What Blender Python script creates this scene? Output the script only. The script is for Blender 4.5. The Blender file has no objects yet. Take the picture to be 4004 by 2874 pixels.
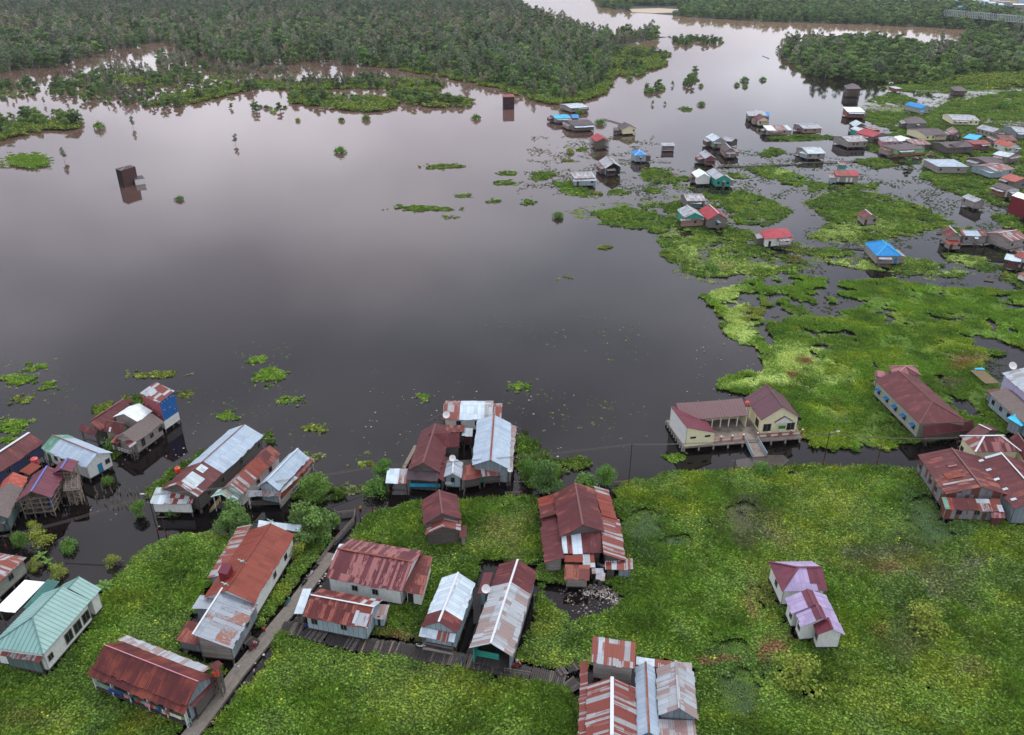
import bpy, math, random
import numpy as np
random.seed(7); RNG = np.random.default_rng(11)
SC = bpy.context.scene
COL = SC.collection
# ------------------------------------------------------------------ camera
CX, CY, FL = 2002.0, 1437.0, 3113.0
TH = math.radians(27.3); HC = 100.0
ct, st = math.cos(TH), math.sin(TH)
cam = bpy.data.cameras.new('camera'); co = bpy.data.objects.new('camera', cam); COL.objects.link(co)
cam.sensor_width = 36; cam.lens = FL / 4004 * 36; cam.clip_start = 1; cam.clip_end = 20000
co.location = (0, 0, HC); co.rotation_euler = (math.pi / 2 - TH, 0, 0); SC.camera = co

REG = dict(A=(0, 1400, 2.2675), B=(0, 2100, 2.103), C=(800, 1900, 1.671), D=(1400, 1500, 2.326), E=(1600, 2100, 2.103),
           F=(1900, 1800, 2.035), G=(2200, 2400, 3.24), H=(2500, 1400, 2.835), I=(3300, 1350, 2.1705), J=(2900, 2100, 3.257),
           K=(2100, 350, 3.257), L=(2600, 350, 2.96), M=(3200, 280, 2.821), N=(3200, 650, 2.821), O=(0, 0, .56643),
           P=(780, 1640, 3.876), Q=(0, 1660, 3.876), R=(280, 1480, 4.4), S=(3600, 1380, 2.7133), T=(3550, 1700, 4.522),
           U=(3700, 700, 3.539), V=(0, 2080, 2.626), W=(3500, 0, 4.5), X=(0, 0, 2.268), Y=(1000, 0, 2.268), Z=(1900, 0, 2.062),
           a=(2900, 0, 2.054), b=(0, 500, 1.6277), e=(1400, 600, 1.48))

def full(reg, p):
    x0, y0, s = REG[reg]
    return (x0 + p[0] / s, y0 + p[1] / s)

def at(reg, p, z=0.0):
    """photo position -> point of the place on the horizontal plane at height z"""
    px, py = full(reg, p)
    a, b = (px - CX) / FL, (py - CY) / FL
    dy, dz = ct - b * st, -st - b * ct
    k = (z - HC) / dz
    return (a * k, dy * k, z)

def proj(x, y, z=0.0):
    """place -> overview coordinates (vectorised)"""
    dz = z - HC
    zc = y * ct - dz * st
    yc = y * st + dz * ct
    return ((CX + FL * x / zc) * .56643, (CY - FL * yc / zc) * .56643)

def height_for(reg, base, top):
    """height of a vertical post whose foot and head stand at these two places in the photo"""
    bx, by, _ = at(reg, base)
    _, py = full(reg, top)
    b = (py - CY) / FL
    return HC - by * (st + b * ct) / (ct - b * st)

def tag(o, label=None, cat=None, group=None, kind=None):
    if label: o['label'] = label
    if cat: o['category'] = cat
    if group: o['group'] = group
    if kind: o['kind'] = kind
    return o

def empty(name, loc, label=None, cat=None, group=None):
    o = bpy.data.objects.new(name, None); COL.objects.link(o); o.location = loc; o.empty_display_size = .5
    return tag(o, label, cat, group)

class MB:
    """collects faces with materials and uv, then links ONE mesh object"""
    def __init__(self): self.v = []; self.f = []; self.m = []; self.uv = []; self.mats = []
    def mi(self, m):
        if m not in self.mats: self.mats.append(m)
        return self.mats.index(m)
    def face(self, pts, m, uv=None):
        n = len(self.v); self.v += [tuple(p) for p in pts]; self.f.append(tuple(range(n, n + len(pts))))
        self.m.append(self.mi(m))
        if uv is None:
            a, b = np.array(pts[0]), np.array(pts[1]); e = b - a; L = np.linalg.norm(e) + 1e-9; e = e / L
            nn = np.cross(e, np.array(pts[-1]) - a); nn /= (np.linalg.norm(nn) + 1e-9); g = np.cross(nn, e)
            uv = [(float(np.dot(np.array(p) - a, e)), float(np.dot(np.array(p) - a, g))) for p in pts]
        self.uv.append(uv)
    def hexa(self, b, t, m):
        """b, t: four bottom and four top corners"""
        self.face([b[3], b[2], b[1], b[0]], m); self.face(t, m)
        for i in range(4):
            j = (i + 1) % 4; self.face([b[i], b[j], t[j], t[i]], m)
    def box(self, c, s, m, ang=0.0):
        ca, sa = math.cos(ang), math.sin(ang); hx, hy, hz = s[0] / 2, s[1] / 2, s[2] / 2
        q = [(-hx, -hy), (hx, -hy), (hx, hy), (-hx, hy)]
        P = [(c[0] + x * ca - y * sa, c[1] + x * sa + y * ca) for x, y in q]
        self.hexa([(x, y, c[2] - hz) for x, y in P], [(x, y, c[2] + hz) for x, y in P], m)
    def bar(self, p, q, w, m, w2=None):
        p = np.array(p, float); q = np.array(q, float); d = q - p; L = np.linalg.norm(d)
        if L < 1e-6: return
        d /= L; up = np.array((0, 0, 1.)) if abs(d[2]) < .95 else np.array((1., 0, 0))
        a = np.cross(d, up); a /= np.linalg.norm(a); b = np.cross(a, d); h = w / 2; h2 = (w2 or w) / 2
        self.hexa([p - a * h - b * h2, p + a * h - b * h2, p + a * h + b * h2, p - a * h + b * h2],
                  [q - a * h - b * h2, q + a * h - b * h2, q + a * h + b * h2, q - a * h + b * h2], m)
    def tube(self, p, q, r0, r1, m, n=8, cap=True):
        p = np.array(p, float); q = np.array(q, float); d = q - p; L = np.linalg.norm(d) + 1e-9; d /= L
        up = np.array((0, 0, 1.)) if abs(d[2]) < .95 else np.array((1., 0, 0))
        a = np.cross(d, up); a /= np.linalg.norm(a); b = np.cross(a, d)
        A = [p + r0 * (a * math.cos(t) + b * math.sin(t)) for t in [2 * math.pi * i / n for i in range(n)]]
        B = [q + r1 * (a * math.cos(t) + b * math.sin(t)) for t in [2 * math.pi * i / n for i in range(n)]]
        for i in range(n):
            j = (i + 1) % n; self.face([A[j], A[i], B[i], B[j]], m)
        if cap: self.face(list(B), m); self.face(list(reversed(A)), m)
    def build(self, name, parent=None, smooth=False, org=None):
        me = bpy.data.meshes.new(name)
        o0 = np.array(org if org is not None else (parent['org'] if parent is not None and 'org' in parent else (0, 0, 0)), float)
        vv = (np.array(self.v) - o0).tolist() if self.v else []
        me.from_pydata(vv, [], self.f)
        for m in self.mats: me.materials.append(M(m))
        if self.m: me.polygons.foreach_set('material_index', self.m)
        ul = me.uv_layers.new(name='UVMap'); fl = [c for f in self.uv for c in f]
        ul.data.foreach_set('uv', np.array(fl, dtype=np.float32).ravel())
        if smooth: me.polygons.foreach_set('use_smooth', [True] * len(self.f))
        me.validate(); me.update()
        o = bpy.data.objects.new(name, me); COL.objects.link(o)
        if parent is not None: o.parent = parent
        elif org is not None: o.location = org
        return o

def thing(name, org, label, cat, group=None):
    o = empty(name, org, label, cat, group); o['org'] = [float(c) for c in org]; return o

# ------------------------------------------------------------------ materials
MATS = {}; DEFS = {}
def M(key):
    if key not in MATS: MATS[key] = DEFS[key](key)
    return MATS[key]

def lin(c):
    if isinstance(c, str):
        c = [int(c[i:i + 2], 16) / 255 for i in (0, 2, 4)]
        c = [x / 12.92 if x < .04045 else ((x + .055) / 1.055) ** 2.4 for x in c]
    return (*c[:3], 1)

class NT:
    def __init__(self, name):
        self.m = bpy.data.materials.new(name); self.m.use_nodes = True; self.t = self.m.node_tree
        self.b = self.t.nodes['Principled BSDF']
    def n(self, typ, **kw):
        nd = self.t.nodes.new(typ)
        for k, v in kw.items():
            if k.startswith('i_'):
                nd.inputs[int(k[2:])].default_value = v
            else: setattr(nd, k, v)
        return nd
    def l(self, a, b): self.t.links.new(a, b)
    def math(self, op, a, b=None, c=None):
        nd = self.n('ShaderNodeMath', operation=op)
        for i, x in enumerate((a, b, c)):
            if x is None: continue
            if isinstance(x, (int, float)): nd.inputs[i].default_value = x
            else: self.l(x, nd.inputs[i])
        return nd.outputs[0]
    def mix(self, f, a, b, mode='MIX'):
        nd = self.n('ShaderNodeMix', data_type='RGBA', blend_type=mode)
        for s, x in ((0, f), (6, a), (7, b)):
            if isinstance(x, (int, float)): nd.inputs[s].default_value = x
            elif isinstance(x, tuple): nd.inputs[s].default_value = x
            else: self.l(x, nd.inputs[s])
        return nd.outputs[2]
    def ramp(self, x, lo, hi):
        nd = self.n('ShaderNodeMapRange'); nd.inputs[1].default_value = lo; nd.inputs[2].default_value = hi
        self.l(x, nd.inputs[0]); return nd.outputs[0]
    def noise(self, vec, scale, det=3, rough=.55, dist=0):
        nd = self.n('ShaderNodeTexNoise'); nd.inputs['Scale'].default_value = scale; nd.inputs['Detail'].default_value = det
        nd.inputs['Roughness'].default_value = rough; nd.inputs['Distortion'].default_value = dist; self.l(vec, nd.inputs['Vector']); return nd.outputs[0]
    def vmul(self, v, s):
        nd = self.n('ShaderNodeVectorMath', operation='MULTIPLY'); self.l(v, nd.inputs[0]); nd.inputs[1].default_value = s; return nd.outputs[0]

def tin(base, alt=None, rust=None, amt=0.0, streak=True, sheet=(.85, 2.4), ws=.22, stripe=0, tint2=None, altamt=.35, rough=.5, dirt=.35, run=1.0, val=.22, seam=.25):
    """sheet metal roof: separate sheets, rust that runs down the slope, dirt, laps and corrugation"""
    def f(key):
        N = NT(key); uv = N.n('ShaderNodeTexCoord').outputs['UV']; oi = N.n('ShaderNodeObjectInfo').outputs['Random']
        sh = N.n('ShaderNodeVectorMath', operation='MULTIPLY_ADD'); N.l(uv, sh.inputs[0]); sh.inputs[1].default_value = (1, 1, 1)
        cmb = N.n('ShaderNodeCombineXYZ'); N.l(N.math('MULTIPLY', oi, 57.0), cmb.inputs[0]); N.l(N.math('MULTIPLY', oi, 31.0), cmb.inputs[1]); N.l(cmb.outputs[0], sh.inputs[2])
        v = sh.outputs[0]
        sp = N.n('ShaderNodeSeparateXYZ'); N.l(v, sp.inputs[0])
        su = N.math('DIVIDE', sp.outputs[0], sheet[0]); cu = N.math('FLOOR', su)
        sv = N.math('ADD', N.math('DIVIDE', sp.outputs[1], sheet[1]), N.math('MULTIPLY', N.math('FLOOR', N.math('DIVIDE', cu, 3.0)), .13)); cv = N.math('FLOOR', sv)
        c2 = N.n('ShaderNodeCombineXYZ'); N.l(cu, c2.inputs[0]); N.l(cv, c2.inputs[1])
        wn = N.n('ShaderNodeTexWhiteNoise', noise_dimensions='2D'); N.l(c2.outputs[0], wn.inputs[0]); r1 = wn.outputs[0]
        wsep = N.n('ShaderNodeSeparateColor'); N.l(wn.outputs[1], wsep.inputs[0]); r2 = wsep.outputs[0]; r3 = wsep.outputs[1]
        big = N.noise(v, .25, 3); st_ = N.noise(N.vmul(v, (5.0, .45 / run, 1)), 1.0, 4, .6); fine = N.noise(v, 6.0, 4, .65)
        c = N.mix(N.ramp(r2, 1 - altamt - .02, 1 - altamt + .02), lin(base), lin(alt or base))
        # value differences from sheet to sheet and broad fading
        k = N.math('ADD', N.math('MULTIPLY', r3, val), N.math('MULTIPLY', big, .5)); k = N.math('ADD', k, .75 - val / 2)
        hs = N.n('ShaderNodeHueSaturation'); N.l(k, hs.inputs['Value']); N.l(c, hs.inputs['Color']); c = hs.outputs[0]
        if stripe:
            # rusted columns of sheets alternate with sounder ones, running down the slope
            c3 = N.n('ShaderNodeCombineXYZ'); N.l(N.math('FLOOR', N.math('DIVIDE', sp.outputs[0], sheet[0] * .55)), c3.inputs[0]); N.l(N.math('FLOOR', N.math('DIVIDE', cv, 2.0)), c3.inputs[1])
            w3 = N.n('ShaderNodeTexWhiteNoise', noise_dimensions='2D'); N.l(c3.outputs[0], w3.inputs[0]); r1 = N.math('ADD', N.math('MULTIPLY', r1, 1 - stripe), N.math('MULTIPLY', w3.outputs[0], stripe))
        if rust:
            rr = N.math('ADD', N.math('MULTIPLY', st_, 1.25), N.math('MULTIPLY', N.math('SUBTRACT', r1, .5), ws * 2)); rr = N.math('ADD', rr, N.math('MULTIPLY', N.math('SUBTRACT', big, .5), .7))
            msk = N.ramp(rr, .93 - amt * .62, 1.03 - amt * .62)
            rc = N.mix(fine, lin(rust), lin(tint2 or '8a4630'))
            c = N.mix(msk, c, rc)
        c = N.mix(N.math('MULTIPLY', N.ramp(N.noise(N.vmul(v, (3., .8, 1)), 1.3, 5, .7), .5, .75), dirt), c, (.05, .045, .04, 1))
        fu = N.math('FRACT', su); fv = N.math('FRACT', sv)
        seam_m = N.math('MAXIMUM', N.math('LESS_THAN', fu, .07), N.math('LESS_THAN', fv, .04))
        c = N.mix(N.math('MULTIPLY', seam_m, seam), c, (.06, .055, .05, 1))
        N.l(c, N.b.inputs['Base Color']); N.b.inputs['Roughness'].default_value = rough
        N.b.inputs['Specular IOR Level'].default_value = .22
        w = N.math('SINE', N.math('MULTIPLY', sp.outputs[0], 2 * math.pi / .28))
        bp = N.n('ShaderNodeBump'); bp.inputs['Strength'].default_value = .35; bp.inputs['Distance'].default_value = .05
        N.l(N.math('ADD', N.math('MULTIPLY', w, .5), N.math('MULTIPLY', fine, .7)), bp.inputs['Height']); N.l(bp.outputs[0], N.b.inputs['Normal'])
        return N.m
    return f

def tiles(base, dark, rough=.45):
    """ribbed metal tile roof: courses across the slope"""
    def f(key):
        N = NT(key); uv = N.n('ShaderNodeTexCoord').outputs['UV']; sp = N.n('ShaderNodeSeparateXYZ'); N.l(uv, sp.inputs[0])
        fv = N.math('FRACT', N.math('DIVIDE', sp.outputs[0], .75)); big = N.noise(uv, .35, 4)
        c = N.mix(N.ramp(fv, .0, .35), lin(dark), lin(base)); c = N.mix(N.math('MULTIPLY', N.ramp(big, .45, .75), .35), c, lin(dark))
        N.l(c, N.b.inputs['Base Color']); N.b.inputs['Roughness'].default_value = rough
        bp = N.n('ShaderNodeBump'); bp.inputs['Strength'].default_value = .6; bp.inputs['Distance'].default_value = .08
        N.l(N.math('ADD', fv, N.math('MULTIPLY', N.noise(uv, 5, 3), .3)), bp.inputs['Height']); N.l(bp.outputs[0], N.b.inputs['Normal'])
        return N.m
    return f

def rough_mat(base, alt, scale=2.0, aniso=(1, 1, 1), rough=.9, bump=.5, fine=9.0):
    def f(key):
        N = NT(key); uv = N.n('ShaderNodeTexCoord').outputs['UV']
        a = N.noise(N.vmul(uv, aniso), scale, 5, .7); b = N.noise(uv, .4, 3); g = N.noise(uv, fine, 3)
        c = N.mix(N.ramp(a, .3, .7), lin(base), lin(alt)); c = N.mix(N.math('MULTIPLY', b, .5), c, lin(base)); c = N.mix(N.math('MULTIPLY', N.ramp(g, .5, .8), .4), c, (.03, .03, .03, 1))
        N.l(c, N.b.inputs['Base Color']); N.b.inputs['Roughness'].default_value = rough
        bp = N.n('ShaderNodeBump'); bp.inputs['Strength'].default_value = bump; bp.inputs['Distance'].default_value = .05
        N.l(a, bp.inputs['Height']); N.l(bp.outputs[0], N.b.inputs['Normal']); return N.m
    return f

def boards(base, alt, step=.2, horiz=True, dirt=.5, rough=.85):
    """plank or sheet wall, each board its own tone, stains below"""
    def f(key):
        N = NT(key); uv = N.n('ShaderNodeTexCoord').outputs['UV']; sp = N.n('ShaderNodeSeparateXYZ'); N.l(uv, sp.inputs[0])
        q = N.math('DIVIDE', sp.outputs[1 if horiz else 0], step); cell = N.math('FLOOR', q)
        other = N.math('FLOOR', N.math('DIVIDE', sp.outputs[0 if horiz else 1], 2.7))
        cb = N.n('ShaderNodeCombineXYZ'); N.l(cell, cb.inputs[0]); N.l(other, cb.inputs[1]); N.l(N.n('ShaderNodeObjectInfo').outputs['Random'], cb.inputs[2])
        wn = N.n('ShaderNodeTexWhiteNoise'); N.l(cb.outputs[0], wn.inputs[0])
        c = N.mix(wn.outputs[0], lin(base), lin(alt)); nz = N.noise(N.vmul(uv, (1.2, 2.5, 1) if horiz else (2.5, .8, 1)), 1.2, 5, .7)
        c = N.mix(N.math('MULTIPLY', N.ramp(nz, .42, .75), dirt), c, (.06, .05, .045, 1))
        gap = N.math('LESS_THAN', N.math('FRACT', q), .1); c = N.mix(N.math('MULTIPLY', gap, .55), c, (.02, .018, .015, 1))
        N.l(c, N.b.inputs['Base Color']); N.b.inputs['Roughness'].default_value = rough
        bp = N.n('ShaderNodeBump'); bp.inputs['Strength'].default_value = .4; bp.inputs['Distance'].default_value = .03
        N.l(N.math('FRACT', q), bp.inputs['Height']); N.l(bp.outputs[0], N.b.inputs['Normal']); return N.m
    return f

def paint(c, dirt=.35, rough=.7, stain=(.09, .08, .06, 1)):
    def f(key):
        N = NT(key); uv = N.n('ShaderNodeTexCoord').outputs['UV']
        a = N.noise(N.vmul(uv, (1.5, .6, 1)), 1.1, 5, .7); cc = N.mix(N.math('MULTIPLY', N.ramp(a, .45, .8), dirt), lin(c), stain)
        cc = N.mix(N.math('MULTIPLY', N.noise(uv, 7, 3), .12), cc, stain)
        N.l(cc, N.b.inputs['Base Color']); N.b.inputs['Roughness'].default_value = rough; return N.m
    return f

def plain(c, rough=.6, metal=0):
    def f(key):
        N = NT(key); g = N.n('ShaderNodeTexCoord').outputs['Object']; a = N.noise(g, 3.0, 3)
        N.l(N.mix(N.math('MULTIPLY', a, .3), lin(c), tuple(x * .6 for x in lin(c)[:3]) + (1,)), N.b.inputs['Base Color'])
        N.b.inputs['Roughness'].default_value = rough; N.b.inputs['Metallic'].default_value = metal; return N.m
    return f

DEFS.update(
    mar=tin('59282b', '5f2e33', '8a4c44', .08, dirt=.2, val=.12), marst=tin('5c2e34', '64353c', 'a07a80', .42, dirt=.15, run=.5, altamt=.5, ws=.5, stripe=.9),
    marru=tin('5c2b2a', '68332f', '86453a', .34, tint2='a06656', dirt=.2, val=.15), mar2=tin('552424', '5c2827', '78382e', .42, run=5, dirt=.15, val=.08, altamt=.3, ws=.05),
    rust=tin('7c3628', '884034', '9c4e3c', .5, tint2='5f241c', dirt=.12, altamt=.5, val=.22, seam=.3), rz=tin('9a9da0', '6b3532', '70362c', .74, tint2='95564a', dirt=.15, run=5, altamt=.12, ws=.6, stripe=.6),
    rzs=tin('989a9c', '6c3330', '6c2f28', .85, tint2='8c4f46', dirt=.15, run=8, altamt=.12, sheet=(.8, 2.4), ws=.6, stripe=.75),
    patch=tin('a6aeb4', '663230', '80402e', .62, tint2='6a2c24', altamt=.35, dirt=.15, val=.3, sheet=(1.0, 2.2), ws=.6),
    patchm=tin('622c2a', 'a0a6aa', '783a2c', .55, tint2='965a48', altamt=.25, dirt=.2, val=.25, sheet=(1.0, 2.4), ws=.4),
    zinc=tin('a6b0b8', '9a9ea2', '948480', .22, dirt=.22, val=.18, altamt=.3), zincb=tin('a8bac8', 'a0b2c4', dirt=.2, val=.1), zincs=tin('aab2b8', '8f8784', '8a7673', .5, tint2='9b8e8a', dirt=.2, run=6, altamt=.3, ws=.3),
    zincr=tin('949ea8', '8a949c', '8f7468', .36, dirt=.2, val=.12, run=.3), oldz=tin('a09c9e', '948a8c', '8a6c6a', .5, tint2='9a827c', dirt=.3, run=6), zincw=tin('c4d4de', 'b6c6d0', dirt=.12, val=.12),
    lzinc=tin('bccbd0', 'adbbc0', 'a89a92', .1, dirt=.12), white=tin('e4ecec', 'd8e0e0', dirt=.08, val=.1, rough=.5), whiteb=tin('f4f6f6', 'f0f4f4', dirt=.03, val=.04, seam=.08),
    mint=tin('9cc8c0', '8ab8b0', '9a7a6a', .35, tint2='7a6a60', dirt=.25), green=tin('6f9a86', '5f8a76', dirt=.35, sheet=(.5, .9), val=.3), tealt=tiles('7fa8a2', '46706a'), teald=tin('3c706a', '346660', dirt=.2),
    pm=tin('6e3a48', '653442', dirt=.1, val=.08), pmx=tin('682c3a', '682c3a', dirt=.15, val=.12), lil=tin('a99abd', 'a092b6', dirt=.15, val=.12, altamt=.4), blue=tin('0a86cc', '0880c4', dirt=.08, val=.06), cyan=tin('30b8da', '2aa4cc', dirt=.12),
    tank=plain('d0585a', .4), tanko=plain('d4502c', .4), pinkr=tin('a83240', '963038', dirt=.15, val=.15), redt=tin('8a3634', '7c2e2c', 'b07868', .25, dirt=.2), redo=tin('a04c3e', 'b05a4c', dirt=.2, sheet=(.4, .5), val=.25), brn=tin('54464b', '4b3e43', dirt=.25, val=.15), thatch=rough_mat('5b514e', '8a7d78', 2.5, (2, .8, 1), bump=1.0),
    tilem=tiles('5f343e', '341a22'),
    wood=boards('8c8680', '6e6862'), woodl=boards('a8a09a', '8a837d', dirt=.35), woodd=boards('6c655f', '544e49'), woodp=boards('a88c80', '8c7268', dirt=.3), woodo=boards('a86c44', '8e5838', dirt=.3),
    wwhite=paint('dfe2dc', .35), wcream=paint('ebe4bc', .22), wlblue=boards('9fb2b8', '8fa2aa', .9, False, .3), wblue=boards('1468ae', '1260a2', .9, False, .2), wdblue=boards('3a4a74', '343f60', .9, False, .4),
    wred=boards('a04446', '8a5058', .9, False, .3), wteal=boards('2fa896', '2a9886', .4, False, .3), wzinc=boards('8c989e', '78848a', .85, False, .4), wgreen=boards('a6ab9c', '949a8a', .3, True, .3), wmint=boards('84c48c', '7cba84', .3, True, .2),
    worange=paint('b4502e', .3), wlilac=paint('b8b0d0', .25), wpatch=tin('84888a', '6a4a46', '74443a', .3, altamt=.3, dirt=.3), wconc=paint('a8a49c', .6), wrust=boards('6c3a36', '58302e', .85, False, .4), wgreyg=boards('5c7470', '50665f', .9, False, .45),
    wdred=boards('7a1828', '701624', .9, False, .2), wbrick=boards('a46a50', '8c5a46', .3), wdmar=boards('3e2628', '341f22', 1.2, True, .3), wmarb=boards('5a3a38', '50322f', 1.4, True, .25), wgreen2=paint('1f7a5c', .4), wpink=paint('c88a9a', .3),
    rail=plain('5aa08c'), dark=plain('171513', .9), pane=plain('20262a', .15), frame=plain('6e6a62'), frameb=plain('4a3a34'), doorb=plain('1f7ea0'), doorw=plain('d8d8d4'), doorg=plain('2a6a4a'), doorbr=plain('4a3026'), capw=plain('cfd4d8', .5), caprust=tin('7a4234', '8a5040', 'a86a50', .4),
    capb=plain('5a74c0', .5), capg=plain('58807a', .5), capm=plain('6a4040', .6), post=plain('6c645c', .9), postw=plain('d0d0c8', .7), pole=plain('2e2a28', .8), conc=rough_mat('857e75', '57514b', 1.6, bump=.3), plankd=boards('2f2b29', '4a4541', .25, False, .4), lumber=plain('8a7d6e', .9), bamboo=plain('9a8a6a', .8),
    timber=boards('8e7f6c', '6f6252', .12), rub1=plain('b4b0aa'), rub2=plain('8a8078'), rub3=plain('8a7a72'), ramp=rough_mat('9c9084', '2c2825', .45), brickp=plain('a0604c'), wpanel=plain('d0ccc4'), signg=plain('1e7a44'), dish=plain('e2e2de', .5), black=plain('121214', .5), chrome=plain('808488', .3, .8), redp=plain('b0202a', .4), bluep=plain('2040a0', .4), whitep=plain('dadada', .4), tarp=plain('2a8a8a', .7), steel=plain('a8b0b4', .5), skin=plain('8a5a42', .6), yellowp=plain('d8a020'), boatg=plain('58b0a0'),
)
# ------------------------------------------------------------------ buildings
def A3(p): return np.array(p, float)

def slab(mb, pts, m, uvs, th=.07):
    """thin roof sheet with an underside and edges"""
    top = [A3(p) for p in pts]; bot = [p - A3((0, 0, th)) for p in top]
    mb.face(top, m, uvs); mb.face(list(reversed(bot)), m, list(reversed(uvs)))
    n = len(top)
    for i in range(n):
        j = (i + 1) % n; mb.face([bot[i], bot[j], top[j], top[i]], m)

def slope(mb, a, b, c, d, strips, patches=(), ragged=.13):
    """a-b eave edge, d-c ridge edge; laid in separate sheet columns; strips = [(t, mat)]"""
    a, b, c, d = map(A3, (a, b, c, d)); L = np.linalg.norm(b - a); S = np.linalg.norm(d - a); n = max(2, int(round(L / .95)))
    for i in range(n):
        t0, t1 = i / n, (i + 1) / n; tm = (t0 + t1) / 2; m = next(mm for tt, mm in strips if tm <= tt + 1e-6)
        p0, p1 = a + (b - a) * t0, a + (b - a) * t1; q0, q1 = d + (c - d) * t0, d + (c - d) * t1
        e = random.uniform(-ragged, ragged) / S; z = A3((0, 0, random.uniform(-.02, .02) - min(.1, L * .01) * math.sin(math.pi * (t0 + t1) / 2)))
        p0 = p0 + (p0 - q0) * e + z; p1 = p1 + (p1 - q1) * e + z; q0 = q0 + z; q1 = q1 + z
        slab(mb, [p0, p1, q1, q0], m, [(t0 * L, 0), (t1 * L, 0), (t1 * L, S), (t0 * L, S)])
    for (t0, t1, s0, s1, m) in patches:
        f = lambda t, s: (a + (b - a) * t) * (1 - s) + (d + (c - d) * t) * s + A3((0, 0, .06))
        slab(mb, [f(t0, s0), f(t1, s0), f(t1, s1), f(t0, s1)], m, [(t0 * L, s0 * S), (t1 * L, s0 * S), (t1 * L, s1 * S), (t0 * L, s1 * S)], .05)

def wall_items(root, a, b, z0, spec, out):
    """windows and doors along the wall foot line a-b; out = outward direction"""
    a, b, out = A3(a), A3(b), A3(out); items = spec.split(','); n = len(items); L = np.linalg.norm(b - a); u = (b - a) / L
    for i, it in enumerate(items):
        if it in ('', '.'): continue
        c = a + u * L * (i + .5) / n
        kind = it[0]; opt = it[1:]
        if kind == 'w': w, h, zc = 1.1, 1.2, z0 + 1.7
        elif kind == 'W': w, h, zc = 1.9, 2.0, z0 + 1.6
        elif kind == 's': w, h, zc = 1.3, .45, z0 + 2.2
        elif kind == 'a': w, h, zc = 1.1, 1.3, z0 + 1.7
        else: w, h, zc = 1.1, 2.1, z0 + 1.1
        w = min(w, L / n * .8)
        fm = {'W': 'frame', 'w': 'frameb' if opt == 'b' else 'frame', 's': 'dark', 'a': 'frameb', 'd': 'frameb'}[kind]
        def quadbox(mb, cu, cz, ww, hh, d0, d1, m):
            P = []
            for dd in (d0, d1):
                P.append([c + u * (cu - ww / 2) + out * dd + A3((0, 0, cz - hh / 2 - c[2])), c + u * (cu + ww / 2) + out * dd + A3((0, 0, cz - hh / 2 - c[2])),
                          c + u * (cu + ww / 2) + out * dd + A3((0, 0, cz + hh / 2 - c[2])), c + u * (cu - ww / 2) + out * dd + A3((0, 0, cz + hh / 2 - c[2]))])
            mb.hexa(P[0], P[1], m)
        if kind == 'd':
            mb = MB(); m = {'b': 'doorb', 'w': 'doorw', 'g': 'doorg', '': 'doorbr', 'k': 'dark'}[opt]
            quadbox(mb, 0, zc, w, h, .0, .06, m)
            mb.build('door', root)
        else:
            mb = MB(); t = .09
            quadbox(mb, -w / 2 + t / 2, zc, t, h, .0, .09, fm); quadbox(mb, w / 2 - t / 2, zc, t, h, .0, .09, fm)
            quadbox(mb, 0, zc + h / 2 - t / 2, w - 2 * t, t, .0, .088, fm); quadbox(mb, 0, zc - h / 2 + t / 2, w - 2 * t, t, .0, .088, fm)
            if kind != 's': quadbox(mb, 0, zc, .07, h - 2 * t, .0, .08, fm)
            if kind == 'a':
                am = {'': 'wblue', 'm': 'wrust'}[opt]
                p = c + A3((0, 0, zc + h / 2 + .1 - c[2])); q = p + out * .9 - A3((0, 0, .35))
                slab(mb, [q - u * w * .7, q + u * w * .7, p + u * w * .7, p - u * w * .7], am, [(0, 0), (1, 0), (1, 1), (0, 1)], .05)
            fo = mb.build('window', root)
            pb = MB(); quadbox(pb, 0, zc, w - .1, h - .1, .005, .03, 'pane'); pb.build('pane', fo, org=root['org'])

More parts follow.
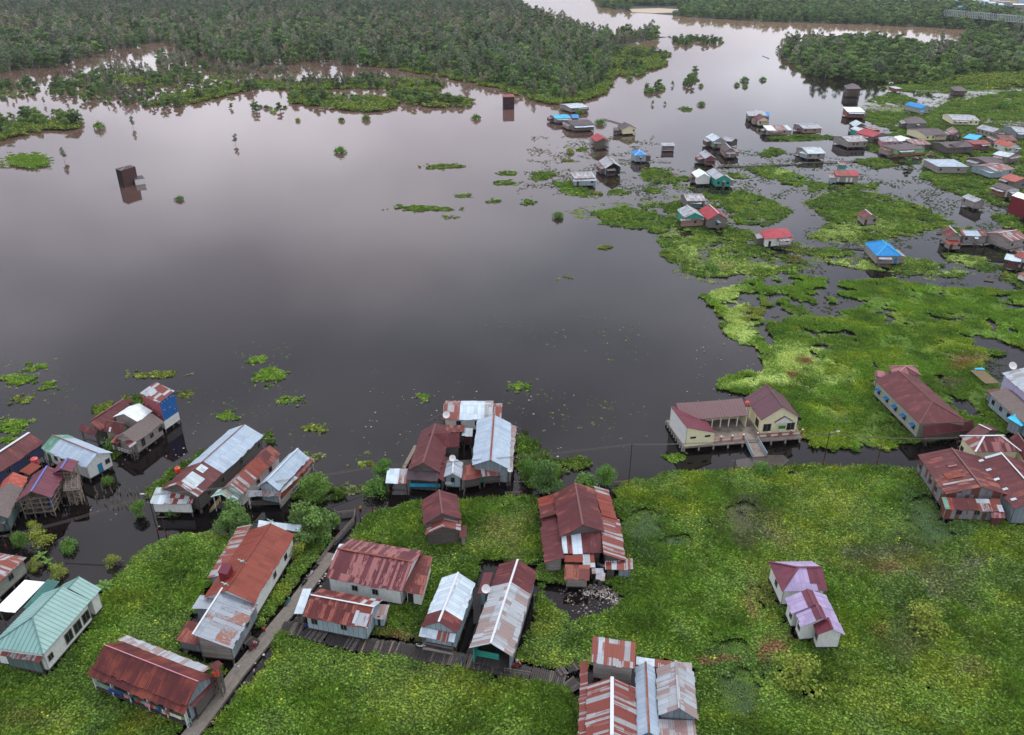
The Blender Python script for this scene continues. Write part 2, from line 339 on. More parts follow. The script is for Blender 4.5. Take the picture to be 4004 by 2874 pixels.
def block(root, reg, p0, p1, x, ze=4.0, rise=1.6, mode='r', rm='zinc', wm='wood', zb=.9, ov=.45, roof='gable', strips=None, patches=None,
          wins='', cap=None, sides='0123', stilts=True, wms=None, hips='ab', open_=False, name='wall', capw=.35, zt=0.0, deck=None, postm='post', rn='roof', far=False, slopes=None):
    a = A3(at(reg, p0, ze)); b = A3(at(reg, p1, ze)); u = b - a; L = np.linalg.norm(u); u /= L; v = A3((-u[1], u[0], 0))
    q = A3(at(reg, x, ze + rise if mode in 'rs' else ze)) - a; d = float(np.dot(q, v))
    if d < 0: v = -v; d = -d
    Wd = 2 * d if mode == 'r' else d
    Wd = max(Wd, 1.2)
    if mode in 'cf':
        e = A3(at(reg, x, ze)) - b; sk = e / np.linalg.norm(e)
        if abs(np.dot(sk, u)) < .42: v = sk; Wd = max(1.2, np.linalg.norm(e))     # follow the real, slightly crooked plan
    C = [a, a + u * L, a + u * L + v * Wd, a + v * Wd]
    M2 = np.array([[u[0], v[0]], [u[1], v[1]]]); MI = np.linalg.inv(M2)
    Z = lambda p, z: A3((p[0], p[1], z))
    if strips is None: strips = [(1, rm)]
    patches = patches or {}
    sl = slopes or (strips, strips)
    mb = MB(); zr = ze + rise
    axis = 'v' if mode == 'c' else 'u'
    capbars = []
    if mode in 'fs' or (mode == 'c' and roof == 'shed'):
        hi = zr
        slope(mb, Z(C[0], ze), Z(C[1], ze), Z(C[2], hi), Z(C[3], hi), strips, patches.get(0, ()))
        if cap: capbars.append((Z(C[3], hi), Z(C[2], hi)))
        top = lambda p: ze + rise * float((MI @ (p - a)[:2])[1]) / Wd
        gab = {}
    else:
        if axis == 'u': E = [C[0], C[1], C[2], C[3]]; half = Wd / 2
        else: E = [C[1], C[2], C[3], C[0]]; half = L / 2     # ridge parallel to E0-E1
        eu = (E[1] - E[0]); EL = np.linalg.norm(eu); eu /= EL; ev = (E[3] - E[0]); EW = np.linalg.norm(ev); ev /= EW
        ha = hb = 0.0
        if roof == 'hip':
            k = min(half, EL * .49); ha = k if 'a' in hips else 0; hb = k if 'b' in hips else 0
        R0 = E[0] + ev * EW / 2 + eu * ha; R1 = E[0] + ev * EW / 2 + eu * (EL - hb)
        S_ = math.hypot(EW / 2, rise)
        if axis == 'v':
            f2 = lambda st: st
        if ha == 0 and hb == 0:
            slope(mb, Z(E[0], ze), Z(E[1], ze), Z(R1, zr), Z(R0, zr), sl[0], patches.get(0, ()))
            rev = [(1 - t, m) for t, m in sl[1]]; rs = []; prev = 0
            ts = [0] + [t for t, m in sl[1]]; segs = [(ts[i], ts[i + 1], sl[1][i][1]) for i in range(len(sl[1]))]
            rs = [(1 - s0, m) for s0, s1, m in reversed(segs)]
            slope(mb, Z(E[2], ze), Z(E[3], ze), Z(R0, zr), Z(R1, zr), rs, patches.get(1, ()))
        else:
            m0 = strips[0][1]
            def poly(pts, o, uu, m):
                n_ = np.cross(uu, A3(pts[-1]) - A3(pts[0])); 
                vv = A3(pts[-1]) - A3(pts[0]); vv = vv - uu * np.dot(vv, uu); vv /= np.linalg.norm(vv)
                slab(mb, pts, m, [(float(np.dot(A3(p) - A3(o), uu)), float(np.dot(A3(p) - A3(o), vv))) for p in pts])
            ma, mbk = sl[0][0][1], sl[1][0][1]
            poly([Z(E[0], ze), Z(E[1], ze), Z(R1, zr), Z(R0, zr)], Z(E[0], ze), eu, ma)
            poly([Z(E[2], ze), Z(E[3], ze), Z(R0, zr), Z(R1, zr)], Z(E[2], ze), -eu, mbk)
            if ha: poly([Z(E[3], ze), Z(E[0], ze), Z(R0, zr)], Z(E[3], ze), -ev, m0)
            if hb: poly([Z(E[1], ze), Z(E[2], ze), Z(R1, zr)], Z(E[1], ze), ev, m0)
            for (t0, t1, s0, s1, m) in patches.get(0, ()):
                f = lambda t, s: (Z(E[0], ze) + (Z(E[1], ze) - Z(E[0], ze)) * t) + (ev * EW / 2 + A3((0, 0, rise))) * s + A3((0, 0, .06))
                slab(mb, [f(t0, s0), f(t1, s0), f(t1, s1), f(t0, s1)], m, [(t0 * EL, s0 * S_), (t1 * EL, s0 * S_), (t1 * EL, s1 * S_), (t0 * EL, s1 * S_)], .05)
            if cap:
                for P, Q, on in ((E[0], R0, ha), (E[3], R0, ha), (E[1], R1, hb), (E[2], R1, hb)):
                    if on: capbars.append((Z(P, ze), Z(Q, zr)))
        if cap: capbars.append((Z(R0, zr), Z(R1, zr)))
        o0 = E[0].copy(); NI = np.linalg.inv(np.array([[eu[0], ev[0]], [eu[1], ev[1]]]))
        def top(p):
            t, w = NI @ (p - o0)[:2]; z = ze + rise * (1 - abs(w / (EW / 2) - 1))
            if ha: z = min(z, ze + rise * t / ha)
            if hb: z = min(z, ze + rise * (EL - t) / hb)
            return z
    ro = mb.build(rn, root)
    if cap:
        cb = MB()
        for p, q2 in capbars: cb.bar(p + A3((0, 0, .07)), q2 + A3((0, 0, .07)), capw, cap, .08)
        cb.build('ridge_cap', ro, org=root['org'])
    # walls
    ins = [C[0] + u * ov + v * ov, C[1] - u * ov + v * ov, C[2] - u * ov - v * ov, C[3] + u * ov - v * ov]
    nu = A3((u[1], -u[0], 0)); nv = A3((-v[1], v[0], 0)); nu = nu if np.dot(nu, v) < 0 else -nu; nv = nv if np.dot(nv, u) < 0 else -nv
    outs = [nu, -nv, -nu, nv]; drop = .17
    if wm and not open_:
        wb = MB()
        for k in range(4):
            if str(k) not in sides: continue
            p, q2 = ins[k], ins[(k + 1) % 4]; m = (wms or {}).get(k, wm); th = .14
            n = 8; pts = [p + (q2 - p) * i / n for i in range(n + 1)]
            tops = [Z(pp, max(top(pp) - drop, zb + .3)) for pp in pts]
            # keep only the corners that matter
            if roof == 'hip' or abs(tops[0][2] - tops[4][2]) < .03 or abs((tops[0][2] + tops[8][2]) / 2 - tops[4][2]) < .03: tops = [tops[0], tops[-1]]
            else: tops = [tops[0], tops[4], tops[-1]]
            o_ = outs[k]; outer = [Z(p, zb), Z(q2, zb)] + list(reversed(tops)); inner = [w_ - o_ * th for w_ in outer]
            wb.face(outer, m); wb.face(list(reversed(inner)), m)
            for i in range(len(outer)):
                j = (i + 1) % len(outer); wb.face([inner[i], inner[j], outer[j], outer[i]], m)
        wb.build(name, root)
    else:
        pb = None
        for k in range(4):
            n = max(1, int(np.linalg.norm(ins[(k + 1) % 4] - ins[k]) / 3.2))
            for i in range(n):
                p = ins[k] + (ins[(k + 1) % 4] - ins[k]) * i / n
                mb2 = MB(); mb2.bar(Z(p, -1.2), Z(p, max(top(p) - .2, .5)), .16, postm); mb2.build('post', root)
    if zb > .3 and (stilts or deck):
        fb = MB(); e = .08
        fb.hexa([Z(ins[0] - u * e - v * e, zb - .18), Z(ins[1] + u * e - v * e, zb - .18), Z(ins[2] + u * e + v * e, zb - .18), Z(ins[3] - u * e + v * e, zb - .18)],
                [Z(ins[0] - u * e - v * e, zb - .01), Z(ins[1] + u * e - v * e, zb - .01), Z(ins[2] + u * e + v * e, zb - .01), Z(ins[3] - u * e + v * e, zb - .01)], deck or 'plankd')
        fb.build('floor', root)
    if stilts and wm and not open_:
        sm = None
        for k in range(4):
            mid = (ins[k] + ins[(k + 1) % 4]) / 2
            if np.dot(outs[k][:2], -mid[:2]) < 0: continue
            n = max(1, int(np.linalg.norm(ins[(k + 1) % 4] - ins[k]) / (3.6 if far else 2.6)))
            for i in range(n + 1):
                p = ins[k] + (ins[(k + 1) % 4] - ins[k]) * min(max(i / n, .02), .98) - outs[k] * .12
                if sm is None:
                    s = MB(); s.bar((0, 0, -1.6), (0, 0, zb - .18), .2, 'post'); so = s.build('stilt', root, org=(0, 0, 0)); sm = so.data
                else:
                    so = bpy.data.objects.new('stilt', sm); COL.objects.link(so); so.parent = root
                so.location = (p[0] - root['org'][0], p[1] - root['org'][1], 0)
    if wins:
        for part in wins.split(';'):
            k, spec = part.split(':'); k = int(k)
            p, q2 = ins[k], ins[(k + 1) % 4]
            wall_items(root, Z(p, zb), Z(q2, zb), zb, spec, outs[k])
    root['C'] = [float(c) for p in ins for c in p[:2]]
    return dict(C=C, ins=ins, u=u, v=v, L=L, W=Wd, top=top)

def annex(root, g, side, t0, t1, depth, zt, drop, rm, wm, zb=1.0):
    """small lean-to or porch against one side of a block"""
    I = g['ins']; a, b = I[side], I[(side + 1) % 4]; c = (I[0] + I[2]) / 2; e = (b - a); L = np.linalg.norm(e); e = e / L; o = A3((e[1], -e[0], 0)); o = o if np.dot(o, (a + b) / 2 - c) > 0 else -o
    p, q = a + e * L * t0 + o * .08, a + e * L * t1 + o * .08; Z = lambda v_, z: A3((v_[0], v_[1], z)); mb = MB()
    lo0, lo1, hi0, hi1 = Z(p + o * depth - e * .25, zt - drop), Z(q + o * depth + e * .25, zt - drop), Z(p - e * .25, zt), Z(q + e * .25, zt)
    slope(mb, lo0, lo1, hi1, hi0, [(1, rm)]); mb.build('porch_roof', root)
    d = depth - .3
    if wm:
        mb = MB(); P = [p, q, q + o * d, p + o * d]; mb.hexa([Z(v_, zb) for v_ in P], [Z(p, zt - .1), Z(q, zt - .1), Z(q + o * d, zt - drop - .02), Z(p + o * d, zt - drop - .02)], wm); mb.build('annexe_wall', root)
    else:
        for v_ in (p + o * d, q + o * d): s = MB(); s.bar(Z(v_, -1.2), Z(v_, zt - drop), .13, 'post'); s.build('post', root)
        s = MB(); s.bar(Z(p + o * d, zb + .8), Z(q + o * d, zb + .8), .08, 'lumber'); s.bar(Z(p + o * d, zb + .4), Z(q + o * d, zb + .4), .06, 'lumber'); s.build('railing', root)
    s = MB(); P = [p - e * .1, q + e * .1, q + o * (d + .1) + e * .1, p + o * (d + .1) - e * .1]; s.hexa([Z(v_, zb - .16) for v_ in P], [Z(v_, zb - .02) for v_ in P], 'woodd'); s.build('porch_floor', root)

def H(name, label, cat='house', group=None, at_=None):
    reg, p = at_; g = at(reg, p, 0); return thing(name, (g[0], g[1], 0), label, cat, group)

def bars(root, name, lines, w, m):
    """one named part made of bars, given as (reg, p, z) ends"""
    mb = MB()
    for (r, p, z, q, z2) in lines: mb.bar(at(r, p, z), at(r, q, z2), w, m)
    return mb.build(name, root)

def railing(root, reg, p, q, z, h=1.0, m='post', n=6, name='railing', panel=None):
    P, Q = A3(at(reg, p, z)), A3(at(reg, q, z)); mb = MB()
    for i in range(n + 1):
        c = P + (Q - P) * i / n; mb.bar(c, c + A3((0, 0, h)), .12, m)
    mb.bar(P + A3((0, 0, h)), Q + A3((0, 0, h)), .1, m); mb.bar(P + A3((0, 0, h * .5)), Q + A3((0, 0, h * .5)), .07, m)
    if panel: mb.bar(P + A3((0, 0, h * .4)), Q + A3((0, 0, h * .4)), .05, panel, h * .7)
    return mb.build(name, root)

def deck(root, reg, pts, z, m='plankd', th=.15, name='deck', legs=True):
    P = [at(reg, p, z) for p in pts]; mb = MB()
    mb.face(P, m); mb.face([(x, y, zz - th) for x, y, zz in reversed(P)], m)
    for i in range(len(P)):
        j = (i + 1) % len(P); mb.face([(P[i][0], P[i][1], z - th), (P[j][0], P[j][1], z - th), P[j], P[i]], m)
    mb.build(name, root)
    if legs:
        for (x, y, zz) in P:
            s = MB(); s.bar((x, y, -1.4), (x, y, z - th), .16, 'post'); s.build('stilt', root)

def sticks(root, box, n, seed, name='scaffolding', m='lumber', zlo=0, zhi=4):
    """rough timber frame filling the footprint of a block"""
    rnd = random.Random(seed); a, u, v, L, W = box['ins'][0], box['u'], box['v'], box['L'] - .9, box['W'] - .9; mb = MB()
    g = lambda s, t, z: tuple(a + u * L * s + v * W * t)[:2] + (z,)
    nu, nv = max(2, int(L / 1.8)), max(2, int(W / 1.8))
    for i in range(nu + 1):
        for j in range(nv + 1):
            mb.bar(g(i / nu, j / nv, -1.3), g(i / nu, j / nv, zhi), .14, m)
    for z in np.arange(zlo + .6, zhi, 1.1):
        for i in range(nu + 1): mb.bar(g(i / nu, 0, z), g(i / nu, 1, z), .1, m)
        for j in range(nv + 1): mb.bar(g(0, j / nv, z + .1), g(1, j / nv, z + .1), .1, m)
    for _ in range(n):
        s, t = rnd.random(), rnd.random(); z = rnd.uniform(zlo, zhi)
        mb.bar(g(s, t, z), g(min(1.1, max(-.1, s + rnd.uniform(-.35, .35))), min(1.1, max(-.15, t + rnd.uniform(-.35, .35))), z + rnd.uniform(-1.4, 1.4)), .09, m)
    return mb.build(name, root)
# ------------------------------------------------------------------ the near houses
def tank(reg, p, zb, r, h, m, label, legs=2.5):
    x, y, _ = at(reg, p, zb); t = thing('water_tank', (x, y, 0), label, 'water tank'); mb = MB()
    mb.tube((x, y, zb), (x, y, zb + h * .85), r, r, m, 14); mb.tube((x, y, zb + h * .85), (x, y, zb + h), r, r * .5, m, 14); mb.tube((x, y, zb + h), (x, y, zb + h + .12), r * .35, r * .35, m, 10)
    for k in range(1, 4): mb.tube((x, y, zb + h * .2 * k), (x, y, zb + h * .2 * k + .05), r * 1.03, r * 1.03, m, 14)
    mb.build('tank_body', t)
    s = MB(); s.box((x, y, zb - .08), (r * 2.4, r * 2.4, .14), 'plankd'); s.build('platform', t)
    for sx in (-1, 1):
        for sy in (-1, 1):
            l = MB(); l.bar((x + sx * r, y + sy * r, zb - legs), (x + sx * r, y + sy * r, zb - .15), .12, 'post'); l.build('leg', t)
    return t

def dishant(reg, p, z, r, label):
    x, y, _ = at(reg, p, z); t = thing('satellite_dish', (x, y, z), label, 'satellite dish'); mb = MB()
    d = A3((0, -.75, .66)); c = A3((x, y, z + .9 * r)); a = A3((1, 0, 0)); b = np.cross(d, a)
    rings = []
    for k in range(5):
        rr = r * k / 4; rings.append([c + d * (rr * rr * .35 / r) + rr * (a * math.cos(q) + b * math.sin(q)) for q in [i * math.pi / 8 for i in range(16)]])
    for k in range(4):
        for i in range(16):
            j = (i + 1) % 16; mb.face([rings[k][i], rings[k][j], rings[k + 1][j], rings[k + 1][i]], 'dish'); mb.face([rings[k + 1][i] - d * .03, rings[k + 1][j] - d * .03, rings[k][j] - d * .03, rings[k][i] - d * .03], 'dish')
    mb.build('reflector', t); s = MB(); s.bar((x, y, z - .3), c, .08, 'steel'); s.build('mast', t)
    s = MB(); s.bar(c, c + d * r * .8, .04, 'steel'); s.box(c + d * r * .8, (.12, .12, .12), 'steel'); s.build('feed_arm', t)

# 1 far left
h = H('house', 'long maroon-roofed house with pale ridge and blue wall, leftmost above the pink tank', at_=('Q', (200, 700)))
block(h, 'Q', (-300, 928), (670, 272), (455, 115), 4.2, 2.0, rm='mar', wm='wdblue', cap='capw', zb=1.3, capw=.6, wins='0:.,.,w,.,w,.')
tank('Q', (538, 590), 2.6, .75, 1.5, 'tank', 'pink water tank on posts beside the blue-walled house')
h = H('house', 'long low house half old grey shingle, half coral-red roof at the left edge', at_=('Q', (200, 1200)))
block(h, 'Q', (120, 1420), (425, 800), (205, 700), 4.0, 1.8, strips=[(.72, 'thatch'), (1, 'redo')], wm='wgreyg', zb=1.0, wins='0:.,w,.,.')
block(h, 'Q', (-60, 1500), (65, 1512), (140, 1350), 3.0, .4, mode='f', rm='rzs', wm='woodd', zb=1, stilts=False)
h = H('shed', 'small red rusty-roofed shed between pink tank and coral-red roof', 'shed', at_=('Q', (430, 750)))
block(h, 'Q', (290, 705), (440, 765), (570, 628), 3.2, .5, mode='f', rm='rust', wm='woodd', zb=.9)
# 2 under construction
h = H('unfinished_house', 'unfinished timber-framed house with purple roof and blue ridge', at_=('Q', (500, 1100)))
b1 = block(h, 'Q', (245, 1160), (775, 1108), (1000, 720), 4.8, 1.9, 'c', rm='pm', cap='capb', wm=None, open_=True, zb=1.2, stilts=True, postm='lumber', capw=.3)
sticks(h, b1, 90, 3, zlo=.6, zhi=4.6)
b2 = block(h, 'Q', (790, 745), (1095, 718), (1192, 552), 5.8, 1.0, 'c', rm='pm', cap='capb', wm=None, open_=True, zb=1.5, stilts=False, postm='lumber', capw=.3)
sticks(h, b2, 60, 4, zlo=.4, zhi=5.6)
b3 = block(h, 'Q', (960, 1010), (1215, 985), (1215, 760), 3.9, .05, 'f', rm='woodd', wm=None, open_=True, stilts=False, postm='lumber')
sticks(h, b3, 130, 5, zlo=.2, zhi=4.2)
bars(h, 'prop_pole', [('Q', (1290, 1170), 0, (1150, 640), 5.5)], .13, 'lumber'); bars(h, 'prop_pole', [('Q', (320, 1330), 0, (300, 1210), 2.5)], .13, 'lumber')
x = MB(); w0, w1 = A3(at('Q', (760, 1290), 1)), A3(at('Q', (850, 1160), 1)); x.face([w0, w1, w1 + A3((0, 0, 2.6)), w0 + A3((0, 0, 2.6))], 'wblue'); x.face([w0 + A3((0, 0, 2.6)), w1 + A3((0, 0, 2.6)), w1, w0], 'wblue'); x.build('wall_panel', h)
# 3 mint house
h = H('house', 'white-walled stilt house with pale grey and green roof and a blue door', at_=('Q', (1000, 600)))
block(h, 'Q', (615, 365), (1300, 655), (1460, 430), 4.2, 1.7, strips=[(.2, 'green'), (1, 'zincb')], wm='wwhite', wms={0: 'wwhite'}, cap='caprust', zb=1.0, wins='0:dg,w,wb,.,.,.;1:.,db,w', capw=.2)
deck(h, 'Q', [(1345, 770), (1340, 740), (1660, 580), (1680, 610)], .9, legs=True)
# 4 tower complex
h = H('swallow_tower', 'tall box with red and blue sheet walls, white foot and patched tin roof', 'tower', at_=('R', (1600, 850)))
T0 = block(h, 'R', (1175, 248), (1505, 415), (1780, 235), 8.3, .35, 'c', roof='shed', rm='patch', wm='wred', wms={1: 'wblue', 0: 'wred'}, zb=3.0, ov=.2, name='wall', stilts=False)
T1 = block(h, 'R', (1175, 248), (1505, 415), (1780, 235), 8.3, .35, 'c', roof='shed', rm='patch', wm='wwhite', zb=.9, ov=.2, stilts=True) if False else None
ins, u, v = T0['ins'], T0['u'], T0['v']; mb = MB()
P = [(p[0], p[1]) for p in ins]
mb.hexa([(x_, y_, .8) for x_, y_ in P], [(x_, y_, 2.99) for x_, y_ in P], 'wwhite'); mb.build('base_wall', h)
for k in range(8):
    for sd, o_ in ((1, u), (0, -v)):
        t = (.12, .3, .5, .72, .88, .2, .55, .82)[k]; z = (7.6, 7.7, 7.8, 7.8, 7.6, 5.6, 5.4, 4.2)[k]
        c = ins[sd] + (ins[(sd + 1) % 4] - ins[sd]) * t; mb = MB(); uu = A3((-o_[1], o_[0], 0))
        p = A3((c[0], c[1], z)); mb.hexa([p - uu * .14 + o_ * .0, p + uu * .14, p + uu * .14 + o_ * .16, p - uu * .14 + o_ * .16], [q + A3((0, 0, .16)) for q in (p - uu * .14, p + uu * .14, p + uu * .14 + o_ * .16, p - uu * .14 + o_ * .16)], 'wpink'); mb.build('vent_pipe', h)
mb = MB()
for x_, y_ in P + [((P[0][0] + P[1][0]) / 2, (P[0][1] + P[1][1]) / 2), ((P[1][0] + P[2][0]) / 2, (P[1][1] + P[2][1]) / 2)]:
    s = MB(); s.bar((x_, y_, -1.5), (x_, y_, .8), .22, 'post'); s.build('stilt', h)
h = H('house', 'old wooden house with brown shingle roof in front of the red and blue tower', at_=('R', (1350, 1000)))
block(h, 'R', (1095, 1105), (1590, 745), (1390, 590), 4.0, 1.8, rm='thatch', wm='woodl', zb=.9, wins='0:.,W,.,w,.,wb')
block(h, 'R', (860, 1055), (1010, 1190), (1095, 1110), 3.7, .5, 'f', rm='rzs', wm=None, open_=True, zb=1.0, deck='plankd')
deck(h, 'R', [(725, 1215), (1025, 1305), (1135, 1225), (850, 1130)], 1.0)
railing(h, 'R', (725, 1215), (1025, 1305), 1.0, .9, 'postw', 6, panel='woodl'); railing(h, 'R', (1025, 1305), (1135, 1225), 1.0, .9, 'postw', 3, panel='woodl')
h = H('house', 'sprawling house of crossing dark maroon roofs beside the shingle-roofed one', at_=('R', (600, 900)))
block(h, 'R', (500, 905), (1075, 515), (215, 800), 3.9, 2.1, 's', rm='mar', wm='woodd', zb=1.0, cap='marst')
block(h, 'R', (900, 470), (1060, 405), (1000, 355), 4.2, .9, 's', rm='marru', wm='woodd', zb=1.0, stilts=False)
block(h, 'R', (545, 905), (862, 965), (950, 785), 4.0, 2.0, rm='marru', wm='woodl', cap='capm', zb=1.0, patches={0: [(.28, .38, .05, .45, 'white'), (.42, .5, .05, .4, 'rust')]}, capw=.25)
block(h, 'R', (105, 885), (400, 978), (480, 900), 3.2, .9, 's', rm='mar', wm=None, open_=True, zb=1.0, deck='plankd')
block(h, 'R', (660, 1100), (805, 1118), (960, 950), 3.3, .7, 's', rm='marru', wm='woodd', zb=1.0)
h = H('house', 'white-roofed house with lattice gable left of the red and blue tower', at_=('R', (1150, 750)))
block(h, 'R', (1135, 745), (1400, 560), (940, 575), 5.0, 1.5, rm='white', wm='wwhite', zb=1.0, wms={3: 'wconc'})
# 5 long zinc
h = H('house', 'very long house with pale zinc roof turning maroon at its near end', at_=('A', (1800, 1200)))
block(h, 'A', (1755, 1232), (2336, 687), (2158, 597), 4.6, 2.2, strips=[(.06, 'patch'), (.36, 'mar'), (1, 'zincb')], wm='woodd', zb=1.2, cap='caprust', capw=.2,
      patches={0: [(.05, .2, .35, .97, 'lzinc'), (.24, .32, .6, .95, 'lzinc')]}, wins='0:.,w,.,w,.,.,w,.,.,w')
block(h, 'A', (1322, 1288), (1700, 1295), (1640, 1150), 3.4, 1.1, 's', strips=[(.3, 'lzinc'), (1, 'patch')], wm='wwhite', zb=1.0, sides='03')
tank('A', (1580, 1010), 3.5, .6, 1.2, 'tanko', 'orange water tank beside the near end of the long zinc roof')
# 6 striped
h = H('house', 'narrow rust-striped roof house with mint front porch between two zinc roofs', at_=('P', (600, 1200)))
block(h, 'P', (640, 1130), (1235, 520), (990, 465), 4.3, 1.8, strips=[(.36, 'rzs'), (.7, 'rust'), (1, 'marru')], wm='wwhite', zb=1.1, patches={}, wins='0:.,.,w,.,w,.')
block(h, 'P', (165, 1175), (530, 1255), (640, 1135), 3.7, 1.3, 'c', rm='mint', wm=None, open_=True, zb=1.0, deck='plankd', postm='postw')
# 7 zinc with orange wall
h = H('house', 'zinc-roofed house with blue gable and orange front wall on a dark plank deck', at_=('P', (1200, 1150)))
block(h, 'P', (1200, 1080), (1665, 580), (1455, 478), 4.5, 1.9, rm='zincb', wm='worange', wms={3: 'wlblue'}, zb=1.0, cap='zincw')
block(h, 'P', (695, 1172), (1228, 1162), (1205, 1085), 3.3, .7, 's', rm='zincr', wm=None, open_=True, zb=1.0, deck='plankd', postm='postw')
block(h, 'P', (1250, 1112), (1740, 612), (1668, 582), 3.4, .6, 's', strips=[(.45, 'zincw'), (1, 'rzs')], wm=None, open_=True, zb=1.0, deck='plankd')
x = MB(); p, q = A3(at('P', (1240, 1300), .6)), A3(at('P', (1730, 745), .6)); x.bar(p + A3((0, 0, .3)), q + A3((0, 0, .3)), .15, 'wconc', 1.5); x.build('low_wall', h)
deck(h, 'P', [(720, 1290), (1230, 1290), (1225, 1230), (740, 1230)], .95)
# 8 D cluster
h = H('house', 'white-walled house with zinc roof striped red, hindmost of the central cluster', at_=('D', (950, 370)))
block(h, 'D', (768, 325), (1225, 325), (1150, 188), 4.0, 1.5, rm='rz', strips=[(.12, 'rzs'), (.36, 'rz'), (.8, 'zincw'), (1, 'zincs')], wm='wwhite', zb=1.0, wins='0:.,wb,.,wb,.')
block(h, 'D', (1150, 320), (1305, 322), (1240, 208), 3.7, 1.2, rm='rz', wm='woodl', zb=1.0)
dishant('D', (805, 310), 4.6, .85, 'white satellite dish on the roof of the white-walled hindmost house')
railing(h, 'D', (640, 370), (765, 300), 1.0, .9, 'post', 4); deck(h, 'D', [(640, 400), (780, 390), (780, 330), (720, 330)], 1.0)
h = H('house', 'large maroon house with white-patched ridge and side wing in the central cluster', at_=('D', (600, 900)))
block(h, 'D', (450, 787), (742, 806), (845, 445), 4.6, 2.1, 'c', rm='mar', wm='woodd', zb=1.0, cap='capm')
block(h, 'D', (640, 580), (922, 575), (940, 447), 4.6, 2.0, rm='mar', wm='woodd', zb=1.0, stilts=False)
block(h, 'D', (705, 432), (965, 440), (1060, 393), 3.9, .4, 'f', rm='marru', wm='woodd', zb=1.0)
block(h, 'D', (435, 868), (724, 890), (735, 808), 3.5, 1.0, 's', rm='brn', wm=None, open_=True, zb=1.0, deck='plankd')
block(h, 'D', (782, 890), (842, 690), (748, 800), 3.4, .8, 's', rm='mar', wm='woodd', zb=1.0)
block(h, 'D', (248, 906), (440, 906), (455, 785), 3.1, .4, 'f', rm='zincw', strips=[(.6, 'zincw'), (1, 'rz')], wm=None, open_=True, zb=1.0, stilts=False)
x = MB(); p, q = A3(at('D', (470, 940), .9)), A3(at('D', (750, 945), .9)); x.bar(p + A3((0, 0, .5)), q + A3((0, 0, .5)), .12, 'cyan', .9); x.build('veranda_wall', h)
deck(h, 'D', [(400, 760), (430, 770), (545, 560), (510, 560)], .7, 'lumber')
h = H('kiosk', 'tiny zinc-roofed kiosk with white banner between two larger roofs', 'kiosk', at_=('D', (860, 920)))
block(h, 'D', (775, 852), (945, 862), (955, 718), 3.5, 1.1, 'c', rm='zinc', wm='wlblue', zb=1.0, cap='zincw', wins='0:.,wb,.')
x = MB(); p, q = A3(at('D', (790, 905), 1.8)), A3(at('D', (925, 905), 1.8)); x.bar(p, q, .06, 'whitep', .7); x.build('banner', h)
dishant('D', (860, 700), 4.8, .7, 'white satellite dish on the tiny zinc-roofed kiosk')
h = H('shed', 'small grey flat-roofed shed with rust walls over the cluster inner water', 'shed', at_=('D', (990, 530)))
block(h, 'D', (943, 474), (1040, 480), (1046, 415), 3.4, .3, 'f', rm='zinc', wm='wrust', zb=1.0)
h = H('house', 'zinc gable house with rusty ridge, green front fence and lean-tos', at_=('D', (1200, 870)))
block(h, 'D', (1035, 742), (1378, 778), (1395, 362), 4.7, 1.9, 'c', rm='zincb', wm='wzinc', zb=1.0, cap='caprust', capw=.4)
block(h, 'D', (1403, 802), (1440, 388), (1388, 372), 3.9, .5, 's', rm='oldz', wm='woodl', zb=1.0)
block(h, 'D', (948, 882), (1128, 850), (1135, 735), 3.1, .6, 'f', rm='patchm', wm='woodd', zb=1.0)
block(h, 'D', (1125, 845), (1312, 828), (1312, 745), 3.0, .9, 's', strips=[(1, 'rz')], wm='woodd', zb=1.0)
x = MB(); p, q = A3(at('D', (1028, 905), 1.1)), A3(at('D', (1312, 878), 1.1)); x.bar(p + A3((0, 0, .9)), q + A3((0, 0, .9)), .1, 'wgreen2', 1.9); x.build('fence_panel', h)
dishant('D', (1380, 800), 4.4, .5, 'small white dish at the right corner of the green-fenced house')
# 9 small brown
h = H('house', 'small maroon gable house standing alone in the weeds below the cluster', at_=('D', (780, 1400)))
block(h, 'D', (597, 1284), (942, 1230), (905, 1012), 4.8, 1.9, 'c', rm='mar', wm='woodd', zb=1.0, cap='capm', wins='')
block(h, 'D', (612, 1372), (937, 1336), (942, 1245), 3.9, 1.4, 'c', rm='rzs', wm='woodd', zb=.8, stilts=False)
block(h, 'D', (918, 1400), (988, 1395), (990, 1300), 3.0, .3, 'f', rm='mar', wm='woodl', zb=.8)
# 10 big rusty
h = H('house', 'biggest rusty patchwork house by the rubbish pond, maroon gable in its middle', at_=('F', (780, 780)))
block(h, 'F', (590, 612), (942, 566), (868, 228), 5.2, 2.2, 'c', rm='marru', wm='woodd', zb=1.0, cap='capm', strips=[(.75, 'mar'), (1, 'marru')])
block(h, 'F', (1048, 470), (978, 236), (868, 236), 3.7, 1.2, 's', rm='patchm', strips=[(.8, 'rust'), (1, 'rz')], wm='woodd', zb=.9)
block(h, 'F', (1115, 800), (1068, 472), (915, 540), 3.4, 1.5, 's', rm='rzs', wm='woodd', zb=.9)
block(h, 'F', (612, 742), (930, 735), (925, 570), 3.7, 1.5, 's', strips=[(.16, 'zincw'), (.3, 'marru'), (.5, 'zincw'), (1, 'mar')], wm='woodd', zb=.9)
block(h, 'F', (468, 812), (428, 534), (580, 530), 3.3, .9, 's', rm='mar', wm='woodl', zb=.9)
block(h, 'F', (432, 460), (412, 300), (545, 270), 3.4, 1.0, 's', strips=[(.5, 'marru'), (1, 'rust')], wm='woodd', zb=.9)
block(h, 'F', (450, 532), (440, 465), (560, 458), 2.9, .8, 's', rm='mar', wm='woodd', zb=.9)
block(h, 'F', (625, 810), (775, 808), (768, 752), 3.1, .5, 's', rm='rust', wm='woodd', zb=.9)
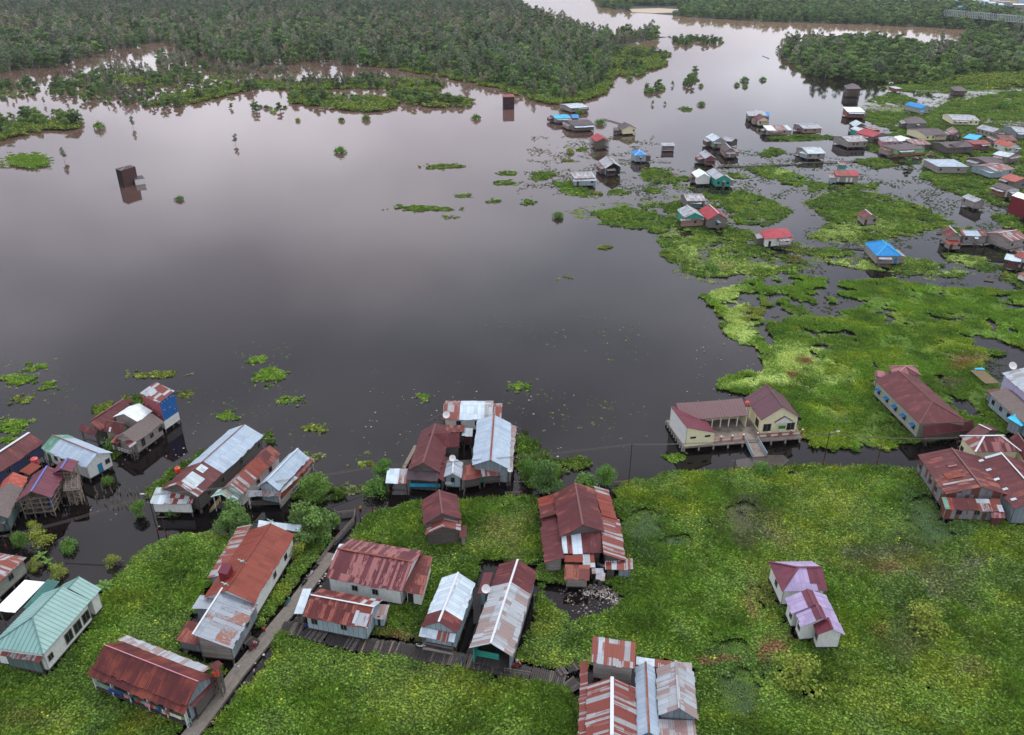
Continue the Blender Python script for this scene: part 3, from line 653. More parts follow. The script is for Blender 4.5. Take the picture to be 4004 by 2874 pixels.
block(h, 'F', (775, 855), (872, 855), (865, 740), 3.0, .4, 's', rm='patch', wm='woodd', zb=.9)
h = H('shed', 'rust-patched shed standing over the pond in front of the biggest rusty house', 'shed', at_=('F', (720, 950)))
block(h, 'F', (622, 946), (824, 950), (826, 845), 2.9, .4, 'f', rm='patchm', wm='woodl', zb=.9)
x = MB(); p, q = A3(at('F', (722, 975), 1.4)), A3(at('F', (798, 975), 1.4)); x.bar(p, q, .08, 'oldz', .9); x.build('loose_sheet', h)
h = H('shed', 'low grey tin shed at the right front corner of the biggest rusty house', 'shed', at_=('F', (1100, 930)))
block(h, 'F', (1042, 875), (1172, 868), (1165, 788), 2.9, .3, 'f', rm='rzs', wm='wzinc', zb=.8)
block(h, 'F', (950, 870), (1045, 868), (1040, 806), 2.9, .3, 'f', rm='patch', wm='woodd', zb=.8)
h = H('shed', 'smallest slanting shed by the pond, grey tin over a rusty front sheet', 'shed', at_=('F', (900, 960)))
block(h, 'F', (872, 945), (945, 955), (940, 895), 2.4, .5, 's', rm='oldz', wm='woodd', zb=.8)
block(h, 'F', (845, 905), (940, 905), (935, 858), 2.8, .3, 's', rm='zincr', wm='woodd', zb=.8)
# 11 rust long + zinc front
h = H('house', 'long orange-rust gable house with white side wall and crossed teal boards', at_=('C', (350, 700)))
g = block(h, 'C', (322, 765), (592, 318), (435, 240), 4.8, 2.1, rm='rust', wm='wwhite', zb=1.2, cap='rust', capw=.25, wins='0:.,.,.,w,.,wb,.')
block(h, 'C', (15, 600), (215, 268), (262, 330), 3.8, .8, 's', rm='rz', wm='wzinc', zb=1.0)
block(h, 'C', (345, 268), (628, 300), (635, 262), 3.8, .3, 'f', rm='zincw', wm='woodd', zb=1.2, stilts=False)
for pp in ((430, 228), (240, 490), (132, 640)):
    bars(h, 'crossed_board', [('C', (pp[0] - 22, pp[1] - 12), 6.7, (pp[0] + 32, pp[1] + 14), 6.8), ('C', (pp[0] + 16, pp[1] - 6), 6.9, (pp[0] - 6, pp[1] + 6), 7.0)], .12, 'mint')
block(h, 'B', (1788, 292), (1868, 305), (1912, 222), 7.4, .12, 'f', rm='pmx', wm='wdred', zb=5.2, stilts=False, ov=.1)
h = H('house', 'grey zinc lean roof with pale ridge joined below the orange-rust roof', at_=('B', (1800, 900)))
block(h, 'B', (1908, 920), (2130, 530), (1850, 385), 4.0, 2.3, 's', rm='zincr', wm='wzinc', wms={3: 'woodl', 0: 'wzinc'}, zb=1.2, cap='capw', wins='0:.,.,w,.', capw=.3)
block(h, 'B', (1437, 850), (1655, 892), (1690, 712), 3.2, .6, 's', rm='marru', wm='wzinc', zb=1.2)
block(h, 'B', (1575, 587), (1715, 590), (1785, 500), 4.0, .5, 'f', rm='zinc', wm='wzinc', zb=1.2)
deck(h, 'B', [(1985, 850), (2100, 905), (2130, 850), (2040, 800)], .9)
# 12
h = H('house', 'white-walled house with streaky maroon roof beside the concrete path', at_=('C', (1000, 690)))
block(h, 'C', (788, 598), (1290, 692), (930, 420), 4.5, 2.0, rm='marst', wm='wwhite', zb=1.2, cap='caprust', wins='0:.,.,w,.,w,.,.')
block(h, 'C', (1300, 690), (1425, 715), (1492, 472), 3.9, .4, 'f', rm='marru', wm='wwhite', zb=1.2, sides='01', wins='0:dk,.')
block(h, 'C', (830, 480), (930, 478), (980, 388), 3.6, .4, 'f', strips=[(1, 'zincw')], wm='wwhite', zb=1.2)
railing(h, 'C', (832, 640), (898, 655), 1.2, 1.0, 'rail', 4, panel='rail')
h = H('house', 'light blue house with red and grey sheet roof beside the plank walk', at_=('C', (850, 900)))
block(h, 'C', (640, 850), (1062, 932), (690, 712), 4.1, 1.5, strips=[(.68, 'marru'), (.76, 'marru'), (1, 'patch')], wm='wlblue', zb=1.2, cap='capw', wins='0:w,.,w,.', capw=.25)
block(h, 'C', (582, 838), (640, 838), (700, 680), 3.4, .3, 'f', rm='zincw', wm=None, open_=True, zb=1.2)
block(h, 'C', (1085, 862), (1178, 872), (1210, 788), 3.2, .4, 'f', rm='oldz', wm='wlblue', zb=1.2, wins='0:.,dk,.')
# 13
h = H('house', 'pale zinc gable house with a maroon band at its front end', at_=('E', (250, 900)))
block(h, 'E', (98, 740), (396, 794), (546, 380), 4.7, 1.8, 'c', rm='zincw', slopes=([(.27, 'mar'), (1, 'zincw')], [(.27, 'mar'), (1, 'zincw')]), wm='wlblue', zb=1.2, cap='capw', capw=.35, wins='3:.,w,.')
block(h, 'E', (78, 812), (366, 872), (390, 800), 3.6, .8, 's', strips=[(.5, 'zincw'), (.9, 'rz'), (1, 'zincw')], wm=None, open_=True, zb=1.2, deck='plankd')
deck(h, 'E', [(110, 920), (355, 965), (372, 890), (130, 850)], 1.0, 'woodl')
h = H('house', 'long house with grey and brown striped roof and dark maroon far end', at_=('E', (700, 950)))
block(h, 'E', (496, 910), (850, 985), (1050, 282), 4.7, 1.9, 'c', slopes=([(.3, 'mar'), (1, 'zincs')],) * 2 if False else ([(.7, 'zincs'), (1, 'mar')], [(.7, 'zincs'), (1, 'mar')]), wm='wteal', wms={1: 'wzinc'}, sides='123', zb=1.2, cap='capw', capw=.35)
block(h, 'E', (562, 464), (640, 462), (690, 300), 4.2, .3, 'f', rm='mar', wm='wlblue', zb=1.2)
x = MB(); p, q = A3(at('E', (543, 968), 1.3)), A3(at('E', (738, 1005), 1.3)); x.bar(p + A3((0, 0, .5)), q + A3((0, 0, .5)), .1, 'wteal', 1.3); x.build('veranda_wall', h)
x = MB(); p, q = A3(at('E', (690, 992), 1.3)), A3(at('E', (720, 998), 1.3)); x.bar(p + A3((0, -.07, .5)), q + A3((0, -.07, .5)), .1, 'wblue', 1.0); x.build('blue_panel', h)
dishant('E', (632, 450), 5.2, .75, 'large white satellite dish on the grey and brown striped roof')
# 14 bottom group
h = H('house', 'tall house with red-rusted grey top roof and pale plank wall, bottom edge', at_=('G', (640, 900)))
block(h, 'G', (355, 612), (918, 698), (925, 402), 6.8, .7, 'f', rm='rz', strips=[(.12, 'rzs'), (.33, 'zinc'), (1, 'rz')], wm='woodl', zb=1.0, wins='0:wb,.,.,.')
block(h, 'G', (282, 1640), (945, 1680), (925, 935), 5.0, 1.9, 'c', rm='rzs', wm='woodl', zb=1.0, cap='capw', capw=.5)
block(h, 'G', (188, 1700), (222, 612), (310, 660), 3.9, .6, 's', rm='rzs', strips=[(1, 'rzs')], wm='wzinc', zb=1.0)
h = H('house', 'narrow bright bluish zinc gable with rusty ridge at the bottom edge', at_=('G', (1080, 1500)))
block(h, 'G', (945, 1560), (1228, 1580), (1172, 690), 4.8, 1.2, 'c', rm='zincb', wm='wzinc', zb=1.0, cap='caprust', capw=.3)
h = H('house', 'grey striped zinc gable house with a lower tin front at the bottom edge', at_=('G', (1460, 1400)))
block(h, 'G', (1205, 1288), (1720, 1342), (1666, 738), 5.2, 1.9, 'c', rm='zincs', wm='wzinc', zb=1.0, cap='zincs', capw=.4)
block(h, 'G', (1222, 1660), (1718, 1680), (1700, 1350), 3.9, .8, 's', rm='oldz', wm='wzinc', zb=1.0)
block(h, 'G', (930, 640), (1640, 725), (1636, 632), 3.7, .15, 'f', strips=[(.35, 'zincw'), (.7, 'rz'), (1, 'oldz')], wm='wzinc', zb=1.0)
# 15 lilac
h = H('house', 'hip-roofed house of lilac and plum sheets, the upper of the lilac pair', at_=('J', (800, 750)))
block(h, 'J', (515, 692), (1095, 682), (1020, 382), 4.4, 1.9, roof='hip', hips='a', rm='pm', slopes=([(1, 'lil')], [(1, 'lil')]), wm='wwhite', zb=1.1, patches={0: [(.66, 1, .3, 1, 'pm'), (.8, 1, 0, .3, 'pm')]}, cap='pm', wins='3:.,w,.')
deck(h, 'J', [(500, 800), (545, 800), (545, 700), (430, 640)], 1.0)
h = H('house', 'white house with stepped lilac and plum gables, the lower of the lilac pair', at_=('J', (950, 1250)))
lp = lambda: ([(1, 'lil')], [(1, 'lil')])
PB = {0: [(0, 1, .72, 1, 'pm')], 1: [(0, 1, .72, 1, 'pm')]}
block(h, 'J', (640, 977), (1172, 935), (1075, 735), 4.3, 1.6, 'c', slopes=lp(), patches=PB, rm='lil', wm='wwhite', zb=1.1, cap='pm', wins='3:.,w')
block(h, 'J', (755, 1147), (1250, 1100), (1165, 920), 4.25, 1.55, 'c', slopes=lp(), patches=PB, rm='lil', wm='wwhite', zb=1.1, cap='pm', wins='3:w')
block(h, 'J', (965, 1247), (1312, 1243), (1252, 1095), 4.2, 1.2, 'c', slopes=([(1, 'lil')], [(1, 'pmx')]), rm='lil', wm='wwhite', zb=1.1, cap='pmx', wins='3:w')
# 16 yellow hall
h = H('village_hall', 'cream hall with ribbed plum roofs on a railed concrete platform', 'hall', at_=('H', (1000, 900)))
P = [at('H', p, 1.25) for p in ((482, 992), (1805, 885), (1665, 590), (300, 690))]
mb = MB(); mb.hexa([(x_, y_, .95) for x_, y_, _ in P], P, 'ramp'); mb.build('platform', h)
for i in range(9):
    for (p0_, p1_) in ((P[0], P[1]), (P[0], P[3])):
        c = A3(p0_) + (A3(p1_) - A3(p0_)) * (i / 8 * .97 + .015); c = c + A3((0, .25, 0)); s = MB(); s.bar((c[0], c[1], -1.6), (c[0], c[1], .95), .32, 'wconc'); s.build('stilt', h)
block(h, 'H', (470, 690), (1215, 634), (1180, 442), 4.7, 1.9, 's', rm='tilem', wm='wcream', sides='123', zb=1.27, stilts=False, ov=.25)
for i in range(5):
    c = at('H', (800 + i * 92, 772 - i * 7), 1.27); s = MB(); s.bar(c, (c[0], c[1], 4.6), .22, 'wwhite'); s.build('pillar', h)
block(h, 'H', (852, 828), (655, 586), (330, 512), 4.2, 2.3, 's', rm='pmx', wm='wwhite', wms={3: 'wcream', 0: 'wcream', 1: 'wcream'}, zb=1.27, stilts=False, ov=.2, wins='3:s,s')
block(h, 'H', (1350, 692), (1792, 666), (1592, 412), 5.2, 3.3, 'c', rm='tilem', wm='wcream', zb=1.27, stilts=False, ov=.5, wins='0:W,.,W;3:.,W', cap='tilem', capw=.25)
block(h, 'H', (1508, 712), (1702, 702), (1668, 640), 4.4, 1.4, 'c', rm='tilem', wm='wwhite', sides='0', zb=3.9, ov=.15, stilts=False)
for px_ in (1490, 1530, 1625, 1660):
    c = at('H', (px_, 812 - (px_ - 1490) * .05), 1.27); s = MB(); s.bar(c, (c[0], c[1], 4.3), .35, 'wwhite'); s.build('pillar', h)
x = MB(); p, q = A3(at('H', (1545, 770), 3.2)), A3(at('H', (1620, 765), 3.2)); x.bar(p, q, .08, 'signg', .8); x.build('sign_board', h)
for (p, q, n) in (((775, 940), (1150, 905), 4), ((1305, 888), (1800, 850), 5)):
    Pp, Qq = A3(at('H', p, 1.27)), A3(at('H', q, 1.27))
    for i in range(n):
        c = Pp + (Qq - Pp) * i / (n - 1); s = MB(); s.bar(c, c + A3((0, 0, 1.35)), .3, 'brickp'); s.bar(c + A3((0, 0, 1.35)), c + A3((0, 0, 1.5)), .34, 'wwhite'); s.build('railing_post', h)
    s = MB(); s.bar(Pp + A3((0, 0, .9)), Qq + A3((0, 0, .9)), .14, 'brickp', .12); s.bar(Pp + A3((0, 0, .2)), Qq + A3((0, 0, .2)), .14, 'brickp', .12)
    for i in range(n - 1):
        a_, b_ = Pp + (Qq - Pp) * (i + .2) / (n - 1), Pp + (Qq - Pp) * (i + .8) / (n - 1); s.bar(a_ + A3((0, 0, .5)), b_ + A3((0, 0, .5)), .06, 'wpanel', .45)
    s.build('railing', h)
a0, a1, b1_, b0 = at('H', (1165, 905), 1.26), at('H', (1300, 895), 1.26), at('H', (1412, 1085), .12), at('H', (1258, 1097), .12)
mb = MB(); dn = lambda p, k: (p[0], p[1], p[2] - k); mb.hexa([dn(b0, .25), dn(b1_, .25), dn(a1, .25), dn(a0, .25)], [b0, b1_, a1, a0], 'ramp'); mb.build('ramp', h)
for p, q in ((a0, b0), (a1, b1_)):
    s = MB(); s.bar(A3(p) + A3((0, 0, .35)), A3(q) + A3((0, 0, .35)), .18, 'wlblue', 1.1); s.build('ramp_wall', h)
tank('H', (1192, 520), 5.5, .5, 1.0, 'tank', 'small pink tank between the two roofs of the cream hall', legs=4.2)
# 17 maroon long house right
h = H('house', 'large long maroon hip-roofed house with blue window awnings in the weeds', at_=('I', (450, 600)))
block(h, 'I', (258, 290), (640, 668), (740, 470), 5.0, 2.3, roof='hip', hips='b', rm='mar', wm='wgreen', zb=1.1, wins='0:a,a,a,a,a', cap='capm', capw=.15)
block(h, 'I', (682, 774), (1108, 718), (1010, 650), 2.7, 2.0, 's', rm='mar', wm='woodd', zb=1.1, ov=1.0)
block(h, 'I', (430, 262), (655, 255), (600, 172), 5.4, 1.3, 'c', roof='hip', rm='marst', wm='wgreen', zb=1.1, cap='wpink', capw=.2)
block(h, 'I', (262, 262), (400, 275), (395, 235), 4.2, .4, 'f', rm='marst', wm='wgreen', zb=1.1)
# 18 right edge
h = H('house', 'two-storey lilac-walled house with zinc roof and maroon window awnings', at_=('S', (1000, 500)))
block(h, 'S', (862, 212), (1260, 560), (1130, 172), 7.2, 1.6, rm='zinc', wm='wlilac', wms={3: 'wzinc'}, zb=1.0, wins='')
g = h; 
wp = A3(at('S', (935, 330), 5.0)); wq = A3(at('S', (1095, 470), 5.0)); uu = (wq - wp) / np.linalg.norm(wq - wp); oo = A3((uu[1], -uu[0], 0))
h2 = H('house', 'low house with shingle roof and light blue sheet wall below the lilac one', at_=('S', (880, 620)))
block(h2, 'S', (720, 428), (1160, 800), (865, 342), 4.2, 1.4, rm='thatch', wm='wlblue', zb=1.0, wins='0:wb,w,wb,.,.')
block(h2, 'S', (690, 392), (745, 440), (780, 335), 3.4, .4, 's', rm='marru', wm='wzinc', zb=1.0)
h = H('house', 'bright cyan sheet roof at the right edge in front of the shingle roof', at_=('S', (1080, 800)))
block(h, 'S', (1072, 778), (1200, 720), (1100, 620), 3.8, .5, 'f', rm='cyan', wm='wzinc', zb=1.0)
dishant('S', (960, 172), 8.2, 1.0, 'white satellite dish on the lilac two-storey house')
h = H('drying_rack', 'large bamboo rack on poles with blue tarp behind the lilac house', 'rack', at_=('S', (700, 300)))
lines = []
c00, c10, c11, c01 = (530, 185), (690, 325), (830, 318), (655, 175)
for i in range(15):
    t = i / 14; f = lambda a_, b_, t_: (a_[0] + (b_[0] - a_[0]) * t_, a_[1] + (b_[1] - a_[1]) * t_)
    lines.append(('S', f(c00, c10, t), 1.6, f(c01, c11, t), 1.6)); lines.append(('S', f(c00, c01, t), 1.66, f(c10, c11, t), 1.66))
bars(h, 'lattice', lines, .09, 'bamboo')
for c in (c00, c10, c11, c01): bars(h, 'leg', [('S', c, -1.2, c, 1.6)], .14, 'bamboo')
P = [at('S', p, 1.9) for p in ((575, 175), (690, 178), (655, 155), (572, 160))]; mb = MB(); mb.face(P, 'cyan'); mb.face([A3(p) - A3((0, 0, .03)) for p in reversed(P)], 'cyan'); mb.build('tarp', h)
# 19 T cluster
h = H('house', 'cream-walled house with red-striped white-edged hip roof and green terrace', at_=('T', (1250, 400)))
block(h, 'T', (1192, 304), (2005, 294), (1500, 18), 5.2, 2.0, roof='hip', rm='rzs', slopes=([(1, 'marst')], [(1, 'marst')]), wm='wcream', zb=1.0, cap='capw', capw=.4, wins='3:w,.,w')
deck(h, 'T', [(890, 205), (1190, 400), (1200, 340), (960, 170)], 1.4, 'teald')
h = H('house', 'wide maroon house with patched rusty front at the right of the flooded lane', at_=('T', (700, 1100)))
block(h, 'T', (168, 352), (655, 1048), (740, 190), 4.6, 2.0, rm='marru', strips=[(.5, 'mar'), (1, 'marru')], wm='wpatch', zb=1.0, patches={0: [(.55, .7, .3, .75, 'rust'), (.78, .82, .1, .95, 'oldz'), (.34, .44, .55, .8, 'marst')]}, cap='capm', wins='0:w,.,w,w,.')
block(h, 'T', (665, 1314), (1700, 1352), (1560, 1135), 3.5, 1.1, 's', rm='patchm', strips=[(.08, 'green'), (.2, 'redt'), (.4, 'mar'), (.45, 'zincw'), (.6, 'marru'), (1, 'patch')], wm='wpatch', zb=.9, wins='0:.,wb,.,w,.,.')
block(h, 'T', (1478, 1462), (1725, 1472), (1700, 1375), 2.9, .4, 'f', rm='marst', wm='wrust', zb=.9)
h = H('house', 'long maroon house with five pale skylight sheets at the right edge', at_=('T', (1500, 900)))
block(h, 'T', (1158, 447), (1875, 1310), (1620, 290), 4.7, 2.1, rm='mar', wm='wzinc', zb=1.0, cap='capw', capw=.3, patches={0: [(.03 + k * .2, .07 + k * .2, .12, .3, 'lzinc') for k in range(5)] + [(0, .04, .4, 1, 'zincw')]})
block(h, 'T', (1880, 1300), (2060, 1310), (2100, 1200), 3.9, .3, 'f', rm='zincw', wm='wzinc', zb=1.0)
h = H('house', 'maroon gable roof with white end ridge behind the red-striped hip roof', at_=('S', (620, 870)))
block(h, 'S', (478, 866), (610, 930), (655, 776), 4.2, 1.4, rm='mar', wm='woodd', zb=1.0, cap='capw')
h = H('house', 'dark maroon roof corner at the right edge beyond the striped hip roof', at_=('S', (1050, 1050)))
block(h, 'S', (936, 905), (1120, 1160), (1035, 860), 4.6, 1.6, rm='mar', wm='wcream', zb=1.0, wins='0:.,w,.,w', cap='capm')
# 20 green house
h = H('house', 'big green ribbed-roof house with cream wall and white canopy, bottom left', at_=('V', (600, 1150)))
block(h, 'V', (440, 1260), (932, 705), (285, 925), 5.2, 2.4, roof='hip', hips='a', rm='tealt', wm='wwhite', zb=1.4, cap='capg', wins='0:w,.,W,W,W', capw=.2)
block(h, 'V', (935, 705), (1042, 584), (800, 470), 5.0, 2.2, rm='tealt', wm='wwhite', zb=1.4, cap='capg', capw=.15)
block(h, 'V', (238, 778), (368, 802), (622, 528), 5.3, .5, 'f', rm='teald', wm=None, open_=True, stilts=False)
block(h, 'V', (-60, 800), (155, 822), (468, 530), 5.0, .4, 'f', rm='whiteb', wm=None, open_=True, stilts=False)
block(h, 'V', (0, 1262), (402, 1342), (442, 1268), 3.9, .5, 's', rm='rzs', wm='wgreyg', zb=1.2)
h = H('house', 'rusty grey hip roof with pale green wall at the left edge', at_=('V', (150, 400)))
block(h, 'V', (-60, 560), (275, 260), (0, 180), 4.0, 1.2, roof='hip', rm='rz', wm='wgreen', zb=1.0, wins='0:.,w,.')
deck(h, 'V', [(0, 600), (310, 330), (290, 300), (0, 560)], .8)
# 21 bottom maroon
h = H('house', 'dark maroon house with rust streaks and green veranda rail, bottom left by the path', at_=('B', (1150, 1300)))
block(h, 'B', (757, 1078), (1535, 1395), (1625, 1187), 4.7, 2.0, rm='mar2', wm='woodd', wms={1: 'wzinc'}, zb=1.1, cap='wpink', capw=.12)
block(h, 'B', (713, 1132), (1512, 1458), (1150, 1238), 4.0, .65, 's', rm='mar2', wm=None, open_=True, zb=1.1, deck='plankd', postm='postw')
block(h, 'B', (1605, 1402), (1790, 1168), (1735, 1140), 3.6, .6, 's', rm='mar', wm='woodd', zb=1.1)
block(h, 'B', (1738, 1068), (1040, 806), (985, 852), 4.0, .6, 's', rm='zincs', wm='woodd', zb=1.1)
railing(h, 'B', (780, 1215), (1575, 1530), 1.1, .9, 'rail', 16, panel='wgreen'); deck(h, 'B', [(780, 1215), (1575, 1530), (1590, 1480), (800, 1170)], 1.08)
t = tank('B', (1780, 1130), 4.6, .55, 1.0, 'tanko', 'orange tank under a tiny maroon roof on timber trestle', legs=4.6)
block(t, 'B', (1700, 1076), (1768, 1102), (1838, 1046), 6.4, .5, 'c', rm='mar', wm=None, open_=True, stilts=False, rn='roof')
lines = []
for k in range(7): lines.append(('B', (1745 + k * 14, 1250 + (k % 3) * 20), 0, (1760 + k * 10, 1140), 4.4))
bars(t, 'trestle', lines, .1, 'lumber')
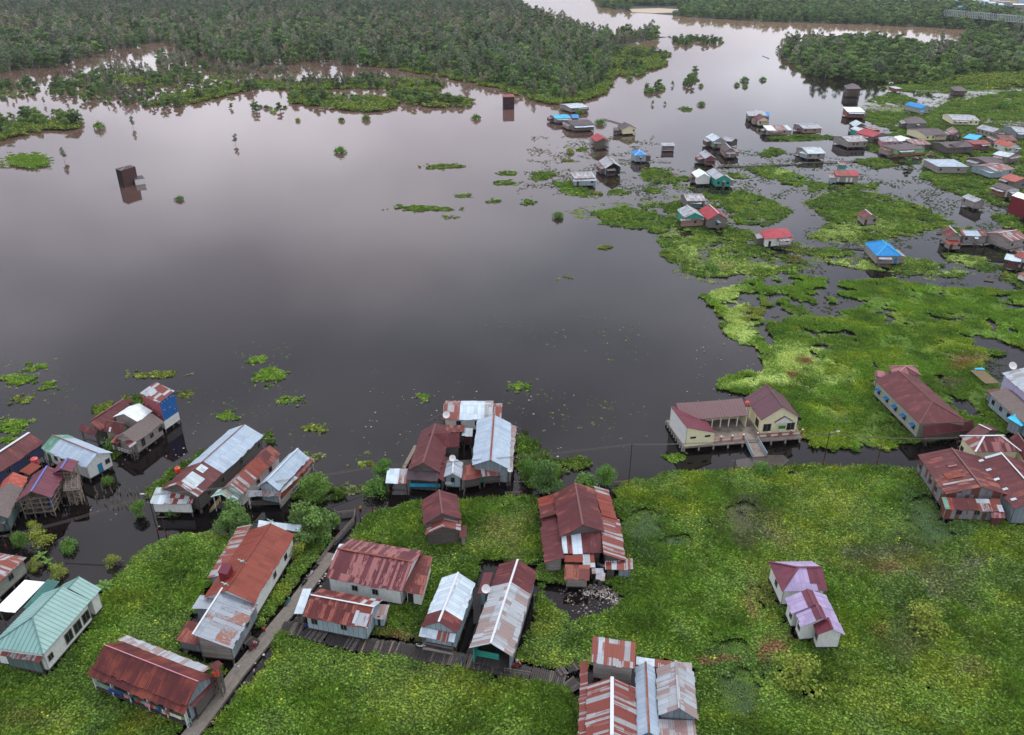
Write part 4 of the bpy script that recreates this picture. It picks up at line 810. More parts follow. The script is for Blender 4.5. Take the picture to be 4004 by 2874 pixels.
# ------------------------------------------------------------------ houses across the water
# name, label, [blocks]; a block is (region, p0, p1, x, eave, rise, mode, roof, wall, options)
FAR = [
 ('white zinc roof house on the lake, hindmost of its three', [('K', (430, 238), (655, 222), (630, 174), 3.8, 1.0, 'r', 'lzinc', 'woodl', dict(wins='0:w,.,w,w'))]),
 ('cyan roof house just left of the brown-roofed one', [('K', (236, 370), (436, 360), (424, 318), 3.8, .9, 'r', 'cyan', 'woodl', {})]),
 ('small bright blue roof between cyan and brown roofs', [('K', (450, 364), (535, 362), (520, 323), 3.2, .4, 'f', 'blue', 'woodd', {})]),
 ('brown roof house with four windows over open lake', [('K', (455, 462), (735, 448), (665, 386), 4.0, 1.3, 'r', 'brn', 'wood', dict(wins='0:w,w,w,w,.'))]),
 ('cream gable house with brown roof standing in open water', [('K', (1093, 508), (1270, 494), (1195, 448), 4.0, 1.6, 'c', 'brn', 'wcream', dict(wins='0:.,.,w')), ('K', (965, 522), (1060, 520), (1065, 488), 3.0, .4, 'f', 'brn', 'woodd', {})]),
 ('unfinished two-level frame house with pinkish red roof', [('K', (757, 664), (930, 650), (845, 590), 5.2, 1.5, 'c', 'pinkr', None, dict(st=40))]),
 ('tiny plank hut with flat zinc roof alone on the lake', [('K', (1592, 718), (1757, 714), (1745, 682), 3.4, .4, 'f', 'zinc', 'wood', {})]),
 ('blue hip-roofed house on dark stilts, smaller of the two', [('K', (1242, 842), (1402, 838), (1350, 782), 4.3, 1.3, 'c', 'blue', 'wlblue', dict(roof='hip', cap='capw', wins='0:.,w,.'))]),
 ('grey gable house with a bush growing under its front', [('K', (870, 1006), (1078, 992), (985, 895), 4.3, 1.9, 'c', 'zinc', 'wlblue', dict(sides='123'))]),
 ('zinc house with brown roof stripes and a lower front roof', [('K', (475, 1134), (750, 1122), (737, 1042), 4.2, 1.2, 's', 'zincs', 'woodl', {}), ('K', (466, 1168), (762, 1162), (750, 1130), 3.3, .5, 's', 'zinc', 'wlblue', {})]),
 ('grey hip roof house with small blue porch roof', [('L', (965, 306), (1182, 302), (1150, 250), 4.2, 1.5, 'c', 'zinc', 'wood', dict(roof='hip')), ('L', (1160, 306), (1215, 306), (1205, 268), 3.6, .4, 'f', 'blue', None, {})]),
 ('cream gable with maroon roof beside the grey hip roof', [('L', (1083, 358), (1207, 352), (1150, 308), 4.2, 1.5, 'c', 'mar', 'wcream', dict(wins='0:w,.,.'))]),
 ('long low house half white, half rusty roof', [('L', (1190, 474), (1480, 472), (1440, 412), 3.6, 1.2, 's', 'white', 'woodl', dict(strips=[(.33, 'white'), (.8, 'rz'), (1, 'zincw')], wins='0:w,.,w,w,.'))]),
 ('grey gable house with blue porch behind the reed bed', [('L', (1605, 452), (1826, 448), (1812, 400), 3.9, 1.0, 'r', 'zinc', 'woodp', {}), ('L', (1520, 440), (1612, 462), (1610, 432), 3.2, .4, 'f', 'blue', 'wred', {})]),
 ('pale roofed house with green wall and veranda', [('L', (555, 602), (720, 604), (630, 548), 4.4, 1.8, 'c', 'zincw', 'wgreen', dict(wins='3:w,w,w;0:dg,.')), ]),
 ('small zinc hut close right of the green-walled house', [('L', (768, 604), (852, 584), (800, 545), 3.8, 1.0, 'c', 'zinc', 'woodd', {})]),
 ('brown roof house with pinkish planks and white door', [('L', (690, 722), (820, 716), (760, 652), 4.0, 1.4, 'c', 'brn', 'woodp', dict(wins='0:.,dw,.', cap='capw'))]),
 ('zinc house on stilts with red front trim at the fence line', [('L', (465, 802), (596, 800), (520, 735), 4.0, 1.4, 'c', 'zinc', 'wood', dict(wms={0: 'wred'}))]),
 ('white gable house with red lean-to beside the teal one', [('L', (370, 1022), (535, 1018), (470, 955), 4.2, 1.5, 'c', 'white', 'wwhite', dict(wins='3:w,.')), ('L', (300, 1018), (372, 1020), (375, 975), 3.2, .4, 's', 'marru', 'wood', {})]),
 ('teal-walled house with zinc gable and teal posts', [('L', (590, 1042), (775, 1044), (650, 955), 4.4, 1.7, 'c', 'zinc', 'wteal', dict(wins='0:wb,d,wb'))]),
 ('zinc house with two small lean-tos above the red roof', [('L', (255, 1292), (478, 1286), (400, 1210), 4.0, 1.5, 'r', 'zincs', 'wood', {}), ('L', (258, 1312), (425, 1325), (428, 1295), 3.0, .3, 'f', 'lzinc', 'wgreyg', {})]),
 ('house with bright red gable roof and weathered plank front', [('L', (495, 1507), (736, 1500), (622, 1392), 4.6, 1.9, 'c', 'pinkr', 'wood', dict(wins='0:.,a,.', cap='capw'))]),
 ('grey gable house touching the bright red roof', [('L', (228, 1482), (458, 1476), (362, 1385), 4.6, 1.5, 'c', 'zinc', 'wteal', {}), ('L', (186, 1520), (466, 1505), (455, 1480), 3.6, .5, 's', 'rz', 'woodp', dict(wins='0:.,.,w,.'))]),
 ('pale roofed plank house by the fence walkway', [('L', (1655, 742), (1868, 738), (1805, 668), 4.0, 1.5, 'r', 'lzinc', 'woodl', dict(wins='0:w,.,w,.')), ('L', (1552, 725), (1645, 752), (1650, 712), 3.3, .5, 'f', 'white', 'wlblue', {})]),
 ('pinkish red hip roof house standing in floating weeds', [('O', (1695, 530), (1757, 524), (1743, 505), 4.2, 1.6, 'c', 'pinkr', 'wwhite', dict(roof='hip', wins='0:dk,.,w'))]),
 ('white roof and orange plank house at the channel mouth', [('M', (320, 443), (520, 447), (495, 393), 4.4, 1.1, 's', 'white', 'wbrick', dict(wins='0:.,w,w,.'))]),
 ('unfinished hip-roofed tower of bare timber in the channel', [('M', (310, 192), (474, 190), (440, 152), 6.6, 2.0, 'c', 'brn', None, dict(roof='hip', st=60))]),
 ('tiny pale hut at the edge of the far weeds', [('M', (850, 188), (927, 186), (915, 165), 3.2, .4, 'f', 'lzinc', 'wbrick', {})]),
 ('grey-brown open hip roof near the far channel', [('M', (1500, 212), (1650, 216), (1600, 178), 4.4, 1.6, 'c', 'brn', None, dict(roof='hip', st=25))]),
 ('house with bright blue gable and lime green wall', [('M', (1135, 408), (1256, 402), (1190, 352), 4.4, 1.5, 'c', 'blue', 'wgreen', {}), ('M', (1120, 440), (1160, 445), (1180, 415), 3.2, .3, 'f', 'blue', 'wgreen', {})]),
 ('long cream house with five windows, farthest long roof', [('M', (1485, 532), (1785, 540), (1748, 487), 4.0, 1.2, 'r', 'zinc', 'wcream', dict(wins='0:w,w,w,w,w'))]),
 ('brown hip roof plank house right of the inner channel', [('M', (985, 574), (1205, 570), (1150, 516), 4.4, 1.8, 'c', 'brn', 'wood', dict(roof='hip', wins='0:.,w,.'))]),
 ('white and rust gable at the left tip of the village', [('M', (400, 608), (542, 602), (478, 562), 4.4, 1.5, 'c', 'redo', 'woodd', dict(slopes=([(1, 'lzinc')], [(1, 'lzinc')])))]),
 ('mint-fronted zinc gable left of the crimson roof', [('M', (485, 668), (602, 660), (560, 615), 4.0, 1.1, 'c', 'lzinc', 'wteal', {}), ('M', (600, 645), (690, 640), (675, 602), 4.0, .4, 'f', 'rz', 'woodd', {})]),
 ('crimson gable house with grey plank side', [('M', (600, 722), (795, 706), (715, 645), 4.4, 1.6, 'c', 'marru', 'wood', dict(slopes=([(1, 'pinkr')], [(1, 'pinkr')])))]),
 ('wide weathered house with grey striped roof on the channel', [('M', (332, 774), (548, 766), (462, 705), 4.3, 1.5, 'r', 'zincs', 'woodl', dict(wins='0:.,w,w,.,w')), ('M', (225, 748), (330, 782), (330, 755), 3.6, .6, 'f', 'zinc', 'woodl', {})]),
 ('pink-walled house with grey hip roof and pink flowers', [('M', (698, 774), (895, 770), (850, 722), 4.3, 1.3, 'c', 'zinc', 'wpink', dict(roof='hip', wins='0:.,.,w'))]),
 ('white sheet roof behind the grey hip roof', [('M', (900, 768), (1040, 745), (1010, 700), 4.0, .8, 'f', 'white', 'wlblue', {})]),
 ('rust and grey striped low roof behind the mint green house', [('M', (1050, 805), (1250, 802), (1200, 742), 3.6, 1.0, 's', 'rz', 'woodd', {})]),
 ('mint green and orange walled house with brown hip roof', [('M', (872, 868), (1190, 846), (1085, 788), 4.4, 1.6, 'r', 'brn', 'wmint', dict(roof='hip', wins='0:w,.,w,.', skirt='worange'))]),
 ('cream house with wide grey-brown roof', [('M', (1180, 699), (1432, 691), (1365, 628), 4.3, 1.5, 'r', 'brn', 'wcream', dict(wins='0:w,w,.,.', wms={0: 'wcream'}))]),
 ('rusty grey gable behind the cream house', [('M', (1475, 696), (1592, 691), (1520, 640), 4.2, 1.4, 'c', 'rz', 'wood', {})]),
 ('grey gable house with long window row at the rubbish bank', [('M', (1930, 670), (2052, 664), (1975, 610), 4.2, 1.6, 'c', 'zinc', 'woodl', dict(wins='3:w,w,w,w'))]),
 ('low house with bright azure roof in the village', [('M', (1740, 754), (1812, 706), (1662, 695), 3.8, .6, 'f', 'cyan', 'woodd', {})]),
 ('red-walled house with red roof right of the azure roof', [('M', (1712, 802), (1910, 792), (1900, 752), 4.0, .8, 'r', 'redt', 'wred', {})]),
 ('brown double gable house with green end wall', [('M', (1425, 840), (1720, 827), (1695, 768), 4.2, 1.3, 'r', 'brn', 'woodd', dict(wms={1: 'wmint'}, wins='0:.,w,.,w,.')), ('M', (1400, 820), (1520, 842), (1500, 772), 4.0, 1.3, 'c', 'brn', 'woodp', {})]),
 ('wide grey hip-roofed plank house at the weed shore', [('M', (1320, 1048), (1665, 1050), (1500, 975), 4.3, 1.5, 'r', 'zincb', 'woodl', dict(roof='hip', wins='0:w,.,.,w,.')), ('M', (1255, 992), (1325, 1040), (1290, 945), 3.8, .6, 'f', 'zinc', 'wood', {})]),
 ('zinc house at the right edge by the rubbish bank', [('M', (2188, 670), (2330, 674), (2275, 612), 4.4, 1.4, 'r', 'zinc', 'wzinc', dict(wins='0:.,w'))]),
 ('maroon gabled house at the right by dark trees', [('M', (2020, 758), (2205, 762), (2135, 700), 4.2, 1.5, 'r', 'marru', 'wood', {})]),
 ('white house with salmon gable roof', [('M', (2105, 832), (2232, 827), (2160, 772), 4.2, 1.4, 'c', 'redo', 'wwhite', dict(wins='0:w,.,w;3:w,.,w'))]),
 ('pale sheet gable near the right edge above the brown roof', [('M', (2092, 944), (2230, 912), (2140, 862), 4.2, 1.0, 'c', 'lzinc', 'woodl', dict(wins='0:.,w,.'))]),
 ('dark brown gable between pale and rusty roofs', [('M', (1880, 1017), (2058, 1000), (2020, 934), 4.0, 1.2, 'r', 'brn', 'woodd', {})]),
 ('rust-red sheet roof with pale lean-to', [('M', (1962, 1102), (2172, 1072), (2118, 1000), 4.2, 1.3, 'r', 'rz', 'wlblue', {}), ('M', (1785, 1078), (1900, 1120), (1950, 1085), 3.4, .5, 'f', 'lzinc', 'wlblue', {})]),
 ('salmon tiled gable house at the right edge', [('M', (2005, 1167), (2165, 1218), (2060, 1105), 4.4, 1.6, 'r', 'redo', 'wood', dict(wms={1: 'wood'}, wins='0:.,w,.;1:.,w,.'))]),
 ('orange plank house with mauve roof and white end', [('M', (1905, 1258), (2072, 1312), (1965, 1214), 4.2, 1.2, 'r', 'brn', 'woodo', dict(wms={1: 'wwhite'}, wins='0:w,.,w,.'))]),
 ('small zinc roof house alone in right weeds', [('M', (1580, 1380), (1726, 1442), (1628, 1343), 3.9, 1.1, 'r', 'zinc', 'woodl', dict(wins='0:w,.,.')), ('M', (1726, 1444), (1815, 1424), (1790, 1395), 3.2, .4, 'f', 'zinc', None, {})]),
 ('tall crimson-walled hall with white roof at the right edge', [('U', (903, 226), (1250, 330), (1335, 292), 8.4, .4, 'f', 'whiteb', 'wdred', dict(ov=.15))]),
 ('lone plank hut with rusty brown gable in the weeds', [('N', (500, 580), (662, 575), (585, 512), 3.6, 1.2, 'c', 'marru', 'woodl', dict(cap='capw'))]),
 ('blue hip-roofed plank house with pale hips, the larger', [('N', (640, 988), (926, 990), (782, 848), 4.4, 2.0, 'c', 'blue', 'woodl', dict(roof='hip', cap='cyan', wins='0:wb,.,db', zb=1.4))]),
 ('maroon gable with low rusty porch by the right channel', [('N', (1437, 792), (1587, 792), (1500, 712), 4.2, 1.5, 'c', 'marru', 'woodl', dict(cap='capw', wins='3:.,w')), ('N', (1445, 866), (1596, 866), (1560, 812), 2.9, .4, 's', 'rust', 'woodl', {})]),
 ('zinc roof house with one rusty end in right channel', [('N', (1602, 767), (1882, 768), (1862, 704), 4.0, 1.1, 's', 'zinc', 'woodl', dict(strips=[(.08, 'rust'), (.72, 'zincb'), (1, 'marru')], wins='0:w,.,.,.'))]),
 ('red and white striped gable at the right edge', [('N', (2122, 828), (2330, 790), (2222, 697), 4.4, 1.5, 'r', 'rzs', 'woodl', dict(cap='capw')), ('N', (1952, 775), (2085, 826), (2105, 780), 3.4, .5, 's', 'zincw', 'wlblue', dict(wins='0:w,.'))]),
 ('dark red plank house with zinc front at the right edge', [('U', (800, 1110), (1030, 1150), (1090, 1075), 3.9, .8, 's', 'zincw', 'wrust', {}), ('U', (940, 1060), (1120, 1110), (1080, 1015), 4.8, 1.2, 'r', 'redt', 'wwhite', {})]),
 ('red gable stilt house with white doors over open water', [('M', (196, 1145), (456, 1152), (385, 1088), 4.2, 1.1, 's', 'redt', 'woodl', dict(strips=[(.7, 'redt'), (1, 'pinkr')], wins='0:dw,.,dw,dw,.')), ('M', (120, 1168), (215, 1172), (210, 1140), 3.5, .5, 'f', 'rz', 'wlblue', {})]),
 ('tiny shed with teal front in the weeds behind the red stilt house', [('M', (225, 1028), (318, 1036), (300, 1005), 3.0, .3, 'f', 'rz', 'wteal', {})]),
 ('white sheeted hut at the right edge below the dark red house', [('U', (975, 1300), (1090, 1350), (1090, 1260), 2.8, .3, 'f', 'marru', 'wwhite', {})]),
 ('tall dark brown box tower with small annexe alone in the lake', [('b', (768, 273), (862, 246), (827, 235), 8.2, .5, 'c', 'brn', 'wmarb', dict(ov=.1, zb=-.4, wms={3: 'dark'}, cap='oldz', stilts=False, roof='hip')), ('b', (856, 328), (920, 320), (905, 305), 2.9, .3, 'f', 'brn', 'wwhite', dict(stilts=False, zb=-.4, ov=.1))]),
 ('slim dark box tower with brick-red flat roof by the wood', [('Z', (140, 782), (230, 779), (222, 760), 8.8, .15, 'f', 'redt', 'wdmar', dict(ov=.1, zb=-.4, stilts=False))]),
]
arn = random.Random(21)
for label, blocks in FAR:
    r, p0, p1 = blocks[0][0], blocks[0][1], blocks[0][2]
    nm = 'tower' if 'tower' in label and 'box' in label else ('hut' if ' hut' in label else ('shed' if 'shed' in label else 'stilt_house'))
    cat_ = {'stilt_house': 'house'}.get(nm, nm)
    h = H(nm, label, cat_, at_=(r, ((p0[0] + p1[0]) / 2, (p0[1] + p1[1]) / 2 + 30)))
    for (r, p0, p1, x, ze, rise, mode, rm, wm, o) in blocks:
        o = dict(o); st_n = o.pop('st', 0); sk = o.pop('skirt', None)
        o.setdefault('zb', 1.0)
        if mode == 'c': rise *= 1.3
        if wm and 'wins' not in o and mode in 'rcs' and 'tower' not in label: o['wins'] = arn.choice(['0:w,.,w', '0:.,w,d', '0:wb,.,w,.', '0:d,.,wb'])
        if wm and 'cap' not in o and rm in ('zinc', 'zincs', 'lzinc', 'zincw', 'rz', 'zincb'): o['cap'] = arn.choice(['capw', 'caprust', 'oldz']); o['capw'] = .3
        g = block(h, r, p0, p1, x, ze, rise, mode, rm=rm, wm=wm, open_=wm is None, far=True, **o)
        if st_n: sticks(h, g, st_n, len(label), zlo=.5, zhi=ze, name='timber_frame', m='timber' if 'tower' in label else 'lumber')
        if wm and len(blocks) == 1 and mode in 'rcs' and 'tower' not in label and 'hut' not in label and 'hall' not in label and 'shed' not in label:
            tin_ = arn.choice(['zinc', 'zincs', 'rz', 'oldz', 'brn', 'zincw']); front = 0
            z_ = ze - .35; annex(h, g, front, arn.choice([.05, .45]), arn.choice([.55, .95]), arn.uniform(1.4, 2.2), z_, .45, tin_, None)
            annex(h, g, arn.choice([1, 3]), .15, arn.uniform(.6, .9), arn.uniform(2, 3.2), z_ - .1, .5, arn.choice(['zinc', 'rz', 'oldz', 'marru', 'zincs']), arn.choice(['wood', 'woodd', 'wzinc', 'woodl']))
        if sk:
            mb = MB(); I = g['ins']
            for k in range(4):
                p, q = I[k], I[(k + 1) % 4]; mb.bar((p[0], p[1], 1.65), (q[0], q[1], 1.65), .24, sk, .9)
            mb.build('lower_wall', h)
# ------------------------------------------------------------------ vegetation
def vnoise(x, y, seed=0):
    xi, yi = np.floor(x).astype(np.int64), np.floor(y).astype(np.int64); fx, fy = x - xi, y - yi
    fx, fy = fx * fx * (3 - 2 * fx), fy * fy * (3 - 2 * fy)
    def h(a, b):
        n = (a * 374761393 + b * 668265263 + seed * 1442695041) & 0xffffffff; n = ((n ^ (n >> 13)) * 1274126177) & 0xffffffff
        return ((n ^ (n >> 16)) & 0xffff) / 65535.0
    return (h(xi, yi) * (1 - fx) + h(xi + 1, yi) * fx) * (1 - fy) + (h(xi, yi + 1) * (1 - fx) + h(xi + 1, yi + 1) * fx) * fy
def fbm(x, y, seed=0, o=4):
    s = 0; a = .5
    for i in range(o): s = s + a * vnoise(x * 2 ** i, y * 2 ** i, seed + i); a /= 2
    return s / (1 - .5 ** o)
def inside(px, py, poly):
    r = np.zeros(px.shape, bool); n = len(poly)
    for i in range(n):
        x0, y0 = poly[i]; x1, y1 = poly[(i + 1) % n]
        if y0 == y1: continue
        c = (y0 > py) != (y1 > py); r ^= c & (px < (x1 - x0) * (py - y0) / (y1 - y0) + x0)
    return r
def area(poly_or_bounds, z=0.3):
    """ground bounds of a photo polygon"""
    P = np.array([at('O', p, z) for p in poly_or_bounds]); return P[:, 0].min(), P[:, 0].max(), P[:, 1].min(), P[:, 1].max()

def sample(polys, dens, wob=6.0, seed=0):
    """points per square metre inside photo polygons, edges made uneven; returns x, y"""
    out = []
    for poly in polys:
        x0, x1, y0, y1 = area(poly); n = int(max(6, (x1 - x0) * (y1 - y0) * dens)); n = min(n, 900000)
        x = RNG.uniform(x0 - 1, x1 + 1, n); y = RNG.uniform(y0 - 1, y1 + 1, n); px, py = proj(x, y, .2)
        sc = (py + 96) / 1000.0; a = wob * sc
        k = inside(px + (fbm(x / 3, y / 3, seed + 5) - .5) * a * 4, py + (fbm(x / 3, y / 3, seed + 9) - .5) * a * 2.5, poly)
        out.append(np.stack([x[k], y[k]], 1))
    return np.concatenate(out)

# colours of the mats (linear reflectance)
G = dict(dk=(.075,.15,.016), md=(.115,.215,.018), gr=(.15,.285,.02), yg=(.225,.315,.016), ol=(.2,.24,.034), br=(.25,.12,.05), bg=(.095,.185,.055), lm=(.42,.56,.13), gy=(.15,.18,.075), dd=(.02,.03,.018), gb=(.17,.17,.09))
SPOTS = [(1700, 1180, 80, 50, 'ol', 1), (1640, 1130, 40, 40, 'gy', 1), (1660, 1160, 60, 60, 'gy', .9), (1800, 1200, 60, 40, 'yg', .6), (1950, 1230, 110, 40, 'gy', 1), (1840, 1120, 80, 50, 'yg', .8),
 (1440, 1190, 40, 60, 'bg', .7), (1500, 1200, 30, 16, 'bg', 1), (1420, 1160, 45, 50, 'bg', .7), (1950, 1120, 50, 30, 'gr', .6), (1980, 1080, 50, 30, 'gr', 1), (2060, 1160, 50, 60, 'bg', 1), (2100, 1180, 60, 30, 'bg', 1), (2020, 1110, 40, 40, 'bg', .9),
 (1590, 1465, 60, 10, 'br', 1), (1700, 1440, 30, 40, 'br', 1), (1725, 1425, 30, 30, 'br', 1), (1660, 1330, 20, 60, 'br', .6), (1610, 1430, 50, 22, 'bg', .9), (1640, 1520, 50, 50, 'bg', 1), (1660, 1580, 40, 50, 'bg', .8),
 (1500, 1300, 120, 90, 'gr', .7), (1560, 1420, 100, 30, 'gr', .6), (1700, 1300, 60, 60, 'ol', .7), (2000, 1250, 100, 30, 'ol', .6), (1980, 1260, 60, 18, 'br', .5), (2080, 1300, 80, 60, 'gy', .7), (2150, 1250, 40, 50, 'gy', .8), (2200, 1200, 60, 40, 'yg', .7), (2000, 1430, 60, 60, 'gy', .7),
 (2100, 1500, 150, 120, 'yg', .5), (1900, 1550, 120, 80, 'yg', .5), (1990, 1330, 60, 40, 'dk', .7), (1900, 1350, 60, 60, 'gr', .5), (2150, 1480, 60, 30, 'ol', .8), (1940, 1400, 30, 30, 'br', .35), (2240, 1300, 30, 60, 'dk', .6),
 (300, 1290, 60, 40, 'gr', .8), (260, 1340, 60, 50, 'yg', .5), (430, 1200, 60, 20, 'gr', .8), (110, 1560, 120, 40, 'gr', .5), (330, 1590, 60, 40, 'br', .2), (60, 1600, 100, 40, 'ol', .5), (440, 1260, 50, 50, 'gr', .4), (200, 1420, 80, 40, 'gr', .6),
 (880, 1170, 80, 30, 'gr', .8), (1120, 1180, 70, 60, 'ol', .6), (1100, 1130, 60, 20, 'gr', .6), (930, 1280, 40, 60, 'gr', .6), (1170, 1350, 30, 60, 'md', .6), (1180, 1390, 20, 30, 'ol', .4), (890, 1415, 70, 9, 'br', .6), (870, 1405, 60, 9, 'ol', .8),
 (900, 1560, 300, 60, 'yg', .35), (700, 1560, 120, 60, 'gr', .5), (1150, 1590, 80, 50, 'gr', .6), (640, 1500, 60, 50, 'md', .6), (960, 1500, 60, 20, 'br', .15),
 (1640, 700, 40, 80, 'lm', 1), (1600, 650, 50, 16, 'lm', 1), (1680, 690, 60, 20, 'ol', .9), (1760, 800, 90, 40, 'lm', 1), (1700, 840, 60, 18, 'lm', .8), (1640, 850, 60, 14, 'lm', .7), (1830, 850, 40, 30, 'lm', .5), (1790, 800, 20, 14, 'br', .6), (1760, 830, 20, 14, 'br', .6), (1700, 855, 14, 8, 'br', .6), (1850, 890, 14, 20, 'br', .3),
 (1850, 820, 40, 18, 'yg', .8), (1860, 870, 60, 30, 'gr', .6), (2140, 800, 50, 20, 'br', .45), (2100, 850, 30, 12, 'gb', .6), (1800, 630, 60, 14, 'gr', .8), (1700, 630, 60, 10, 'gr', .8), (1660, 690, 20, 20, 'ol', .8),
 (1560, 560, 80, 30, 'lm', .5), (1600, 590, 60, 20, 'lm', .5), (1700, 590, 70, 14, 'lm', .6), (1350, 490, 60, 12, 'md', .6), (1500, 520, 60, 14, 'lm', .3), (1850, 515, 60, 16, 'lm', .9), (1930, 500, 60, 16, 'lm', .5), (1900, 590, 110, 24, 'lm', .8), (2120, 580, 60, 14, 'lm', 1), (2100, 600, 60, 8, 'lm', 1), (1740, 380, 40, 8, 'lm', .8),
 (1770, 555, 30, 16, 'ol', .7), (2200, 620, 30, 20, 'br', .6), (1980, 240, 60, 9, 'lm', .6), (1690, 575, 30, 12, 'ol', .6), (1760, 575, 20, 12, 'br', .35), (1600, 590, 30, 10, 'br', .25)]
def vcol(x, y, base='md', far=0.0):
    px, py = proj(x, y, .3); n = len(x); c = np.tile(np.array(G[base]), (n, 1))
    a = fbm(x / 14, y / 14, 3); b = fbm(x / 5, y / 5, 8)
    def mixto(c, k, w): w = np.clip(w, 0, 1)[:, None]; return c * (1 - w) + np.array(G[k]) * w
    c = mixto(c, 'gr', (a - .45) * 4); c = mixto(c, 'yg', (b - .56) * 5); c = mixto(c, 'dk', (.42 - b) * 5)
    wx = (fbm(x / 4, y / 4, 21) - .5) * 1.6; wy = (fbm(x / 4, y / 4, 22) - .5) * 1.6
    jit = RNG.normal(0, .22, n)
    for sx, sy, rx, ry, k, w in SPOTS:
        d = np.hypot((px - sx) / rx + wx, (py - sy) / ry + wy) + jit; c = mixto(c, k, (1.05 - d) * 2.0 * w * (.75 if k in ('br', 'gy', 'bg', 'yg') and sy > 1050 else 1))
    c *= .97 * RNG.uniform(.68, 1.35, (n, 1)); hi = RNG.random(n) < .04; c[hi] *= 1.5; g_ = c.mean(1)[:, None]; return c * .92 + g_ * .08

def mesh_raw(name, V, F, mats, cols=None, colname='tone'):
    me = bpy.data.meshes.new(name); V = np.asarray(V, np.float32); F = np.asarray(F, np.int32); k = F.shape[1]
    me.vertices.add(len(V)); me.vertices.foreach_set('co', V.ravel()); me.loops.add(F.size); me.loops.foreach_set('vertex_index', F.ravel())
    me.polygons.add(len(F)); me.polygons.foreach_set('loop_start', np.arange(0, F.size, k, dtype=np.int32)); me.update(calc_edges=True)
    for m in mats: me.materials.append(M(m))
    if cols is not None:
        at_ = me.attributes.new(colname, 'FLOAT', 'FACE'); at_.data.foreach_set('value', np.asarray(cols, np.float32))
    return me

def leaf_mat(rough=.6, trans=.25):
    """leaves: the colour comes with each plant, the tone with each leaf"""
    def f(key):
        N = NT(key); a = N.n('ShaderNodeAttribute', attribute_type='INSTANCER', attribute_name='hue'); t = N.n('ShaderNodeAttribute', attribute_type='GEOMETRY', attribute_name='tone')
        hs = N.n('ShaderNodeHueSaturation'); N.l(a.outputs['Color'], hs.inputs['Color']); N.l(t.outputs['Fac'], hs.inputs['Value'])
        N.l(hs.outputs[0], N.b.inputs['Base Color']); N.b.inputs['Roughness'].default_value = rough; N.b.inputs['Specular IOR Level'].default_value = .25
        tr = N.n('ShaderNodeBsdfTranslucent'); N.l(hs.outputs[0], tr.inputs['Color']); mx = N.n('ShaderNodeMixShader'); mx.inputs[0].default_value = trans
        N.l(N.b.outputs[0], mx.inputs[1]); N.l(tr.outputs[0], mx.inputs[2]); N.l(mx.outputs[0], N.t.nodes['Material Output'].inputs[0]); return N.m
    return f
def treeleaf(c1, c2, trans=.2):
    def f(key):
        N = NT(key); t = N.n('ShaderNodeAttribute', attribute_type='GEOMETRY', attribute_name='tone'); oi = N.n('ShaderNodeObjectInfo').outputs['Random']
        c = N.mix(oi, lin(c1), lin(c2)); hs = N.n('ShaderNodeHueSaturation'); N.l(c, hs.inputs['Color']); N.l(t.outputs['Fac'], hs.inputs['Value'])
        N.l(hs.outputs[0], N.b.inputs['Base Color']); N.b.inputs['Roughness'].default_value = .6; N.b.inputs['Specular IOR Level'].default_value = .25
        tr = N.n('ShaderNodeBsdfTranslucent'); N.l(hs.outputs[0], tr.inputs['Color']); mx = N.n('ShaderNodeMixShader'); mx.inputs[0].default_value = trans
        N.l(N.b.outputs[0], mx.inputs[1]); N.l(tr.outputs[0], mx.inputs[2]); N.l(mx.outputs[0], N.t.nodes['Material Output'].inputs[0]); return N.m
    return f
def bark(c):
    return plain(c, .9)
DEFS.update(leaf=leaf_mat(), leafg=treeleaf('5c8a34', '6f9440'), leafd=treeleaf('527638', '6c8c42'), leafgy=treeleaf('7a8a68', '6a7e5a'), leafy=treeleaf('8a9a3c', '9ca848'), leafp=treeleaf('5c8238', '6a8c3c'), leafbr=treeleaf('6e6458', '7a6a5c'), bark=bark('6a6056'), barkl=bark('a8a090'))

def rand_unit(n):
    v = RNG.normal(size=(n, 3)); return v / np.linalg.norm(v, axis=1)[:, None]
def quads(c, nrm, size, asp=1.0, twist=None):
    n = len(c); t = rand_unit(n); a = np.cross(nrm, t); a /= np.linalg.norm(a, axis=1)[:, None] + 1e-9; b = np.cross(nrm, a)
    s = np.asarray(size).reshape(-1, 1) * np.ones((n, 1)) / 2; sa = s * asp
    V = np.stack([c - a * s, c + b * sa * .8, c + a * s, c - b * sa * .8], 1).reshape(-1, 3)    # pointed leaf
    return V, np.arange(4 * n).reshape(-1, 4)

def crown_mesh(name, mat, blobs, n, size, inner=.25, flat=1.0):
    """blobs: (x, y, z, rx, ry, rz); leaf clumps through the volume with gaps between blobs"""
    B = np.array(blobs, float); w = B[:, 3] * B[:, 4] + .01; idx = RNG.choice(len(B), n, p=w / w.sum()); d = rand_unit(n); r = np.where(RNG.random(n) < inner, RNG.uniform(.4, .85, n), RNG.uniform(.85, 1.08, n)); r = np.where(RNG.random(n) < .1, RNG.uniform(1.05, 1.4, n), r)
    d[:, 2] = np.where(d[:, 2] < -.35, -d[:, 2] * .6, d[:, 2])
    c = B[idx, :3] + d * r[:, None] * B[idx, 3:6]
    nrm = d * .9 + rand_unit(n) * .75 + np.array((0, 0, .35)); nrm /= np.linalg.norm(nrm, axis=1)[:, None]
    V, F = quads(c, nrm, RNG.uniform(.7, 1.3, n) * size, flat); tone = RNG.uniform(.55, 1.35, n) * (RNG.uniform(.8, 1.2, len(B))[idx])
    return mesh_raw(name, V, F, [mat], tone)
